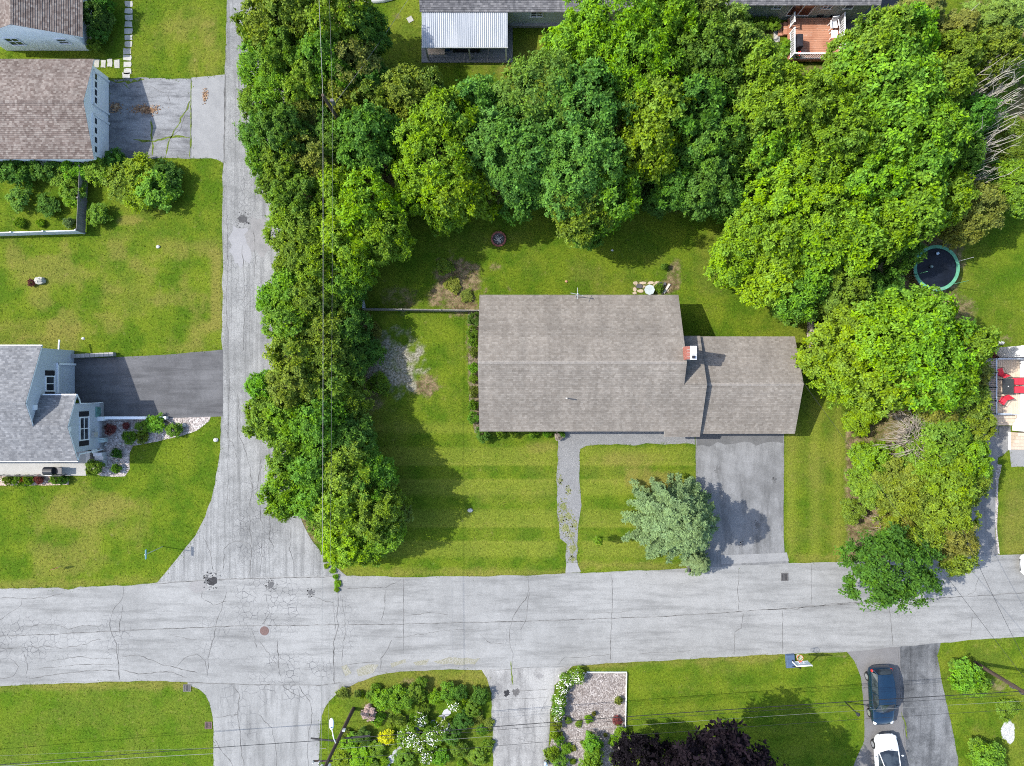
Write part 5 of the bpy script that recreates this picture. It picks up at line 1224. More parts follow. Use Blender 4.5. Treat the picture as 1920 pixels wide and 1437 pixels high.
slope(h4, 'roof', (ex-.6, lry, lrz), (exl, lry, lrz), (exl, -0.88, 3.9), (ex-.6, -0.88, 3.9), M_shC)
ridge_cap(h4, (-46, ry, rz), (ex, ry, rz), (0, 4, -1.7), (0, -4, -1.9), M_shC)
window(h4, (-33.65, -0.05, 2.9), 1.05, .95, 'E', True, 1, sash=False)
window(h4, (-31.5, -3.35, 2.35), 1.65, 1.05, 'E', True, 1, sash=True)
d = MB()
for k in range(4): d.span(-33.65, -33.60, -0.75, 1.35, .02+k*.5, .02+k*.5+.485)
d.build('garage_door', M_blueg, h4)
fr = MB(); fr.span(-33.64, -33.5, 1.35, 1.5, 0, 2.15); fr.span(-33.64, -33.5, -.75, 1.5, 2.05, 2.16); fr.build('door_frame', M_trim, h4)
MB().span(-33.66, -33.56, -1.9, -1.55, 4.35, 4.7).build('gable_vent', M_trim, h4)
MB().span(-31.51, -31.42, -3.45, -3.1, 3.95, 4.25).build('gable_vent', M_trim, h4)
g4 = MB(); g4.beam((-33.5, ny, nz-.05), (-46, ny, nz-.05), .12, .12); g4.build('gutter', M_trim, h4)
g4 = MB(); g4.beam((exl, sy_, sz_-.05), (-46, sy_, sz_-.05), .12, .12); g4.build('gutter', M_trim, h4)
g4 = MB(); g4.beam((exl, -.84, 3.86), (ex, -.84, 3.86), .12, .12); g4.build('gutter', M_trim, h4)
MB().tube([(exl, -.84, 3.82), (-31.3, -1.2, 3.2), (-31.42, -1.5, 2.9), (-31.42, -1.5, .1)], .05, 8).build('downspout', M_trim, h4)
MB().tube([(exl, sy_+.1, 3.7), (-31.35, -5.15, 3.1), (-31.38, -5.1, .1)], .05, 8).build('downspout', M_trim, h4)
MB().span(-31.5, -31.36, -5.05, -1.5, 0, .35).build('foundation', M_found, h4)
MB().span(-31.46, -31.25, -4.05, -3.7, 1.0, 1.5).build('meter_box', M_greytrim, h4)
# porch slab and railing
po = thing('porch', 'pale concrete front porch slab with dark railing', 'porch', (-36, -6.4, 0))
MB().span(-46, -32.55, -7.08, -5.2, 0, .35).build('slab', asphalt('porch_concrete', (.27, .262, .24), (.33, .32, .295), .14), po)
rl = MB(); rl.beam((-46, -7.0, 1.05), (-34.0, -7.0, 1.05), .05, .05); rl.build('handrail', M_shut, po)
MB().beam((-46, -7.0, .5), (-34.0, -7.0, .5), .03, .03).build('bottom_rail', M_shut, po)
for k in range(9): MB().beam((-34.0-k*1.2, -7.0, .35), (-34.0-k*1.2, -7.0, 1.05), .04, .04).build('post', M_shut, po)
for k in range(3): MB().span(-32.55, -32.25-.28*k*0+.0+.0, -5.2-.0, -5.2+.0-1.0, .02, .12*(3-k)).build('step', M_greytrim, po) if k == 0 else None
for k in range(4): MB().span(-31.75+.0, -31.1, -5.3-k*.28, -5.3-k*.28-.26, .02, .75-k*.18).build('step', M_deckg, po)
# low walls by the drive
rw = thing('retaining_wall', 'short row of weathered grey blocks along the black driveway', 'wall', (*xy(178, 667), 0))
M_block = asphalt('weathered_block', (.20, .19, .18), (.30, .29, .275), .35, None, .3)
for k in range(9):
    u0 = 139 + k*8.8; v0 = 668.5 - k*.45
    p = P(u0+4.4, v0); MB().box((p.x, p.y, .22), (.345, .30, .44), R.uniform(-.05, .05)).build('block', M_block, rw, bevel=.02)
rw = thing('retaining_wall', 'white low wall between black driveway and rock garden', 'wall', (*xy(258, 784), 0))
MB().span(xy(200, 0)[0], xy(316, 0)[0], xy(0, 786)[1], xy(0, 781)[1], 0, .4).build('wall', M_white, rw)
MB().span(xy(178, 0)[0], xy(202, 0)[0], xy(0, 788.5)[1], xy(0, 781)[1], .0, .62).build('cap', M_trim, rw)
gp = thing('gate_post', 'leaning white post at the corner of the blue grey house', 'post', (*xy(134, 662), 0))
MB().beam((*xy(136, 664), 0), (*xy(136, 664), 2.0), .12, .12).build('post', M_trim, gp)
MB().beam((*xy(134.5, 640), 1.5), (*xy(136, 664), 1.7), .08, .1).build('rail', M_trim, gp)

# ---- pale house with white patio roof, top centre
h5 = thing('house', 'pale mint house with slate grey roof behind the trees', 'house', (0, 30, 0))
slope(h5, 'roof', (-6.75, 32.2, 4.9), (10.2, 32.2, 4.9), (10.2, 27.15, 2.6), (-6.75, 27.15, 2.6), M_shD)
slope(h5, 'roof', (-6.75, 32.2, 4.9), (10.2, 32.2, 4.9), (10.2, 37.2, 2.6), (-6.75, 37.2, 2.6), M_shD)
gable_walls(h5, -6.45, 9.9, 27.5, 36.9, 2.55, 4.75, 32.2, M_mint)
window(h5, (1.85, 27.5, 1.7), .9, .75, 'S', False, 1); window(h5, (4.2, 27.5, 1.75), .5, .6, 'S', False, 0); window(h5, (6.6, 27.5, 1.7), .8, .7, 'S', False, 1)
MB().cyl((3.98, 28.1), .05, 2.95, 3.6, 8).build('vent_pipe', M_trim, h5)
MB().span(-0.2, 9.9, 27.3, 27.5, 0, .3).build('foundation', M_found, h5)
pc = thing('patio_cover', 'white corrugated metal patio roof on posts', 'patio cover', (-3.4, 26, 0))
def metal():
    t = NT('white_corrugated_metal').set(.45, .5, .15)
    p = t.pos(); f = t.noise(t.mapping(p, (3, .3, 1)), 1, 5, .6)
    t.color(t.mix(t.rng(f, .35, .7), (.24, .26, .285), (.33, .345, .365))); return t.m
M_metal = metal()
nx = 7
for k in range(nx):   # separate sheets, each really corrugated
    xa = -6.62 + k*6.3/nx; xb_ = -6.62+(k+1)*6.3/nx; m = MB(); n = 24
    for side_, y_, z_ in ((0, 27.2, 2.56), (1, 24.78, 2.22)):
        for i in range(n+1): m.v.append((xa+(xb_-xa)*i/n+.0, y_, z_+(.028 if i % 4 in (1, 2) else 0)+(.004 if k % 2 else 0)))
    for i in range(n): m.f.append((n+1+i, n+2+i, i+1, i))
    m.build('roof_sheet', M_metal, pc)
b = MB(); b.beam((-6.65, 24.8, 2.13), (-.3, 24.8, 2.13), .09, .14); b.build('beam', M_trim, pc)
for xx in (-6.4, -3.2, -.45): MB().beam((xx, 24.82, .06), (xx, 24.82, 2.08), .1, .1).build('post', M_trim if xx > -1 else M_greytrim, pc)
ps = thing('patio_slab', 'pale patio slab with gravel border under the metal roof', 'patio', (-3.4, 26, 0))
MB().span(-6.95, .05, 24.62, 27.5, 0, .06).build('border', M_gravel, ps)
MB().span(-6.5, -.35, 25.0, 27.45, .06, .075).build('slab', M_apron, ps)
# patio furniture that shows at the front edge
def lounge_table(name, label, cat, x, y, w, d, h, top, leg, z=.075, rot=0.0):
    o = local_thing(name, label, cat, (x, y, z), rot)
    MB().box((0, 0, h-.02), (w, d, .04)).build('top', top, o, bevel=.01)
    for sx in (-1, 1):
        for sy in (-1, 1): MB().beam((sx*(w/2-.06), sy*(d/2-.06), 0), (sx*(w/2-.06), sy*(d/2-.06), h-.03), .05, .05).build('leg', leg, o)
    return o
M_ply = wood('pale_plywood', (.46, .36, .26), 'X', .15)
M_blue = plain('blue_plastic', (.03, .09, .22), .5, .4)
M_darkf = plain('dark_fabric', (.018, .018, .024), .8, .2, var=.3)
lounge_table('patio_table', 'long bare wood table at the patio edge', 'table', -5.75, 25.15, 1.3, .5, .7, M_ply, M_greytrim)
lounge_table('storage_rack', 'white rack standing under the metal roof', 'rack', -5.85, 25.75, 1.1, .5, 1.0, M_trim, M_trim)
bn = local_thing('bin', 'blue plastic bin under the metal patio roof', 'bin', (-5.0, 25.7, .075))
MB().box((0, 0, .35), (.45, .45, .7), taper=1.15).build('body', M_blue, bn); MB().box((0, 0, .73), (.55, .55, .05)).build('lid', M_blue, bn, bevel=.01)
so = local_thing('sofa', 'dark covered sofa under the metal patio roof', 'sofa', (-3.5, 25.7, .075))
MB().box((0, 0, .25), (1.7, .75, .38)).build('seat', M_darkf, so, bevel=.05); MB().box((0, .33, .5), (1.7, .2, .6)).build('backrest', M_darkf, so, bevel=.05)
for sx in (-1, 1): MB().box((sx*.93, 0, .36), (.18, .8, .55)).build('armrest', M_darkf, so, bevel=.05)
ck = local_thing('step_stool', 'pale metal step stool beside the mint house wall', 'stool', (4.6, 27.0, 0))
for sx in (-1, 1):
    MB().beam((sx*.18, -.2, 0), (sx*.15, 0, .7), .03, .05).build('rail', M_trim, ck); MB().beam((sx*.18, .22, 0), (sx*.15, .02, .7), .03, .03).build('leg', M_trim, ck)
for k in range(3): MB().box((0, -.15+.06*k, .2+.22*k), (.34, .12, .02)).build('tread', M_trim, ck)

# ---- sage green house with red deck, top right
h6 = thing('house', 'sage green house with slate grey roof behind the red deck', 'house', (20, 31, 0))
slope(h6, 'roof', (13.5, 32.6, 4.9), (26.95, 32.6, 4.9), (26.95, 27.6, 2.7), (13.5, 27.6, 2.7), M_shD)
slope(h6, 'roof', (13.5, 32.6, 4.9), (26.95, 32.6, 4.9), (26.95, 37.6, 2.7), (13.5, 37.6, 2.7), M_shD)
gable_walls(h6, 13.8, 26.6, 27.93, 37.3, 2.65, 4.75, 32.6, M_sage)
for wx in (16.1, 19.7, 23.4, 25.0): window(h6, (wx, 27.93, 1.95), .62, .6, 'S', False, 1 if wx in (19.7, 23.4) else 0, sash=wx in (19.7, 23.4))
sd = MB(); sd.span(20.75, 22.5, 27.87, 27.925, .62, .70); sd.span(20.75, 22.5, 27.87, 27.925, 2.35, 2.43)
for xx in (20.75, 21.6, 22.43): sd.span(xx, xx+.07, 27.875, 27.925, .70, 2.35)
sdo = sd.build('sliding_door', M_trim, h6)
M_amber = plain('amber_painted_reflection', (.085, .028, .014), .1, .6, var=.4, scale=.9)  # amber reflection painted into the pane colour
MB().span(20.83, 21.6, 27.905, 27.926, .71, 2.34).build('pane', M_amber, sdo); MB().span(21.68, 22.42, 27.905, 27.926, .71, 2.34).build('pane', M_amber, sdo)
MB().span(23.2, 23.7, 27.9, 27.95, .3, .75).build('basement_window', M_glass, h6); MB().span(24.2, 24.8, 27.9, 27.95, .3, .75).build('basement_window', M_glass, h6)
dk = thing('deck', 'red brown wooden deck with white railings behind the sage house', 'deck', (23, 26, 0))
M_red = NT('worn_red_stain').set(.75, .25)
_p = M_red.pos(); _f = M_red.noise(M_red.mapping(_p, (1.2, 9, 1)), 1.0, 5, .7)
M_red.color(M_red.mix(M_red.rng(_f, .60, .72), M_red.mix(M_red.rng(M_red.noise(_p, 1.3, 4), .3, .7), (.30, .135, .08), (.38, .19, .12)), (.52, .46, .40)))
M_red.bump(_f, .2, .01); M_red = M_red.m
dx0, dx1, dy0, dy1, dz = 21.1, 24.95, 24.62, 27.8, .55
n = 23
for k in range(n):
    ya = dy0+(dy1-dy0)*k/n
    MB().span(dx0, dx1, ya+.006, ya+(dy1-dy0)/n-.006, dz-.03, dz+R.uniform(-.003, .003)).build('board', M_red, dk)
fr = MB(); fr.span(dx0, dx1, dy0-.05, dy0, dz-.25, dz-.005); fr.span(dx0-.05, dx0, dy0-.05, dy1, dz-.25, dz-.005); fr.span(dx1, dx1+.05, dy0-.05, dy1, dz-.25, dz-.005); fr.build('joist_frame', M_red, dk)
for xx in (dx0+.1, 23, dx1-.1):
    for yy in (dy0+.1, dy1-.2): MB().beam((xx, yy, 0), (xx, yy, dz-.03), .1, .1).build('support', M_red, dk)
def railing(parent, a, b, z0, h, mat, gap=.13):
    a = Vector(a); b = Vector(b); L = (b-a).length; d = (b-a)/L
    r = MB(); r.beam(a+Vector((0, 0, z0+h)), b+Vector((0, 0, z0+h)), .09, .06); r.build('handrail', mat, parent)
    MB().beam(a+Vector((0, 0, z0+.1)), b+Vector((0, 0, z0+.1)), .05, .05).build('bottom_rail', mat, parent)
    for q in (a, b): MB().beam(q+Vector((0, 0, z0)), q+Vector((0, 0, z0+h+.08)), .09, .09).build('post', mat, parent)
    k = int(L/gap)
    for i in range(1, k): p = a+d*L*i/k; MB().beam(p+Vector((0, 0, z0+.12)), p+Vector((0, 0, z0+h-.03)), .045, .045).build('baluster', mat, parent)
railing(dk, (dx0+.05, dy0+.05, 0), (dx0+.05, dy0+1.95, 0), dz, .9, M_trim)
railing(dk, (dx0+.05, dy1-.75, 0), (dx0+.05, dy1-.1, 0), dz, .9, M_trim)
railing(dk, (dx0+.2, dy0+.05, 0), (dx1-.1, dy0+.05, 0), dz, .9, M_trim)
railing(dk, (dx1-.05, dy0+.2, 0), (dx1-.05, dy1-.1, 0), dz, .9, M_trim)
for k in range(2): MB().span(dx0-.36-.34*k, dx0-.06-.34*k, dy0+2.0, dy0+2.95, .02, .38-.18*k).build('step', M_red, dk)
gr = local_thing('grill', 'black covered barbecue grill on the red deck', 'grill', (dx0+.45, dy0+1.0, dz))
MB().box((0, 0, .5), (.5, 1.15, .98), taper=.85).build('cover', M_darkf, gr, bevel=.06); MB().box((0, -.35, 1.02), (.38, .35, .16), taper=.8).build('lid_bulge', M_darkf, gr, bevel=.04)
fp = local_thing('flower_pot', 'small pot of red flowers at the deck corner', 'flower pot', (dx0+.45, dy0+.22, dz))
MB().cyl((0, 0), .13, 0, .28, 12, .17).build('pot', M_iron, fp)
fo = part('foliage', PROTO['G0'][0], None, fp, (0, 0, .2), (0, 0, 0), (.3, .3, .45)); fo.color = (*COLS['bright'], 1)
f_ = MB(); rr = random.Random(4)
for k in range(14): f_.sphere((rr.uniform(-.2, .2), rr.uniform(-.2, .2), .45+rr.uniform(0, .1)), .05, 6, 4)
f_.build('blossoms', plain('red_petal', (.5, .03, .02), .6, .3), fp)
dc = local_thing('deck_chair', 'white plastic chair against the deck rail', 'chair', (dx1-.65, dy1-.75, dz), math.radians(8))
MB().box((0, 0, .42), (.52, .5, .05)).build('seat', M_trim, dc, bevel=.015)
for k in range(5): MB().beam((-.2+.1*k, .24, .45), (-.2+.1*k, .36, .95), .05, .025).build('slat', M_trim, dc)
MB().beam((-.25, .37, .95), (.25, .37, .95), .05, .06).build('top_rail', M_trim, dc)
for sx in (-1, 1):
    MB().box((sx*.28, .02, .64), (.06, .5, .04)).build('armrest', M_trim, dc)
    for sy in (-1, 1): MB().beam((sx*.24, sy*.22, 0), (sx*.22, sy*.2, .42), .05, .05).build('leg', M_trim, dc)
lounge_table('side_table', 'small white table on the red deck', 'table', dx1-.6, dy1-1.45, .5, .55, .45, M_trim, M_trim, dz)
ts = thing('paving_slab', 'single pale slab in the grass by the deck steps', 'slab', (*xy(1456, 69), 0))
p = P(1456, 69); MB().box((p.x, p.y, .02), (.45, .85, .06)).build('slab', M_stone, ts)

# ---- white house with deck at the right edge
h7 = thing('house', 'bright white house at the right edge with deck and window', 'house', (42, -.5, 0))
wx = 38.45
gable_walls(h7, wx, 48, -3.65, 1.9, 2.7, 4.6, -.8, M_brightw)
gable_walls(h7, 37.15, 48, 1.92, 2.72, 2.78, 2.8, 2.3, M_brightw)
MB().span(37.12, 48, 1.9, 2.75, 2.79, 2.86).build('porch_roof', M_trim, h7)
slope(h7, 'roof', (wx-.0, -.8, 4.8), (48.3, -.8, 4.8), (48.3, 3.0, 2.75), (wx+.0, 3.0, 2.75), M_shD)
slope(h7, 'roof', (wx+.0, -.8, 4.8), (48.3, -.8, 4.8), (48.3, -4.0, 2.75), (wx+.0, -4.0, 2.75), M_shD)
window(h7, (wx, -1.55, 1.75), .6, .8, 'W', False, 1, sash=False)
MB().span(wx-.1, wx-.01, -2.5, -2.25, 1.7, 2.0).build('wall_lamp', M_shut, h7)
MB().tube([(37.6, 2.0, .3), (37.6, 2.0, 1.2)], .03, 6).build('meter_pipe', M_greytrim, h7)
d7 = thing('deck', 'pale wooden deck with blue grey railing beside the white house', 'deck', (37.2, -.3, 0))
M_dw = wood('pale_deck_wood', (.44, .36, .28), 'Y', .15)
M_rg = plain('blue_grey_rail_paint', (.33, .37, .42), .5, .4, var=.15)
fx0, fx1, fy0, fy1, fz = 35.95, 38.42, -2.35, 1.85, .85
n = 17
for k in range(n):
    xa = fx0+(fx1-fx0)*k/n; MB().span(xa+.006, xa+(fx1-fx0)/n-.006, fy0, fy1, fz-.03, fz+R.uniform(-.003, .003)).build('board', M_dw, d7)
fr = MB(); fr.span(fx0-.04, fx0, fy0, fy1, fz-.3, fz-.01); fr.span(fx0, fx1, fy0-.05, fy0, fz-.3, fz-.01); fr.build('joist_frame', M_rg, d7)
for yy in (fy0+.1, -.2, fy1-.1): MB().beam((fx0+.1, yy, 0), (fx0+.1, yy, fz-.03), .12, .12).build('support', M_rg, d7)
for (ya, yb) in ((fy0+.05, -1.35), (-1.3, -.35), (-.3, .75), (.8, fy1-.05)): railing(d7, (fx0+.06, ya, 0), (fx0+.06, yb, 0), fz, .95, M_rg)
railing(d7, (fx0+.1, fy1-.05, 0), (fx1-.05, fy1-.05, 0), fz, .95, M_rg); railing(d7, (fx0+.1, fy0+.05, 0), (fx0+1.1, fy0+.05, 0), fz, .95, M_rg)
for k in range(3): MB().span(fx0+.1, fx1-.1, fy0-.05-.28*(k+1), fy0-.05-.28*k-.01, .02, .66-.2*k).build('step', M_dw, d7)
s7 = thing('steps', 'wide pale wooden steps at the end of the white house', 'steps', (39, -4.3, 0))
for k in range(5): MB().span(38.2+.0, 40.5, -3.75-.27*(k+1), -3.75-.27*k-.01, .02, .95-.18*k).build('step', M_dw, s7)
MB().span(38.15, 38.19, -5.15, -3.75, .02, .2).build('stringer', M_trim, s7)
# deck furniture
M_blk = plain('black_table', (.02, .024, .026), .45, .4)
M_redc = plain('red_sling_fabric', (.52, .03, .05), .7, .25, var=.1)
M_dm = plain('dark_metal', (.03, .03, .033), .4, .5, .6)
tb = local_thing('patio_table', 'black rectangular table on the pale deck', 'table', (37.05, -.25, fz))
MB().box((0, 0, .70), (.85, 1.15, .04)).build('top', M_blk, tb, bevel=.015)
for k in range(8): MB().box((0, -.49+.14*k, .725), (.78, .09, .012)).build('slat', M_blk, tb)
MB().cyl((0, 0), .035, .725, .745, 10).build('hole_ring', M_trim, tb)
for sx in (-1, 1):
    for sy in (-1, 1): MB().beam((sx*.36, sy*.5, 0), (sx*.36, sy*.5, .69), .045, .045).build('leg', M_dm, tb)
def red_chair(x, y, rot, lab):
    c = local_thing('patio_chair', lab, 'chair', (x, y, fz), rot)
    MB().box((0, 0, .42), (.5, .48, .03)).build('seat', M_redc, c, bevel=.01)
    MB().beam((0, .24, .44), (0, .42, .98), .5, .03, up=(0, 1, 0)).build('backrest', M_redc, c)
    for sx in (-1, 1):
        MB().tube([(sx*.27, -.24, 0), (sx*.27, -.24, .6), (sx*.27, .25, .62), (sx*.27, .42, 1.0)], .016, 6).build('side_frame', M_dm, c)
        MB().tube([(sx*.27, .2, 0), (sx*.27, .25, .62)], .016, 6).build('leg', M_dm, c)
red_chair(36.65, .85, math.radians(200), 'red sling chair turned away at the top end of the deck')
red_chair(37.82, .14, math.radians(-90), 'red sling chair between black table and white wall, upper one')
red_chair(37.82, -.50, math.radians(-90), 'red sling chair between black table and white wall, lower one')
red_chair(36.85, -1.35, math.radians(-35), 'red sling chair standing askew below the black table')

# ------------------------------------------------------------------ fences
M_fw = wood('weathered_fence_wood', (.19, .18, .165), 'Z', .35)
M_fp = plain('pale_vinyl', (.50, .53, .57), .5, .35, var=.1)
def board_fence(label, a, b, h, mat, bay=2.3, board=.16, group=None, dark_every=0, horizontal=False):
    a = Vector((*xy(*a), 0)); b = Vector((*xy(*b), 0)); o = thing('fence', label, 'fence', (a+b)/2, 0, group)
    L = (b-a).length; d = (b-a)/L; nb = max(1, round(L/bay)); nrm = Vector((-d.y, d.x, 0)); rr = random.Random(int(L*100))
    for i in range(nb+1):
        p = a+d*L*i/nb; MB().beam(p, p+Vector((0, 0, h+.1)), .1, .1).build('post', mat, o)
    for z in (.25, h-.2): MB().beam(a+Vector((0, 0, z))+nrm*.045, b+Vector((0, 0, z))+nrm*.045, .04, .08).build('rail', mat, o)
    if horizontal:
        n = int(h/board)
        for i in range(nb):
            p0 = a+d*(L*i/nb+.04); p1 = a+d*(L*(i+1)/nb-.04)
            for k in range(n): MB().beam(p0+Vector((0, 0, .06+k*board+board/2))-nrm*.03, p1+Vector((0, 0, .06+k*board+board/2))-nrm*.03, .022, board-.012).build('board', mat, o)
    else:
        n = int(L/board)
        for k in range(n):
            p = a+d*(L*(k+.5)/n)-nrm*.02; hh = h+rr.uniform(-.02, .02)
            MB().beam(p+Vector((0, 0, .05)), p+Vector((0, 0, hh)), board*.9, .022, up=tuple(nrm)).build('board', mat, o)
    return o
board_fence('pale panel fence along the lower side of the garage garden', (-20, 443), (158, 438), 1.1, M_fp, 2.4, .17, horizontal=True)
board_fence('weathered board fence from the garage to the pale panel fence', (160, 437), (166, 320), 1.15, M_fw, 2.2, .19, horizontal=True)
board_fence('grey picket fence between tree row and long house', (686, 582), (899, 585), 1.05, M_fw, 2.9, .15)
board_fence('short grey fence running into the tree row', (686, 581), (682, 556), 1.05, M_fp, 1.2, .16)
board_fence('leaning wooden fence beside the garage back corner', (1512, 652), (1514, 598), 1.2, wood('pale_fence', (.34, .30, .25), 'Z', .3), 1.1, .2, horizontal=True)
pn = thing('fence_gate', 'pale wooden gate lying by the garage back corner', 'gate', (*xy(1522, 625), 0))
M_pf = wood('bleached_wood', (.46, .43, .38), 'Y', .2)
for k in range(3): MB().box((*xy(1518+k*5, 630), .06+.01*k), (.12, 1.5, .03)).build('board', M_pf, pn)
for v in (600, 612): MB().box((*xy(1522, v), .1), (.6, .1, .04)).build('rail', M_pf, pn)

# ------------------------------------------------------------------ utility poles, lamp, wires
M_pole = wood('creosote_pole', (.060, .042, .034), 'Z', .4)
M_alu = plain('aluminium', (.62, .64, .66), .35, .5, .5, var=.08)
M_wire = plain('black_cable', (.012, .012, .013), .6, .3)
M_wirew = plain('bare_bright_wire', (.20, .20, .19), .5, .3, .1)
def pole(label, x, y, h, arm=True, rot=0.0):
    o = thing('utility_pole', label, 'utility pole', (x, y, 0))
    MB().tube([(x, y, -.1), (x, y, h*.5), (x, y, h)], [.14, .125, .10], 12).build('shaft', M_pole, o)
    if arm:
        c, s = math.cos(rot), math.sin(rot)
        MB().beam((x-c*1.1, y-s*1.1, h-.6), (x+c*1.1, y+s*1.1, h-.6), .1, .12).build('crossarm', M_pole, o)
        for t in (-1, -.4, .4, 1): MB().cyl((x+c*t, y+s*t), .05, h-.54, h-.32, 8, .03).build('insulator', M_alu, o)
    return o
B = (-297*S, -610*S); T = (-294*S, 447*S); Rp = (868*S, -524*S)
po1 = pole('dark utility pole with street lamp at the island garden corner', *B, 9.4, False)
bx, by = B
for (sx, z0, z1) in ((.22, 8.0, 9.1), (-.25, 8.1, 9.0)): MB().cyl((bx+sx, by-.05), .11, z0, z1, 10).build('cable_terminal', M_alu, po1)
MB().box((bx+.14, by+.16, 3.75), (.2, .1, .3)).build('pole_box', M_alu, po1)
MB().beam((bx-1.0, by, 7.6), (bx+.3, by, 7.6), .08, .1).build('crossarm', M_pole, po1)
for t in (-.95, -.55): MB().cyl((bx+t, by), .05, 7.65, 7.9, 8, .03).build('insulator', M_alu, po1)
sl_ = thing('street_lamp', 'white cobra head street lamp on the island garden pole', 'street lamp', (bx, by+.15, 5.4))
MB().tube([(bx, by+.12, 5.5), (bx-.03, by+.7, 6.0), (bx-.1, by+1.45, 6.2)], .035, 8).build('arm', M_trim, sl_)
hd = MB(); hd.sphere((bx-.12, by+1.78, 6.2), (.17, .42, .12), 14, 8); hd.smooth = True; hd.build('lamp_head', M_trim, sl_)
MB().sphere((bx-.12, by+1.72, 6.12), (.12, .26, .1), 10, 6).build('lens', M_glass, sl_)
MB().cyl((bx-.12, by+1.6), .05, 6.3, 6.38, 8).build('photocell', M_blue, sl_)
po2 = pole('dark utility pole rising out of the crowded tree row', *T, 9.4, False)
MB().cyl((T[0]+.3, T[1]+.1), .13, 7.7, 8.3, 12).build('transformer', M_irong, po2)
po3 = pole('dark utility pole behind the vivid bush at lower right', *Rp, 9.4, True, math.radians(90))
for z in (4.0, 5.0): MB().box((Rp[0]+.1, Rp[1]-.1, z), (.3, .25, .35)).build('pole_box', M_irong, po3)
def wire(label, a, b, sag, r, mat, n=18, group=None):
    a = Vector(a); b = Vector(b); m = MB()
    pts = [a.lerp(b, i/n) - Vector((0, 0, sag*4*(i/n)*(1-i/n))) for i in range(n+1)]
    m.tube(pts, r, 5); return tag(m.build('overhead_wire', mat), label, 'wire', group)
wire('bright bare wire running along the tree row', (T[0], T[1], 9.35), (bx, by, 9.35), .25, .014, M_wirew)
wire('bright bare wire leaving the frame past the tree row top', (T[0], T[1], 9.35), (T[0]-1.6, T[1]+34, 9.6), .4, .013, M_wirew)
wire('thin second wire beside the bright wire', (T[0]+.35, T[1], 8.3), (bx+.15, by, 8.2), .3, .004, M_wirew)
wire('thin second wire beyond the tree row pole', (T[0]+.35, T[1], 8.3), (T[0]-.9, T[1]+34, 8.6), .4, .004, M_wirew)
GWi = 'cables over the lower gardens'
wire('thick black cable between the two lower utility poles', (bx, by, 4.75), (Rp[0], Rp[1], 5.1), .35, .024, M_wire, 24)
wire('second black cable between the two lower utility poles', (bx, by, 5.25), (Rp[0], Rp[1], 5.6), .35, .012, M_wire, 24)
wire('thin bare wire high between the two lower utility poles', (bx, by, 6.1), (Rp[0], Rp[1], 6.5), .4, .007, M_wirew, 24)
wire('thin upper wire between the two lower utility poles', (bx-.5, by, 7.6), (Rp[0], Rp[1]+.6, 8.8), .4, .010, M_wire, 24)
wire('black cable running left over the lower lawn', (bx, by, 4.75), (bx-34, by-2.6, 5.0), .3, .02, M_wire)
wire('bright bare wire running left over the lower lawn', (bx-.55, by, 6.0), (bx-34, by-1.9, 6.2), .3, .012, M_wirew)
wire('thin wire running left over the lower lawn', (bx-.95, by, 5.6), (bx-34, by-1.2, 5.7), .3, .004, M_wirew)
wire('black cable running right from the lower right pole', (Rp[0], Rp[1], 5.1), (Rp[0]+30, Rp[1]+1.6, 5.2), .3, .02, M_wire)
for k, (ca, cb) in enumerate((((bx-.02, by, 5.0), (bx-1.9, by+.15, 4.9)), ((bx+.4, by, 4.6), (bx+2.2, by+.25, 4.7)))):
    m = MB(); m.tube([ca, cb], .06, 8); tag(m.build('splice_case', M_wire), ('short' if k else 'long') + ' black splice case on the cable by the lamp pole', 'cable box')
wire('service wire crossing the street to the wild hedge', (Rp[0], Rp[1], 7.5), (30.5, -7.5, 4.5), .3, .012, M_wire)
wire('second service wire crossing the street toward the long house', (Rp[0], Rp[1], 7.2), (20.6, .3, 3.9), .4, .012, M_wire)
wire('pale service wire to the mint house corner', (T[0]+.3, T[1], 7.8), (-6.6, 29.2, 3.2), .3, .009, M_wirew)

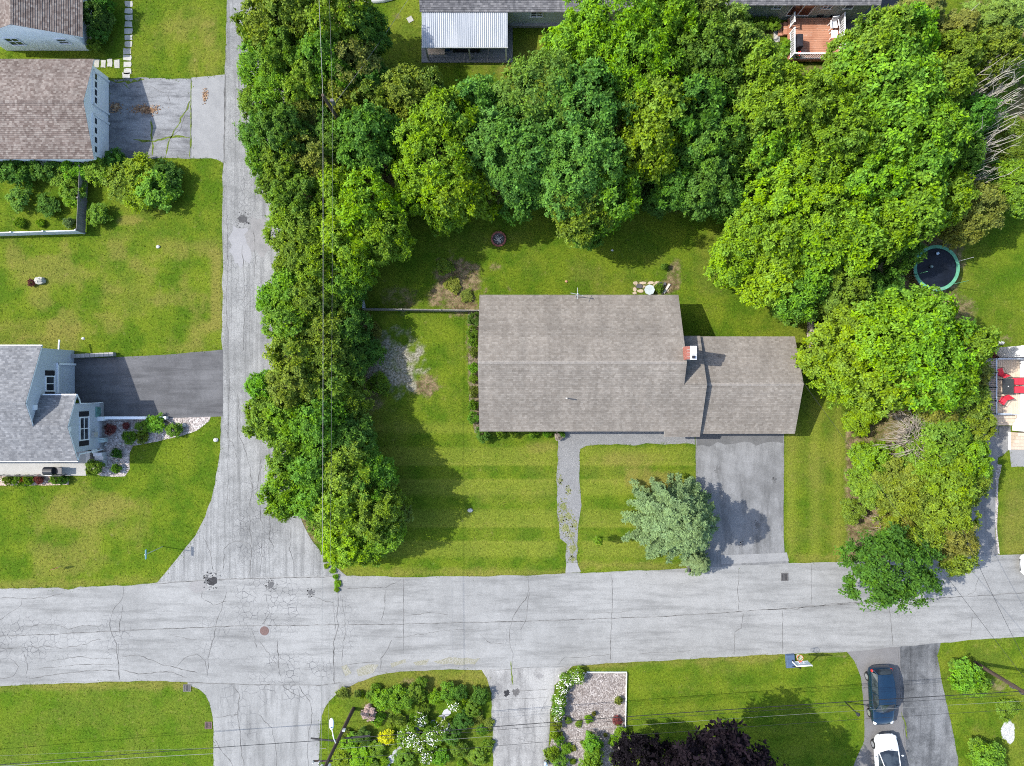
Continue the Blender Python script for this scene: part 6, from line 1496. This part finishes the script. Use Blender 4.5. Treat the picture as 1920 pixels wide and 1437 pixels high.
# ------------------------------------------------------------------ vehicles
M_tyre = plain('tyre_rubber', (.018, .018, .018), .85, .2)
M_rim = plain('alloy_rim', (.55, .56, .58), .3, .5, .8)
M_carglass = glass(); M_carglass.name = 'car_glass'
M_tail = plain('tail_lamp', (.45, .012, .01), .2, .6)
M_head = plain('head_lamp', (.62, .64, .66), .15, .6)
def car(label, loc, rotz, paint, suv=True, L=4.55, W=1.78):
    """front towards +y, modelled about its own centre"""
    o = local_thing('car', label, 'car', loc, rotz)
    hl = L/2; hw = W/2
    # station: y, half width factor, floor z, belt z, deck z
    if suv:
        stt = [(-1.0, .72, .42, .72, .82), (-.97, .86, .34, .86, .98), (-.90, .95, .28, .93, 1.02), (-.72, 1.0, .24, .95, 1.03), (-.3, 1.0, .22, .93, 1.0), (.1, 1.0, .22, .91, .98), (.38, 1.0, .22, .88, .97), (.60, .98, .24, .83, .95), (.80, .94, .26, .76, .86), (.93, .84, .3, .66, .74), (1.0, .62, .4, .55, .6)]
        roof = [(-.86, .62, 1.50), (-.6, .70, 1.60), (-.2, .73, 1.64), (.12, .70, 1.60)]; ws = (.44, .86, .98); rw = (-.955, .80, 1.03)
    else:
        stt = [(-1.0, .70, .40, .78, .88), (-.97, .84, .34, .88, .98), (-.88, .94, .26, .92, 1.0), (-.70, 1.0, .22, .92, .99), (-.3, 1.0, .2, .89, .95), (.1, 1.0, .2, .86, .93), (.38, 1.0, .2, .82, .9), (.60, .985, .22, .77, .86), (.80, .93, .24, .70, .78), (.93, .80, .28, .6, .67), (1.0, .54, .38, .5, .55)]
        roof = [(-.62, .60, 1.36), (-.4, .68, 1.43), (-.1, .70, 1.45), (.10, .66, 1.41)]; ws = (.46, .84, .90); rw = (-.80, .76, .99)
    m = MB(); rings = []
    for (fy, fw, zf, zb, zd) in stt:
        y = fy*hl; w = fw*hw
        prof = [(w*.86, zf), (w, zf+.14), (w*1.0, (zf+zb)/2), (w*.97, zb), (w*.88, zd-.02), (w*.5, zd+.02), (0, zd+.03)]
        full = prof + [(-a, b) for a, b in reversed(prof[:-1])]
        base = len(m.v)
        for a, b in full: m.v.append((a, y, b))
        rings.append((base, len(full)))
    for (b0, n), (b1, _) in zip(rings, rings[1:]):
        for k in range(n-1): m.f.append((b0+k, b1+k, b1+k+1, b0+k+1))
        m.f.append((b0+n-1, b1+n-1, b1, b0))
    m.f.append(tuple(rings[0][0]+k for k in range(rings[0][1]))); m.f.append(tuple(rings[-1][0]+k for k in reversed(range(rings[-1][1]))))
    m.smooth = True
    body = m.build('body', paint, o)
    md = body.modifiers.new('s', 'SUBSURF'); md.levels = 1; md.render_levels = 2
    # roof shell
    r = MB(); nn = 9
    for (fy, fw, z) in roof:
        for k in range(nn):
            t = -1+2*k/(nn-1); r.v.append((t*fw*hw, fy*hl, z - .07*abs(t)**2.4))
    for i in range(len(roof)-1):
        for k in range(nn-1): a = i*nn+k; r.f.append((a, a+1, a+nn+1, a+nn))
    r.smooth = True; r.build('roof', paint, o)
    ye, we, ze_ = roof[-1]; yb, wb, zb = roof[0]
    def pane(name, pts, mat):
        q = MB(); q.poly(pts); return q.build(name, mat, o)
    def strip(name, top, bot, mat, n=6):
        q = MB()
        for k in range(n+1):
            t = -1+2*k/n; q.v.append((t*top[1]*hw, top[0]*hl+ (top[3] if len(top) > 3 else 0)*(1-t*t), top[2]-.07*abs(t)**2.4)); q.v.append((t*bot[1]*hw, bot[0]*hl+(bot[3] if len(bot) > 3 else 0)*(1-t*t), bot[2]))
        for k in range(n): q.f.append((2*k, 2*k+1, 2*k+3, 2*k+2) )
        q.smooth = True; return q.build(name, mat, o)
    strip('windshield', (ye, we*.97, ze_-.01, .02), (ws[0], ws[1]*.95, ws[2]+.02, .12), M_carglass)
    strip('rear_window', (yb, wb*.97, zb-.01, -.01), (rw[0], rw[1]*.95, rw[2]+.02, -.06), M_carglass)
    for s in (-1, 1):
        belt = .93*hw; top = lambda i: (s*roof[i][1]*hw*1.0, roof[i][0]*hl, roof[i][2]-.075)
        zbelt = .96 if suv else .90
        pane('side_window', [(s*belt, rw[0]*hl+.15, zbelt+.02), (s*belt, -.22*hl, zbelt), top(2), top(1), top(0)] if s < 0 else [top(0), top(1), top(2), (s*belt, -.22*hl, zbelt), (s*belt, rw[0]*hl+.15, zbelt+.02)], M_carglass)
        pane('side_window', [(s*belt, -.20*hl, zbelt), (s*belt*.97, ws[0]*hl-.05, zbelt-.0), top(3), top(2)] if s < 0 else [top(2), top(3), (s*belt*.97, ws[0]*hl-.05, zbelt), (s*belt, -.20*hl, zbelt)], M_carglass)
        pl = MB(); pl.tube([top(3), (s*ws[1]*hw*.97, ws[0]*hl, ws[2]+.03)], .035, 6); pl.tube([top(0), (s*rw[1]*hw*.98, rw[0]*hl, rw[2]+.03)], .05, 6); pl.tube([top(2), (s*belt, -.21*hl, zbelt)], .035, 6); pl.tube([top(0), top(1), top(2), top(3)], .025, 6); pl.build('pillar', paint, o)
        mi = MB(); mi.sphere((s*(hw+.12), ws[0]*hl-.32, 1.0 if suv else .94), (.11, .06, .08), 8, 6); mi.smooth = True; mi.build('mirror', paint, o)
        hd_ = MB(); hd_.sphere((s*hw*.70, hl*.865, .70 if suv else .64), (.17, .20, .085), 10, 6); hd_.smooth = True; hd_.build('headlight', M_head, o)
        tl = MB(); tl.sphere((s*hw*.84, -hl*.925, .95 if suv else .84), (.10, .11, .13), 8, 6); tl.smooth = True; tl.build('tail_light', M_tail, o)
        for yy in (-.62*hl, .62*hl):
            w_ = MB(); w_.tube([(s*(hw-.20), yy, .33), (s*(hw+.01), yy, .33)], .33, 22); wo = w_.build('wheel', M_tyre, o)
            rm = MB(); rm.tube([(s*(hw+.0), yy, .33), (s*(hw+.022), yy, .33)], [.23, .19], 16); rm.build('rim', M_rim, wo)
    MB().tube([(-hw*.5, hl*.985, .52), (hw*.5, hl*.985, .52)], .05, 6).build('grille', M_shut, o)
    MB().tube([(-hw*.42, ws[0]*hl+.10, ws[2]+.05), (hw*.3, ws[0]*hl+.2, ws[2]+.05)], .012, 5).build('wiper', M_shut, o)
    return o
M_navy = plain('navy_car_paint', (.004, .020, .045), .25, .5, .3, .7, var=.05)
M_wcar = plain('white_car_paint', (.56, .57, .565), .3, .5, .0, 1.0, var=.03)
car('dark blue hatchback parked nose down on the grey driveway', (28.05, -23.75, .016), math.radians(183.5), M_navy, True, 4.5, 1.76)
car('white sedan parked nose to nose with the blue car', (28.55, -28.95, .016), math.radians(4), M_wcar, False, 4.6, 1.8)
car('white car entering the main street at the right edge', (40.95, -13.75, .02), math.radians(92), M_wcar, False, 4.6, 1.8)

# ------------------------------------------------------------------ yard things
# trampoline
tx, ty, tz = 32.1, 8.69, .9
tr = thing('trampoline', 'round black trampoline with green padded rim on the right lawn', 'trampoline', (tx, ty, 0))
M_tpad = plain('green_pad', (.085, .27, .16), .6, .3, var=.2)
M_tnet = plain('trampoline_mat', (.004, .006, .011), .5, .25, var=.5, scale=1.2)
MB().ring((tx, ty), 1.50, 1.74, tz-.02, tz+.03, 48).build('pad', M_tpad, tr)
MB().cyl((tx, ty), 1.50, tz-.012, tz-.004, 48).build('mat', M_tnet, tr)
MB().ring((tx, ty), 1.70, 1.75, tz-.08, tz-.03, 48).build('frame_ring', M_alu, tr)
for k in range(6):
    a = 2*math.pi*k/6+.3; px_, py_ = tx+1.72*math.cos(a), ty+1.72*math.sin(a)
    MB().tube([(px_, py_, 0), (px_, py_, tz-.05)], .025, 8).build('leg', M_alu, tr)
    MB().tube([(px_+.04*math.cos(a), py_+.04*math.sin(a), .5), (px_+.05*math.cos(a), py_+.05*math.sin(a), tz+1.7 if k in (0, 5, 3, 4) else tz+.9)], .02, 8).build('net_pole', M_tpad if k % 2 else M_alu, tr)
bl = tag(MB().sphere((tx-.45, ty+.1, tz+.11), .13, 14, 10).build('ball', plain('grey_ball', (.10, .16, .17), .4, .4)), 'small grey green ball lying on the trampoline', 'ball')
toy = tag(MB().box((tx+.05, ty+1.1, tz+.05), (.22, .2, .1), .5).build('toy_block', plain('pale_blue_toy', (.42, .55, .66), .5, .4), bevel=.03), 'pale blue toy lying at the top rim of the trampoline', 'toy')

# portable basketball hoop
bp = P(1481, 1239); bh = thing('basketball_hoop', 'portable basketball hoop with dark blue base beside the street', 'basketball hoop', (bp.x, bp.y, 0))
M_bbase = plain('slate_plastic', (.055, .085, .14), .5, .4, var=.15)
MB().box((bp.x, bp.y, .12), (.72, 1.12, .24), math.radians(4), taper=.85).build('base', M_bbase, bh, bevel=.04)
bb = P(1502, 1243, 2.55)
MB().tube([(bp.x+.1, bp.y+.1, .2), (bp.x+.3, bp.y-.1, 1.3), (bb.x, bb.y-.15, 2.5)], .05, 8).build('pole', M_dm, bh)
MB().tube([(bp.x+.1, bp.y-.35, .2), (bp.x+.28, bp.y-.12, 1.1)], .03, 8).build('strut', M_dm, bh)
bd = MB().box((bb.x, bb.y, 2.75), (1.12, .05, .72), math.radians(4)).build('backboard', plain('grey_backboard', (.34, .42, .45), .3, .5), bh)
f = MB(); 
for sx in (-1, 1): f.box((bb.x+sx*.57, bb.y+.03*sx*.1, 2.75), (.04, .07, .78), math.radians(4))
for sz in (-1, 1): f.box((bb.x, bb.y, 2.75+sz*.37), (1.16, .075, .04), math.radians(4))
f.build('frame', M_trim, bd)
f = MB(); f.box((bb.x, bb.y+.032, 2.78), (.42, .006, .03), math.radians(4)); f.box((bb.x, bb.y+.032, 2.5), (.42, .006, .03), math.radians(4)); f.box((bb.x-.2, bb.y+.02, 2.64), (.03, .03, .28)); f.box((bb.x+.2, bb.y+.04, 2.64), (.03, .03, .28)); f.build('target_square', M_trim, bd)
M_rim_r = plain('red_rim', (.55, .06, .02), .4, .4)
rm = MB(); rm.tube([(bb.x-.05+.22*math.cos(t), bb.y+.32+.22*math.sin(t), 2.5) for t in [2*math.pi*k/24 for k in range(25)]], .014, 6); rm.box((bb.x-.03, bb.y+.06, 2.49), (.16, .12, .04)); rm.build('rim', M_rim_r, bh)
nt = MB()
for k in range(12):
    a = 2*math.pi*k/12
    for s in (1, -1): nt.tube([(bb.x-.05+.22*math.cos(a), bb.y+.32+.22*math.sin(a), 2.5), (bb.x-.05+.13*math.cos(a+s*.5), bb.y+.32+.13*math.sin(a+s*.5), 2.1)], .007, 4)
nt.build('net', M_trim, bh)

# street sign at the corner
sp = P(305, 1025); sg = thing('street_sign', 'blank backed street name sign on thin post at the rounded corner', 'sign', (sp.x, sp.y, 0))
MB().tube([(sp.x, sp.y, -.05), (sp.x, sp.y, 2.65)], .03, 8).build('post', M_alu, sg)
MB().box((sp.x, sp.y, 2.5), (.03, .7, .2)).build('sign_blade', plain('sign_blue_green', (.16, .36, .40), .4, .4), sg)
# lawn flag ornament
fpz = P(115, 1061); fl = thing('garden_flag', 'small red white and blue garden ornament on the lawn', 'garden flag', (fpz.x, fpz.y, 0))
MB().tube([(fpz.x, fpz.y, 0), (fpz.x, fpz.y, .95)], .012, 6).build('pole', M_dm, fl)
M_fr = plain('flag_red', (.35, .04, .05), .7, .2); M_fb = plain('flag_blue', (.06, .14, .30), .7, .2)
for k in range(5): MB().box((fpz.x-.02, fpz.y-.02, .5+.085*k), (.62, .012, .08), math.radians(20)).build('stripe', M_fr if k % 2 == 0 else M_trim, fl)
MB().box((fpz.x-.15, fpz.y-.075, .72), (.25, .02, .25), math.radians(20)).build('canton', M_fb, fl)
# boulder on the left lawn
rk = P(77, 527); rr = random.Random(5)
m = MB().sphere((rk.x, rk.y, .12), (.42, .30, .3), 14, 9, .12, rr); m.smooth = False
tag(m.build('boulder', asphalt('pale_boulder', (.28, .27, .22), (.48, .47, .42), .4)), 'pale mossy boulder on the left lawn', 'boulder')
for (u, v, r, lab, z) in ((297, 463, .16, 'small white stone on the left lawn', .05), (156, 635, .14, 'round pale cap in the lawn above the driveway', .02), (882, 957, .2, 'flat pale stone in the mown front lawn', .03), (405, 825, .2, 'white stone at the lawn edge by the street', .06), (1148, 470, .1, 'tiny pale stone on the back lawn', .03), (1062, 528, .12, 'orange brown stone near the house eave', .03)):
    p = P(u, v); m = MB().sphere((p.x, p.y, z), (r, r*.8, r*.5), 9, 6, .15, random.Random(int(u)))
    tag(m.build('stone', plain('white_stone', (.36, .36, .34), .85, .2, var=.15) if 'orange' not in lab else plain('orange_stone', (.35, .2, .12), .85)), lab, 'stone')
for i, (u, v, r) in enumerate(((299, 806, .17), (326, 795, .0), (248, 803, .1), (226, 832, .13), (198, 835, .12), (220, 865, .13), (346, 797, .18), (293, 813, .12), (220, 793, .08), (213, 800, .0))):
    if not r: continue
    p = P(u, v); m = MB().sphere((p.x, p.y, r*.4), (r, r*.85, r*.7), 9, 6, .18, random.Random(i))
    tag(m.build('stone', plain('white_stone', (.55, .55, .52))), 'white accent stone in the pale rock garden', 'stone', 'accent stones of the rock garden')
for i in range(9):
    u = 1836+i*5.2+R.uniform(-1, 1); v = 642+R.uniform(-5, 5)+(4 if i > 5 else 0); p = P(u, v); r = R.uniform(.12, .22)
    m = MB().sphere((p.x, p.y, r*.4), (r, r*.8, r*.7), 9, 6, .2, random.Random(i+40))
    tag(m.build('stone', plain('bright_stone', (.46, .45, .42), .85, .2)), 'bright border stone by the rusty shrubs', 'stone', 'border stones by the white house')
# big logs / planter pieces in the rock garden and utilities by the grey house
M_teal = plain('teal_enamel', (.10, .21, .18), .5, .4, var=.15)
ub = local_thing('utility_box', 'teal green utility cabinet beside the black driveway', 'cabinet', (*xy(186, 772), 0))
MB().box((0, 0, .42), (.62, .72, .84)).build('cabinet', M_teal, ub, bevel=.03); MB().box((0, 0, .87), (.68, .78, .06)).build('lid', M_teal, ub, bevel=.02); MB().box((.32, 0, .45), (.02, .5, .5)).build('door', M_teal, ub)
pw = wood('weathered_crate', (.26, .24, .22), 'X', .3)
for (u, v, w, d, h, rot, lab) in ((188, 797, .55, .5, .3, .2, 'weathered wooden crate under the house wall'), (318, 793, .75, .32, .28, -.6, 'weathered timber planter near the driveway wall')):
    pl = local_thing('planter_box', lab, 'planter', (*xy(u, v), 0), rot)
    for sy in (-1, 1): MB().box((0, sy*(d/2-.02), h/2), (w, .04, h)).build('side_board', pw, pl)
    for sx in (-1, 1): MB().box((sx*(w/2-.02), 0, h/2), (.04, d-.08, h)).build('end_board', pw, pl)
    MB().box((0, 0, h*.8), (w-.08, d-.08, .02)).build('soil', M_bedsoil, pl)
M_vent = plain('pale_green_metal', (.42, .50, .48), .5, .4)
for (u, v, lab, h) in ((196, 825, 'pale green bench against the house wall', .5), (184, 845, 'round pale green garden stool near the porch', .45)):
    b_ = local_thing('garden_bench' if 'bench' in lab else 'garden_stool', lab, 'bench' if 'bench' in lab else 'stool', (*xy(u, v), 0), .1)
    if 'bench' in lab:
        for k in range(3): MB().box((0, -.12+.12*k, h), (.6, .1, .03)).build('slat', M_vent, b_)
        for sx in (-1, 1): MB().box((sx*.25, 0, h/2-.01), (.05, .32, h-.02)).build('leg', M_vent, b_)
    else:
        MB().cyl((0, 0), .24, h-.05, h, 16).build('seat', M_vent, b_)
        for k in range(3): a = 2.1*k; MB().tube([(.15*math.cos(a), .15*math.sin(a), h-.05), (.22*math.cos(a), .22*math.sin(a), 0)], .02, 6).build('leg', M_vent, b_)
# porch grill
g2 = local_thing('grill', 'black kettle grill with side shelf on the concrete porch', 'grill', (*xy(112, 880), .35))
m = MB(); m.tube([(-.45, 0, .75), (.25, 0, .75)], .3, 18); m.smooth = False; m.build('hood', M_shut, g2)
MB().box((-.1, 0, .62), (.85, .5, .2)).build('firebox', M_dm, g2, bevel=.02); MB().box((.62, 0, .7), (.4, .48, .04)).build('side_shelf', M_dm, g2)
MB().tube([(-.35, -.33, .85), (.15, -.33, .85)], .015, 6).build('handle', M_alu, g2)
for sx in (-.4, .35):
    for sy in (-.2, .2): MB().beam((sx, sy, 0), (sx, sy, .55), .04, .04).build('leg', M_dm, g2)
# fire pit
fpit = thing('fire_pit', 'round red brick fire pit with grey sticks on the back lawn', 'fire pit', (*xy(935, 449), 0))
x, y = xy(935, 449)
for k in range(16):
    a = 2*math.pi*k/16; MB().box((x+.52*math.cos(a), y+.52*math.sin(a), .09), (.13, .19, .18), a).build('brick', M_brick, fpit, bevel=.01)
MB().cyl((x, y), .46, .005, .03, 20).build('ash', plain('ash', (.09, .085, .08), .95, .1, var=.4, scale=8), fpit)
for k in range(9):
    a = R.uniform(0, 3.14); c = (x+R.uniform(-.15, .15), y+R.uniform(-.15, .15)); l = R.uniform(.2, .38)
    MB().tube([(c[0]-l*math.cos(a), c[1]-l*math.sin(a), .07+.012*k), (c[0]+l*math.cos(a), c[1]+l*math.sin(a), .09+.012*k)], .02, 6).build('stick', M_dead, fpit)
# patio stones behind the house
pt = thing('stone_patio', None, None, (*xy(1220, 541), 0)); pt['kind'] = 'structure'; pt['label'] = 'rough patio of tan flagstones behind the house'
M_flag = asphalt('tan_flagstone', (.30, .24, .17), (.46, .38, .28), .3); M_flagd = asphalt('dark_flagstone', (.05, .05, .055), (.10, .10, .11), .3)
fs = [(1191, 531, 9, 6), (1206, 531, 12, 5), (1220, 531, 11, 5), (1232, 531, 10, 6), (1190, 543, 7, 8), (1201, 546, 11, 6), (1190, 550, 7, 5), (1227, 538, 7, 9), (1233, 546, 6, 6), (1243, 548, 8, 6), (1203, 538, 14, 4), (1240, 536, 9, 5), (1250, 545, 7, 6), (1194, 536, 5, 4)]
for i, (u, v, w, h) in enumerate(fs):
    x, y = xy(u, v); rr = random.Random(i+3); n = 7
    MB().prism([(x+.5*w*S*1.15*math.cos(t)*rr.uniform(.8, 1.15), y+.5*h*S*1.15*math.sin(t)*rr.uniform(.8, 1.15)) for t in [2*math.pi*k/n for k in range(n)]], -.03, rr.uniform(.03, .06)).build('flagstone', M_flag, pt)
for i, (u, v, w, h) in enumerate(((1198, 537, 13, 9), (1236, 534, 14, 10), (1246, 533, 6, 6))):
    x, y = xy(u, v); rr = random.Random(i+30); n = 6
    MB().prism([(x+.5*w*S*math.cos(t)*rr.uniform(.8, 1.15), y+.5*h*S*math.sin(t)*rr.uniform(.8, 1.15)) for t in [2*math.pi*k/n for k in range(n)]], .02, .12).build('dark_stone', M_flagd, pt)
tbp = thing('patio_table', 'octagonal blue grey table top at the back wall of the house', 'table', (*xy(1216, 545), 0))
x, y = xy(1216, 545)
MB().cyl((x, y), .40, .38, .43, 8).build('top', plain('blue_grey_top', (.33, .38, .38), .5, .4), tbp); MB().cyl((x, y), .08, .04, .38, 10).build('pedestal', M_greytrim, tbp); MB().cyl((x, y), .25, 0, .05, 12).build('foot', M_greytrim, tbp)
pk = tag(MB().beam((*xy(1244, 550), .09), (*xy(1255, 533), .09), .16, .05).build('plank', M_pf), 'loose bleached plank lying on the stone patio', 'plank')
# front steps pebbles: pot with dry flowers by the walk
po_ = local_thing('flower_pot', 'pot of greyish flowers beside the front walk', 'flower pot', (*xy(1046, 818), 0))
MB().cyl((0, 0), .16, 0, .3, 12, .22).build('pot', M_bbase, po_); fo = part('foliage', PROTO['G1'][0], None, po_, (0, 0, .22), (0, 0, 0), (.35, .35, .5)); fo.color = (.2, .17, .15, 1)
# young tree on the front lawn
yt = thing('sapling', 'young staked sapling on the small front lawn', 'tree', (*xy(1117, 1005), 0))
x, y = xy(1117, 1005)
MB().tube([(x, y, 0), (x+.02, y+.02, 1.0), (x, y, 1.8)], [.03, .022, .01], 7).build('trunk', M_bark, yt)
cr = part('crown', PROTO['S1'][0], None, yt, (0, 0, 1.0), (0, 0, 0), (.38, .38, .8)); cr.color = (*COLS['lime'], 1)
# mailbox by the street
mb_ = thing('mailbox', 'black mailbox on a post at the street edge', 'mailbox', (*xy(1285, 1058), 0))
x, y = xy(1285, 1058)
MB().beam((x, y, 0), (x, y, 1.05), .1, .1).build('post', M_fw, mb_)
m = MB(); m.tube([(x, y-.27, 1.2), (x, y+.27, 1.2)], .13, 14); m.smooth = False; m.build('box', M_shut, mb_); MB().box((x+.14, y-.1, 1.27), (.015, .03, .16)).build('flag', M_fr, mb_)
# small lamp post on the lower lawn
lp = thing('lamp_post', 'short black lamp post on the lower lawn beside the driveway', 'lamp post', (*xy(1584, 1316), 0))
x, y = xy(1584, 1316)
MB().tube([(x, y, 0), (x, y, 1.9)], .04, 8).build('post', M_dm, lp); MB().cyl((x, y), .1, 1.9, 2.15, 6, .13).build('lantern', M_glass, lp); MB().cyl((x, y), .16, 2.15, 2.27, 6, .03).build('cap', M_dm, lp)
# leaf litter piles on the garage driveway
M_litter = gravel('dry_leaf_litter', [(.10, .055, .03), (.20, .115, .06), (.29, .18, .10), (.38, .27, .17)], 9)
def litter(u, v, ru, rv, lab, n=120, seed=1, grp=None):
    rr = random.Random(seed); m = MB()
    for k in range(n):
        a = rr.uniform(0, 6.28); q = math.sqrt(rr.random()); x, y = xy(u+ru*rr.gauss(0, .48), v+rv*rr.gauss(0, .45)); s = rr.uniform(.035, .08); t = rr.uniform(0, 6.28)
        z = .02+rr.uniform(0, .06)*(1-q)
        m.poly([(x+s*math.cos(t+i*1.57), y+s*.6*math.sin(t+i*1.57), z+rr.uniform(0, .03)) for i in range(4)])
    return tag(m.build('leaf_litter', M_litter), lab, 'leaf litter', kind='stuff')
litter(217, 203, 12, 10, 'dry leaf litter at the foot of the garage doors', 220, 1); litter(272, 206, 24, 9, 'long heap of pale dry leaves on the cracked driveway', 420, 2); litter(385, 178, 5, 15, 'small streak of red brown needles on the apron', 90, 3)
# garden edging and stone paths
ed = thing('garden_edging', 'white board edging around the mulch bed corner', 'edging', (*xy(1174, 1262), 0))
MB().beam((*xy(1100, 1260), .09), (*xy(1175, 1260), .09), .05, .18).build('board', M_trim, ed); MB().beam((*xy(1174.5, 1261), .09), (*xy(1172, 1368), .09), .05, .18).build('board', M_trim, ed)
gpth = thing('flagstone_path', None, None, (*xy(815, 1350), 0)); gpth['kind'] = 'structure'; gpth['label'] = 'grey flagstone path winding through the island garden'
M_gs = asphalt('grey_flagstone', (.26, .27, .29), (.38, .39, .41), .25)
for i, (u, v, w, h, a) in enumerate(((868, 1311, 14, 8, .4), (850, 1325, 12, 10, .5), (838, 1336, 15, 12, .6), (828, 1346, 14, 10, .5), (814, 1355, 17, 9, .3), (798, 1361, 15, 8, .2), (783, 1366, 14, 8, .1), (742, 1412, 13, 10, .9), (733, 1424, 14, 12, .9), (724, 1437, 14, 12, .9), (862, 1398, 12, 8, .6), (855, 1408, 10, 7, .6), (751, 1400, 12, 8, .5))):
    x, y = xy(u, v); rr = random.Random(i+70); n = 7
    q = [(.5*w*S*1.2*math.cos(t)*rr.uniform(.85, 1.12), .5*h*S*1.2*math.sin(t)*rr.uniform(.85, 1.12)) for t in [2*math.pi*k/n for k in range(n)]]
    MB().prism([(x+c*math.cos(a)-s*math.sin(a), y+c*math.sin(a)+s*math.cos(a)) for c, s in q], -.03, .04).build('flagstone', M_gs, gpth)
# garden ball and other small garden things
gb = local_thing('garden_globe', 'black and white round garden ornament beside the concrete driveway', 'ornament', (*xy(1023, 1427), 0))
MB().cyl((0, 0), .14, 0, .2, 12).build('stand', M_dm, gb); m = MB(); m.sphere((0, 0, .38), .22, 16, 10); m.smooth = True; m.build('globe', plain('mirror_globe', (.62, .64, .66), .12, .6, .9, var=.3, scale=4), gb)
sp_ = thing('canoe', 'white upturned boat hull behind the tree row at the top', 'boat', (*xy(712, 3), 0))
m = MB(); rings = []
for t in [-1, -.8, -.4, 0, .4, .8, 1]:
    w = .42*max(.05, (1-t*t))**.6; b0 = len(m.v)
    for k in range(9): a = math.pi*k/8; p = P(704, -3); m.v.append((p.x+t*1.5, p.y+w*math.cos(a), .05+.42*math.sin(a)*(1-.2*t*t)))
    rings.append(b0)
for a, b_ in zip(rings, rings[1:]):
    for k in range(8): m.f.append((a+k, a+k+1, b_+k+1, b_+k))
m.smooth = True; m.build('hull', M_trim, sp_)
ps_ = tag(MB().box((*xy(769, 37), .02), (.42, .42, .05), .5).build('paving_slab', M_stone), 'small pale square slab on the grass near the metal roof', 'slab')

# ------------------------------------------------------------------ grass: tufts over the lawns and along the paved edges (uncountable, one object)
def pip(px, py, poly):
    inside = np.zeros(px.shape, bool); n = len(poly); j = n-1
    for i in range(n):
        xi, yi = poly[i]; xj, yj = poly[j]
        if yi != yj:
            c = ((yi > py) != (yj > py)) & (px < (xj-xi)*(py-yi)/(yj-yi)+xi)
            inside ^= c
        j = i
    return inside

def grass():
    rng = np.random.RandomState(5)
    n = 100000
    X = rng.uniform(-41, 41, n); Y = rng.uniform(-31, 31, n)
    EX = []; EY = []; ES = []
    for pi, poly in enumerate(PAVED):
        for i in range(len(poly)):
            a = np.array(poly[i]); b = np.array(poly[(i+1) % len(poly)]); L = np.linalg.norm(b-a)
            if L > 8 or L < 1e-6: continue
            k = rng.poisson(L*9); t = rng.rand(k); d = (b-a)/L; nn = np.array([-d[1], d[0]])
            o = rng.normal(size=k)*0.09
            EX += list(a[0]+t*(b-a)[0]+nn[0]*o); EY += list(a[1]+t*(b-a)[1]+nn[1]*o); ES += [pi]*k
    EX = np.array(EX); EY = np.array(EY); ES = np.array(ES)
    keep = np.ones(n, bool); ek = (np.abs(EX) < 41) & (np.abs(EY) < 31)
    for poly in PAVED: keep &= ~pip(X, Y, poly)
    for pi, poly in enumerate(PAVED):      # an edge shared with another paved sheet grows nothing
        for dx, dy in ((0, 0), (.15, 0), (-.15, 0), (0, .15), (0, -.15)): ek &= ~(pip(EX+dx, EY+dy, poly) & (ES != pi))
    hs = [(-2.2, 13.8, -3.4, 6.2), (13.5, 20.6, -3.4, 3.1), (-46, -32.2, 25.4, 41), (-47, -31, 16.6, 23.6), (-46, -31.4, -7.2, 2.6), (-7, 10, 24.6, 37), (13.8, 26.7, 27.8, 37), (21, 25, 24.5, 27.9), (36, 48, -5.2, 2.8)]
    for (a, b, c, d) in hs:
        keep &= ~((X > a) & (X < b) & (Y > c) & (Y < d)); ek &= ~((EX > a) & (EX < b) & (EY > c) & (EY < d))
    X = np.concatenate([X[keep], EX[ek]]); Y = np.concatenate([Y[keep], EY[ek]])
    xs, ys = GRID['xs'], GRID['ys']
    ix = np.clip(np.searchsorted(xs, X)-1, 0, len(xs)-2); iy = np.clip(np.searchsorted(ys, Y)-1, 0, len(ys)-2)
    A = {k: GRID[k][iy, ix] for k in ('dry', 'dirt', 'grey', 'lush', 'stripe', 'pale')}
    ok = (A['dirt'] < 0.55+0.3*rng.rand(len(X))) & (A['grey'] < 0.5) & (A['pale'] < 0.4)
    X, Y = X[ok], Y[ok]; m = len(X); k = 3
    pos = np.stack([X, Y, np.zeros(m)], 1); nr = rng.normal(size=(m, 3))*0.15+np.array([0, 0, 1]); nr /= np.linalg.norm(nr, axis=1, keepdims=True)
    me = leaves_mesh('lawn_grass', pos, nr, k, 0.075, 0.05, rng, np.full(m, .5), np.full(m, .5), (0.0, 0.4))
    for nm in A:
        at = me.attributes.new(nm, 'FLOAT', 'FACE'); at.data.foreach_set('value', np.clip(np.repeat(A[nm][ok], k), -1, 1).astype(np.float32))
    me.materials.append(bpy.data.materials['lawn_and_soil'])
    o = bpy.data.objects.new('lawn_grass', me); COL.objects.link(o)
    tag(o, 'short mown grass of all the lawns and verges', 'grass', kind='stuff')
grass()
tri = 0; seen = set()
for o in bpy.data.objects:
    if o.type == 'MESH' and o.data.name not in seen:
        seen.add(o.data.name); tri += sum(len(p.vertices)-2 for p in o.data.polygons)
print('TRIANGLES', tri, 'OBJECTS', len(bpy.data.objects))
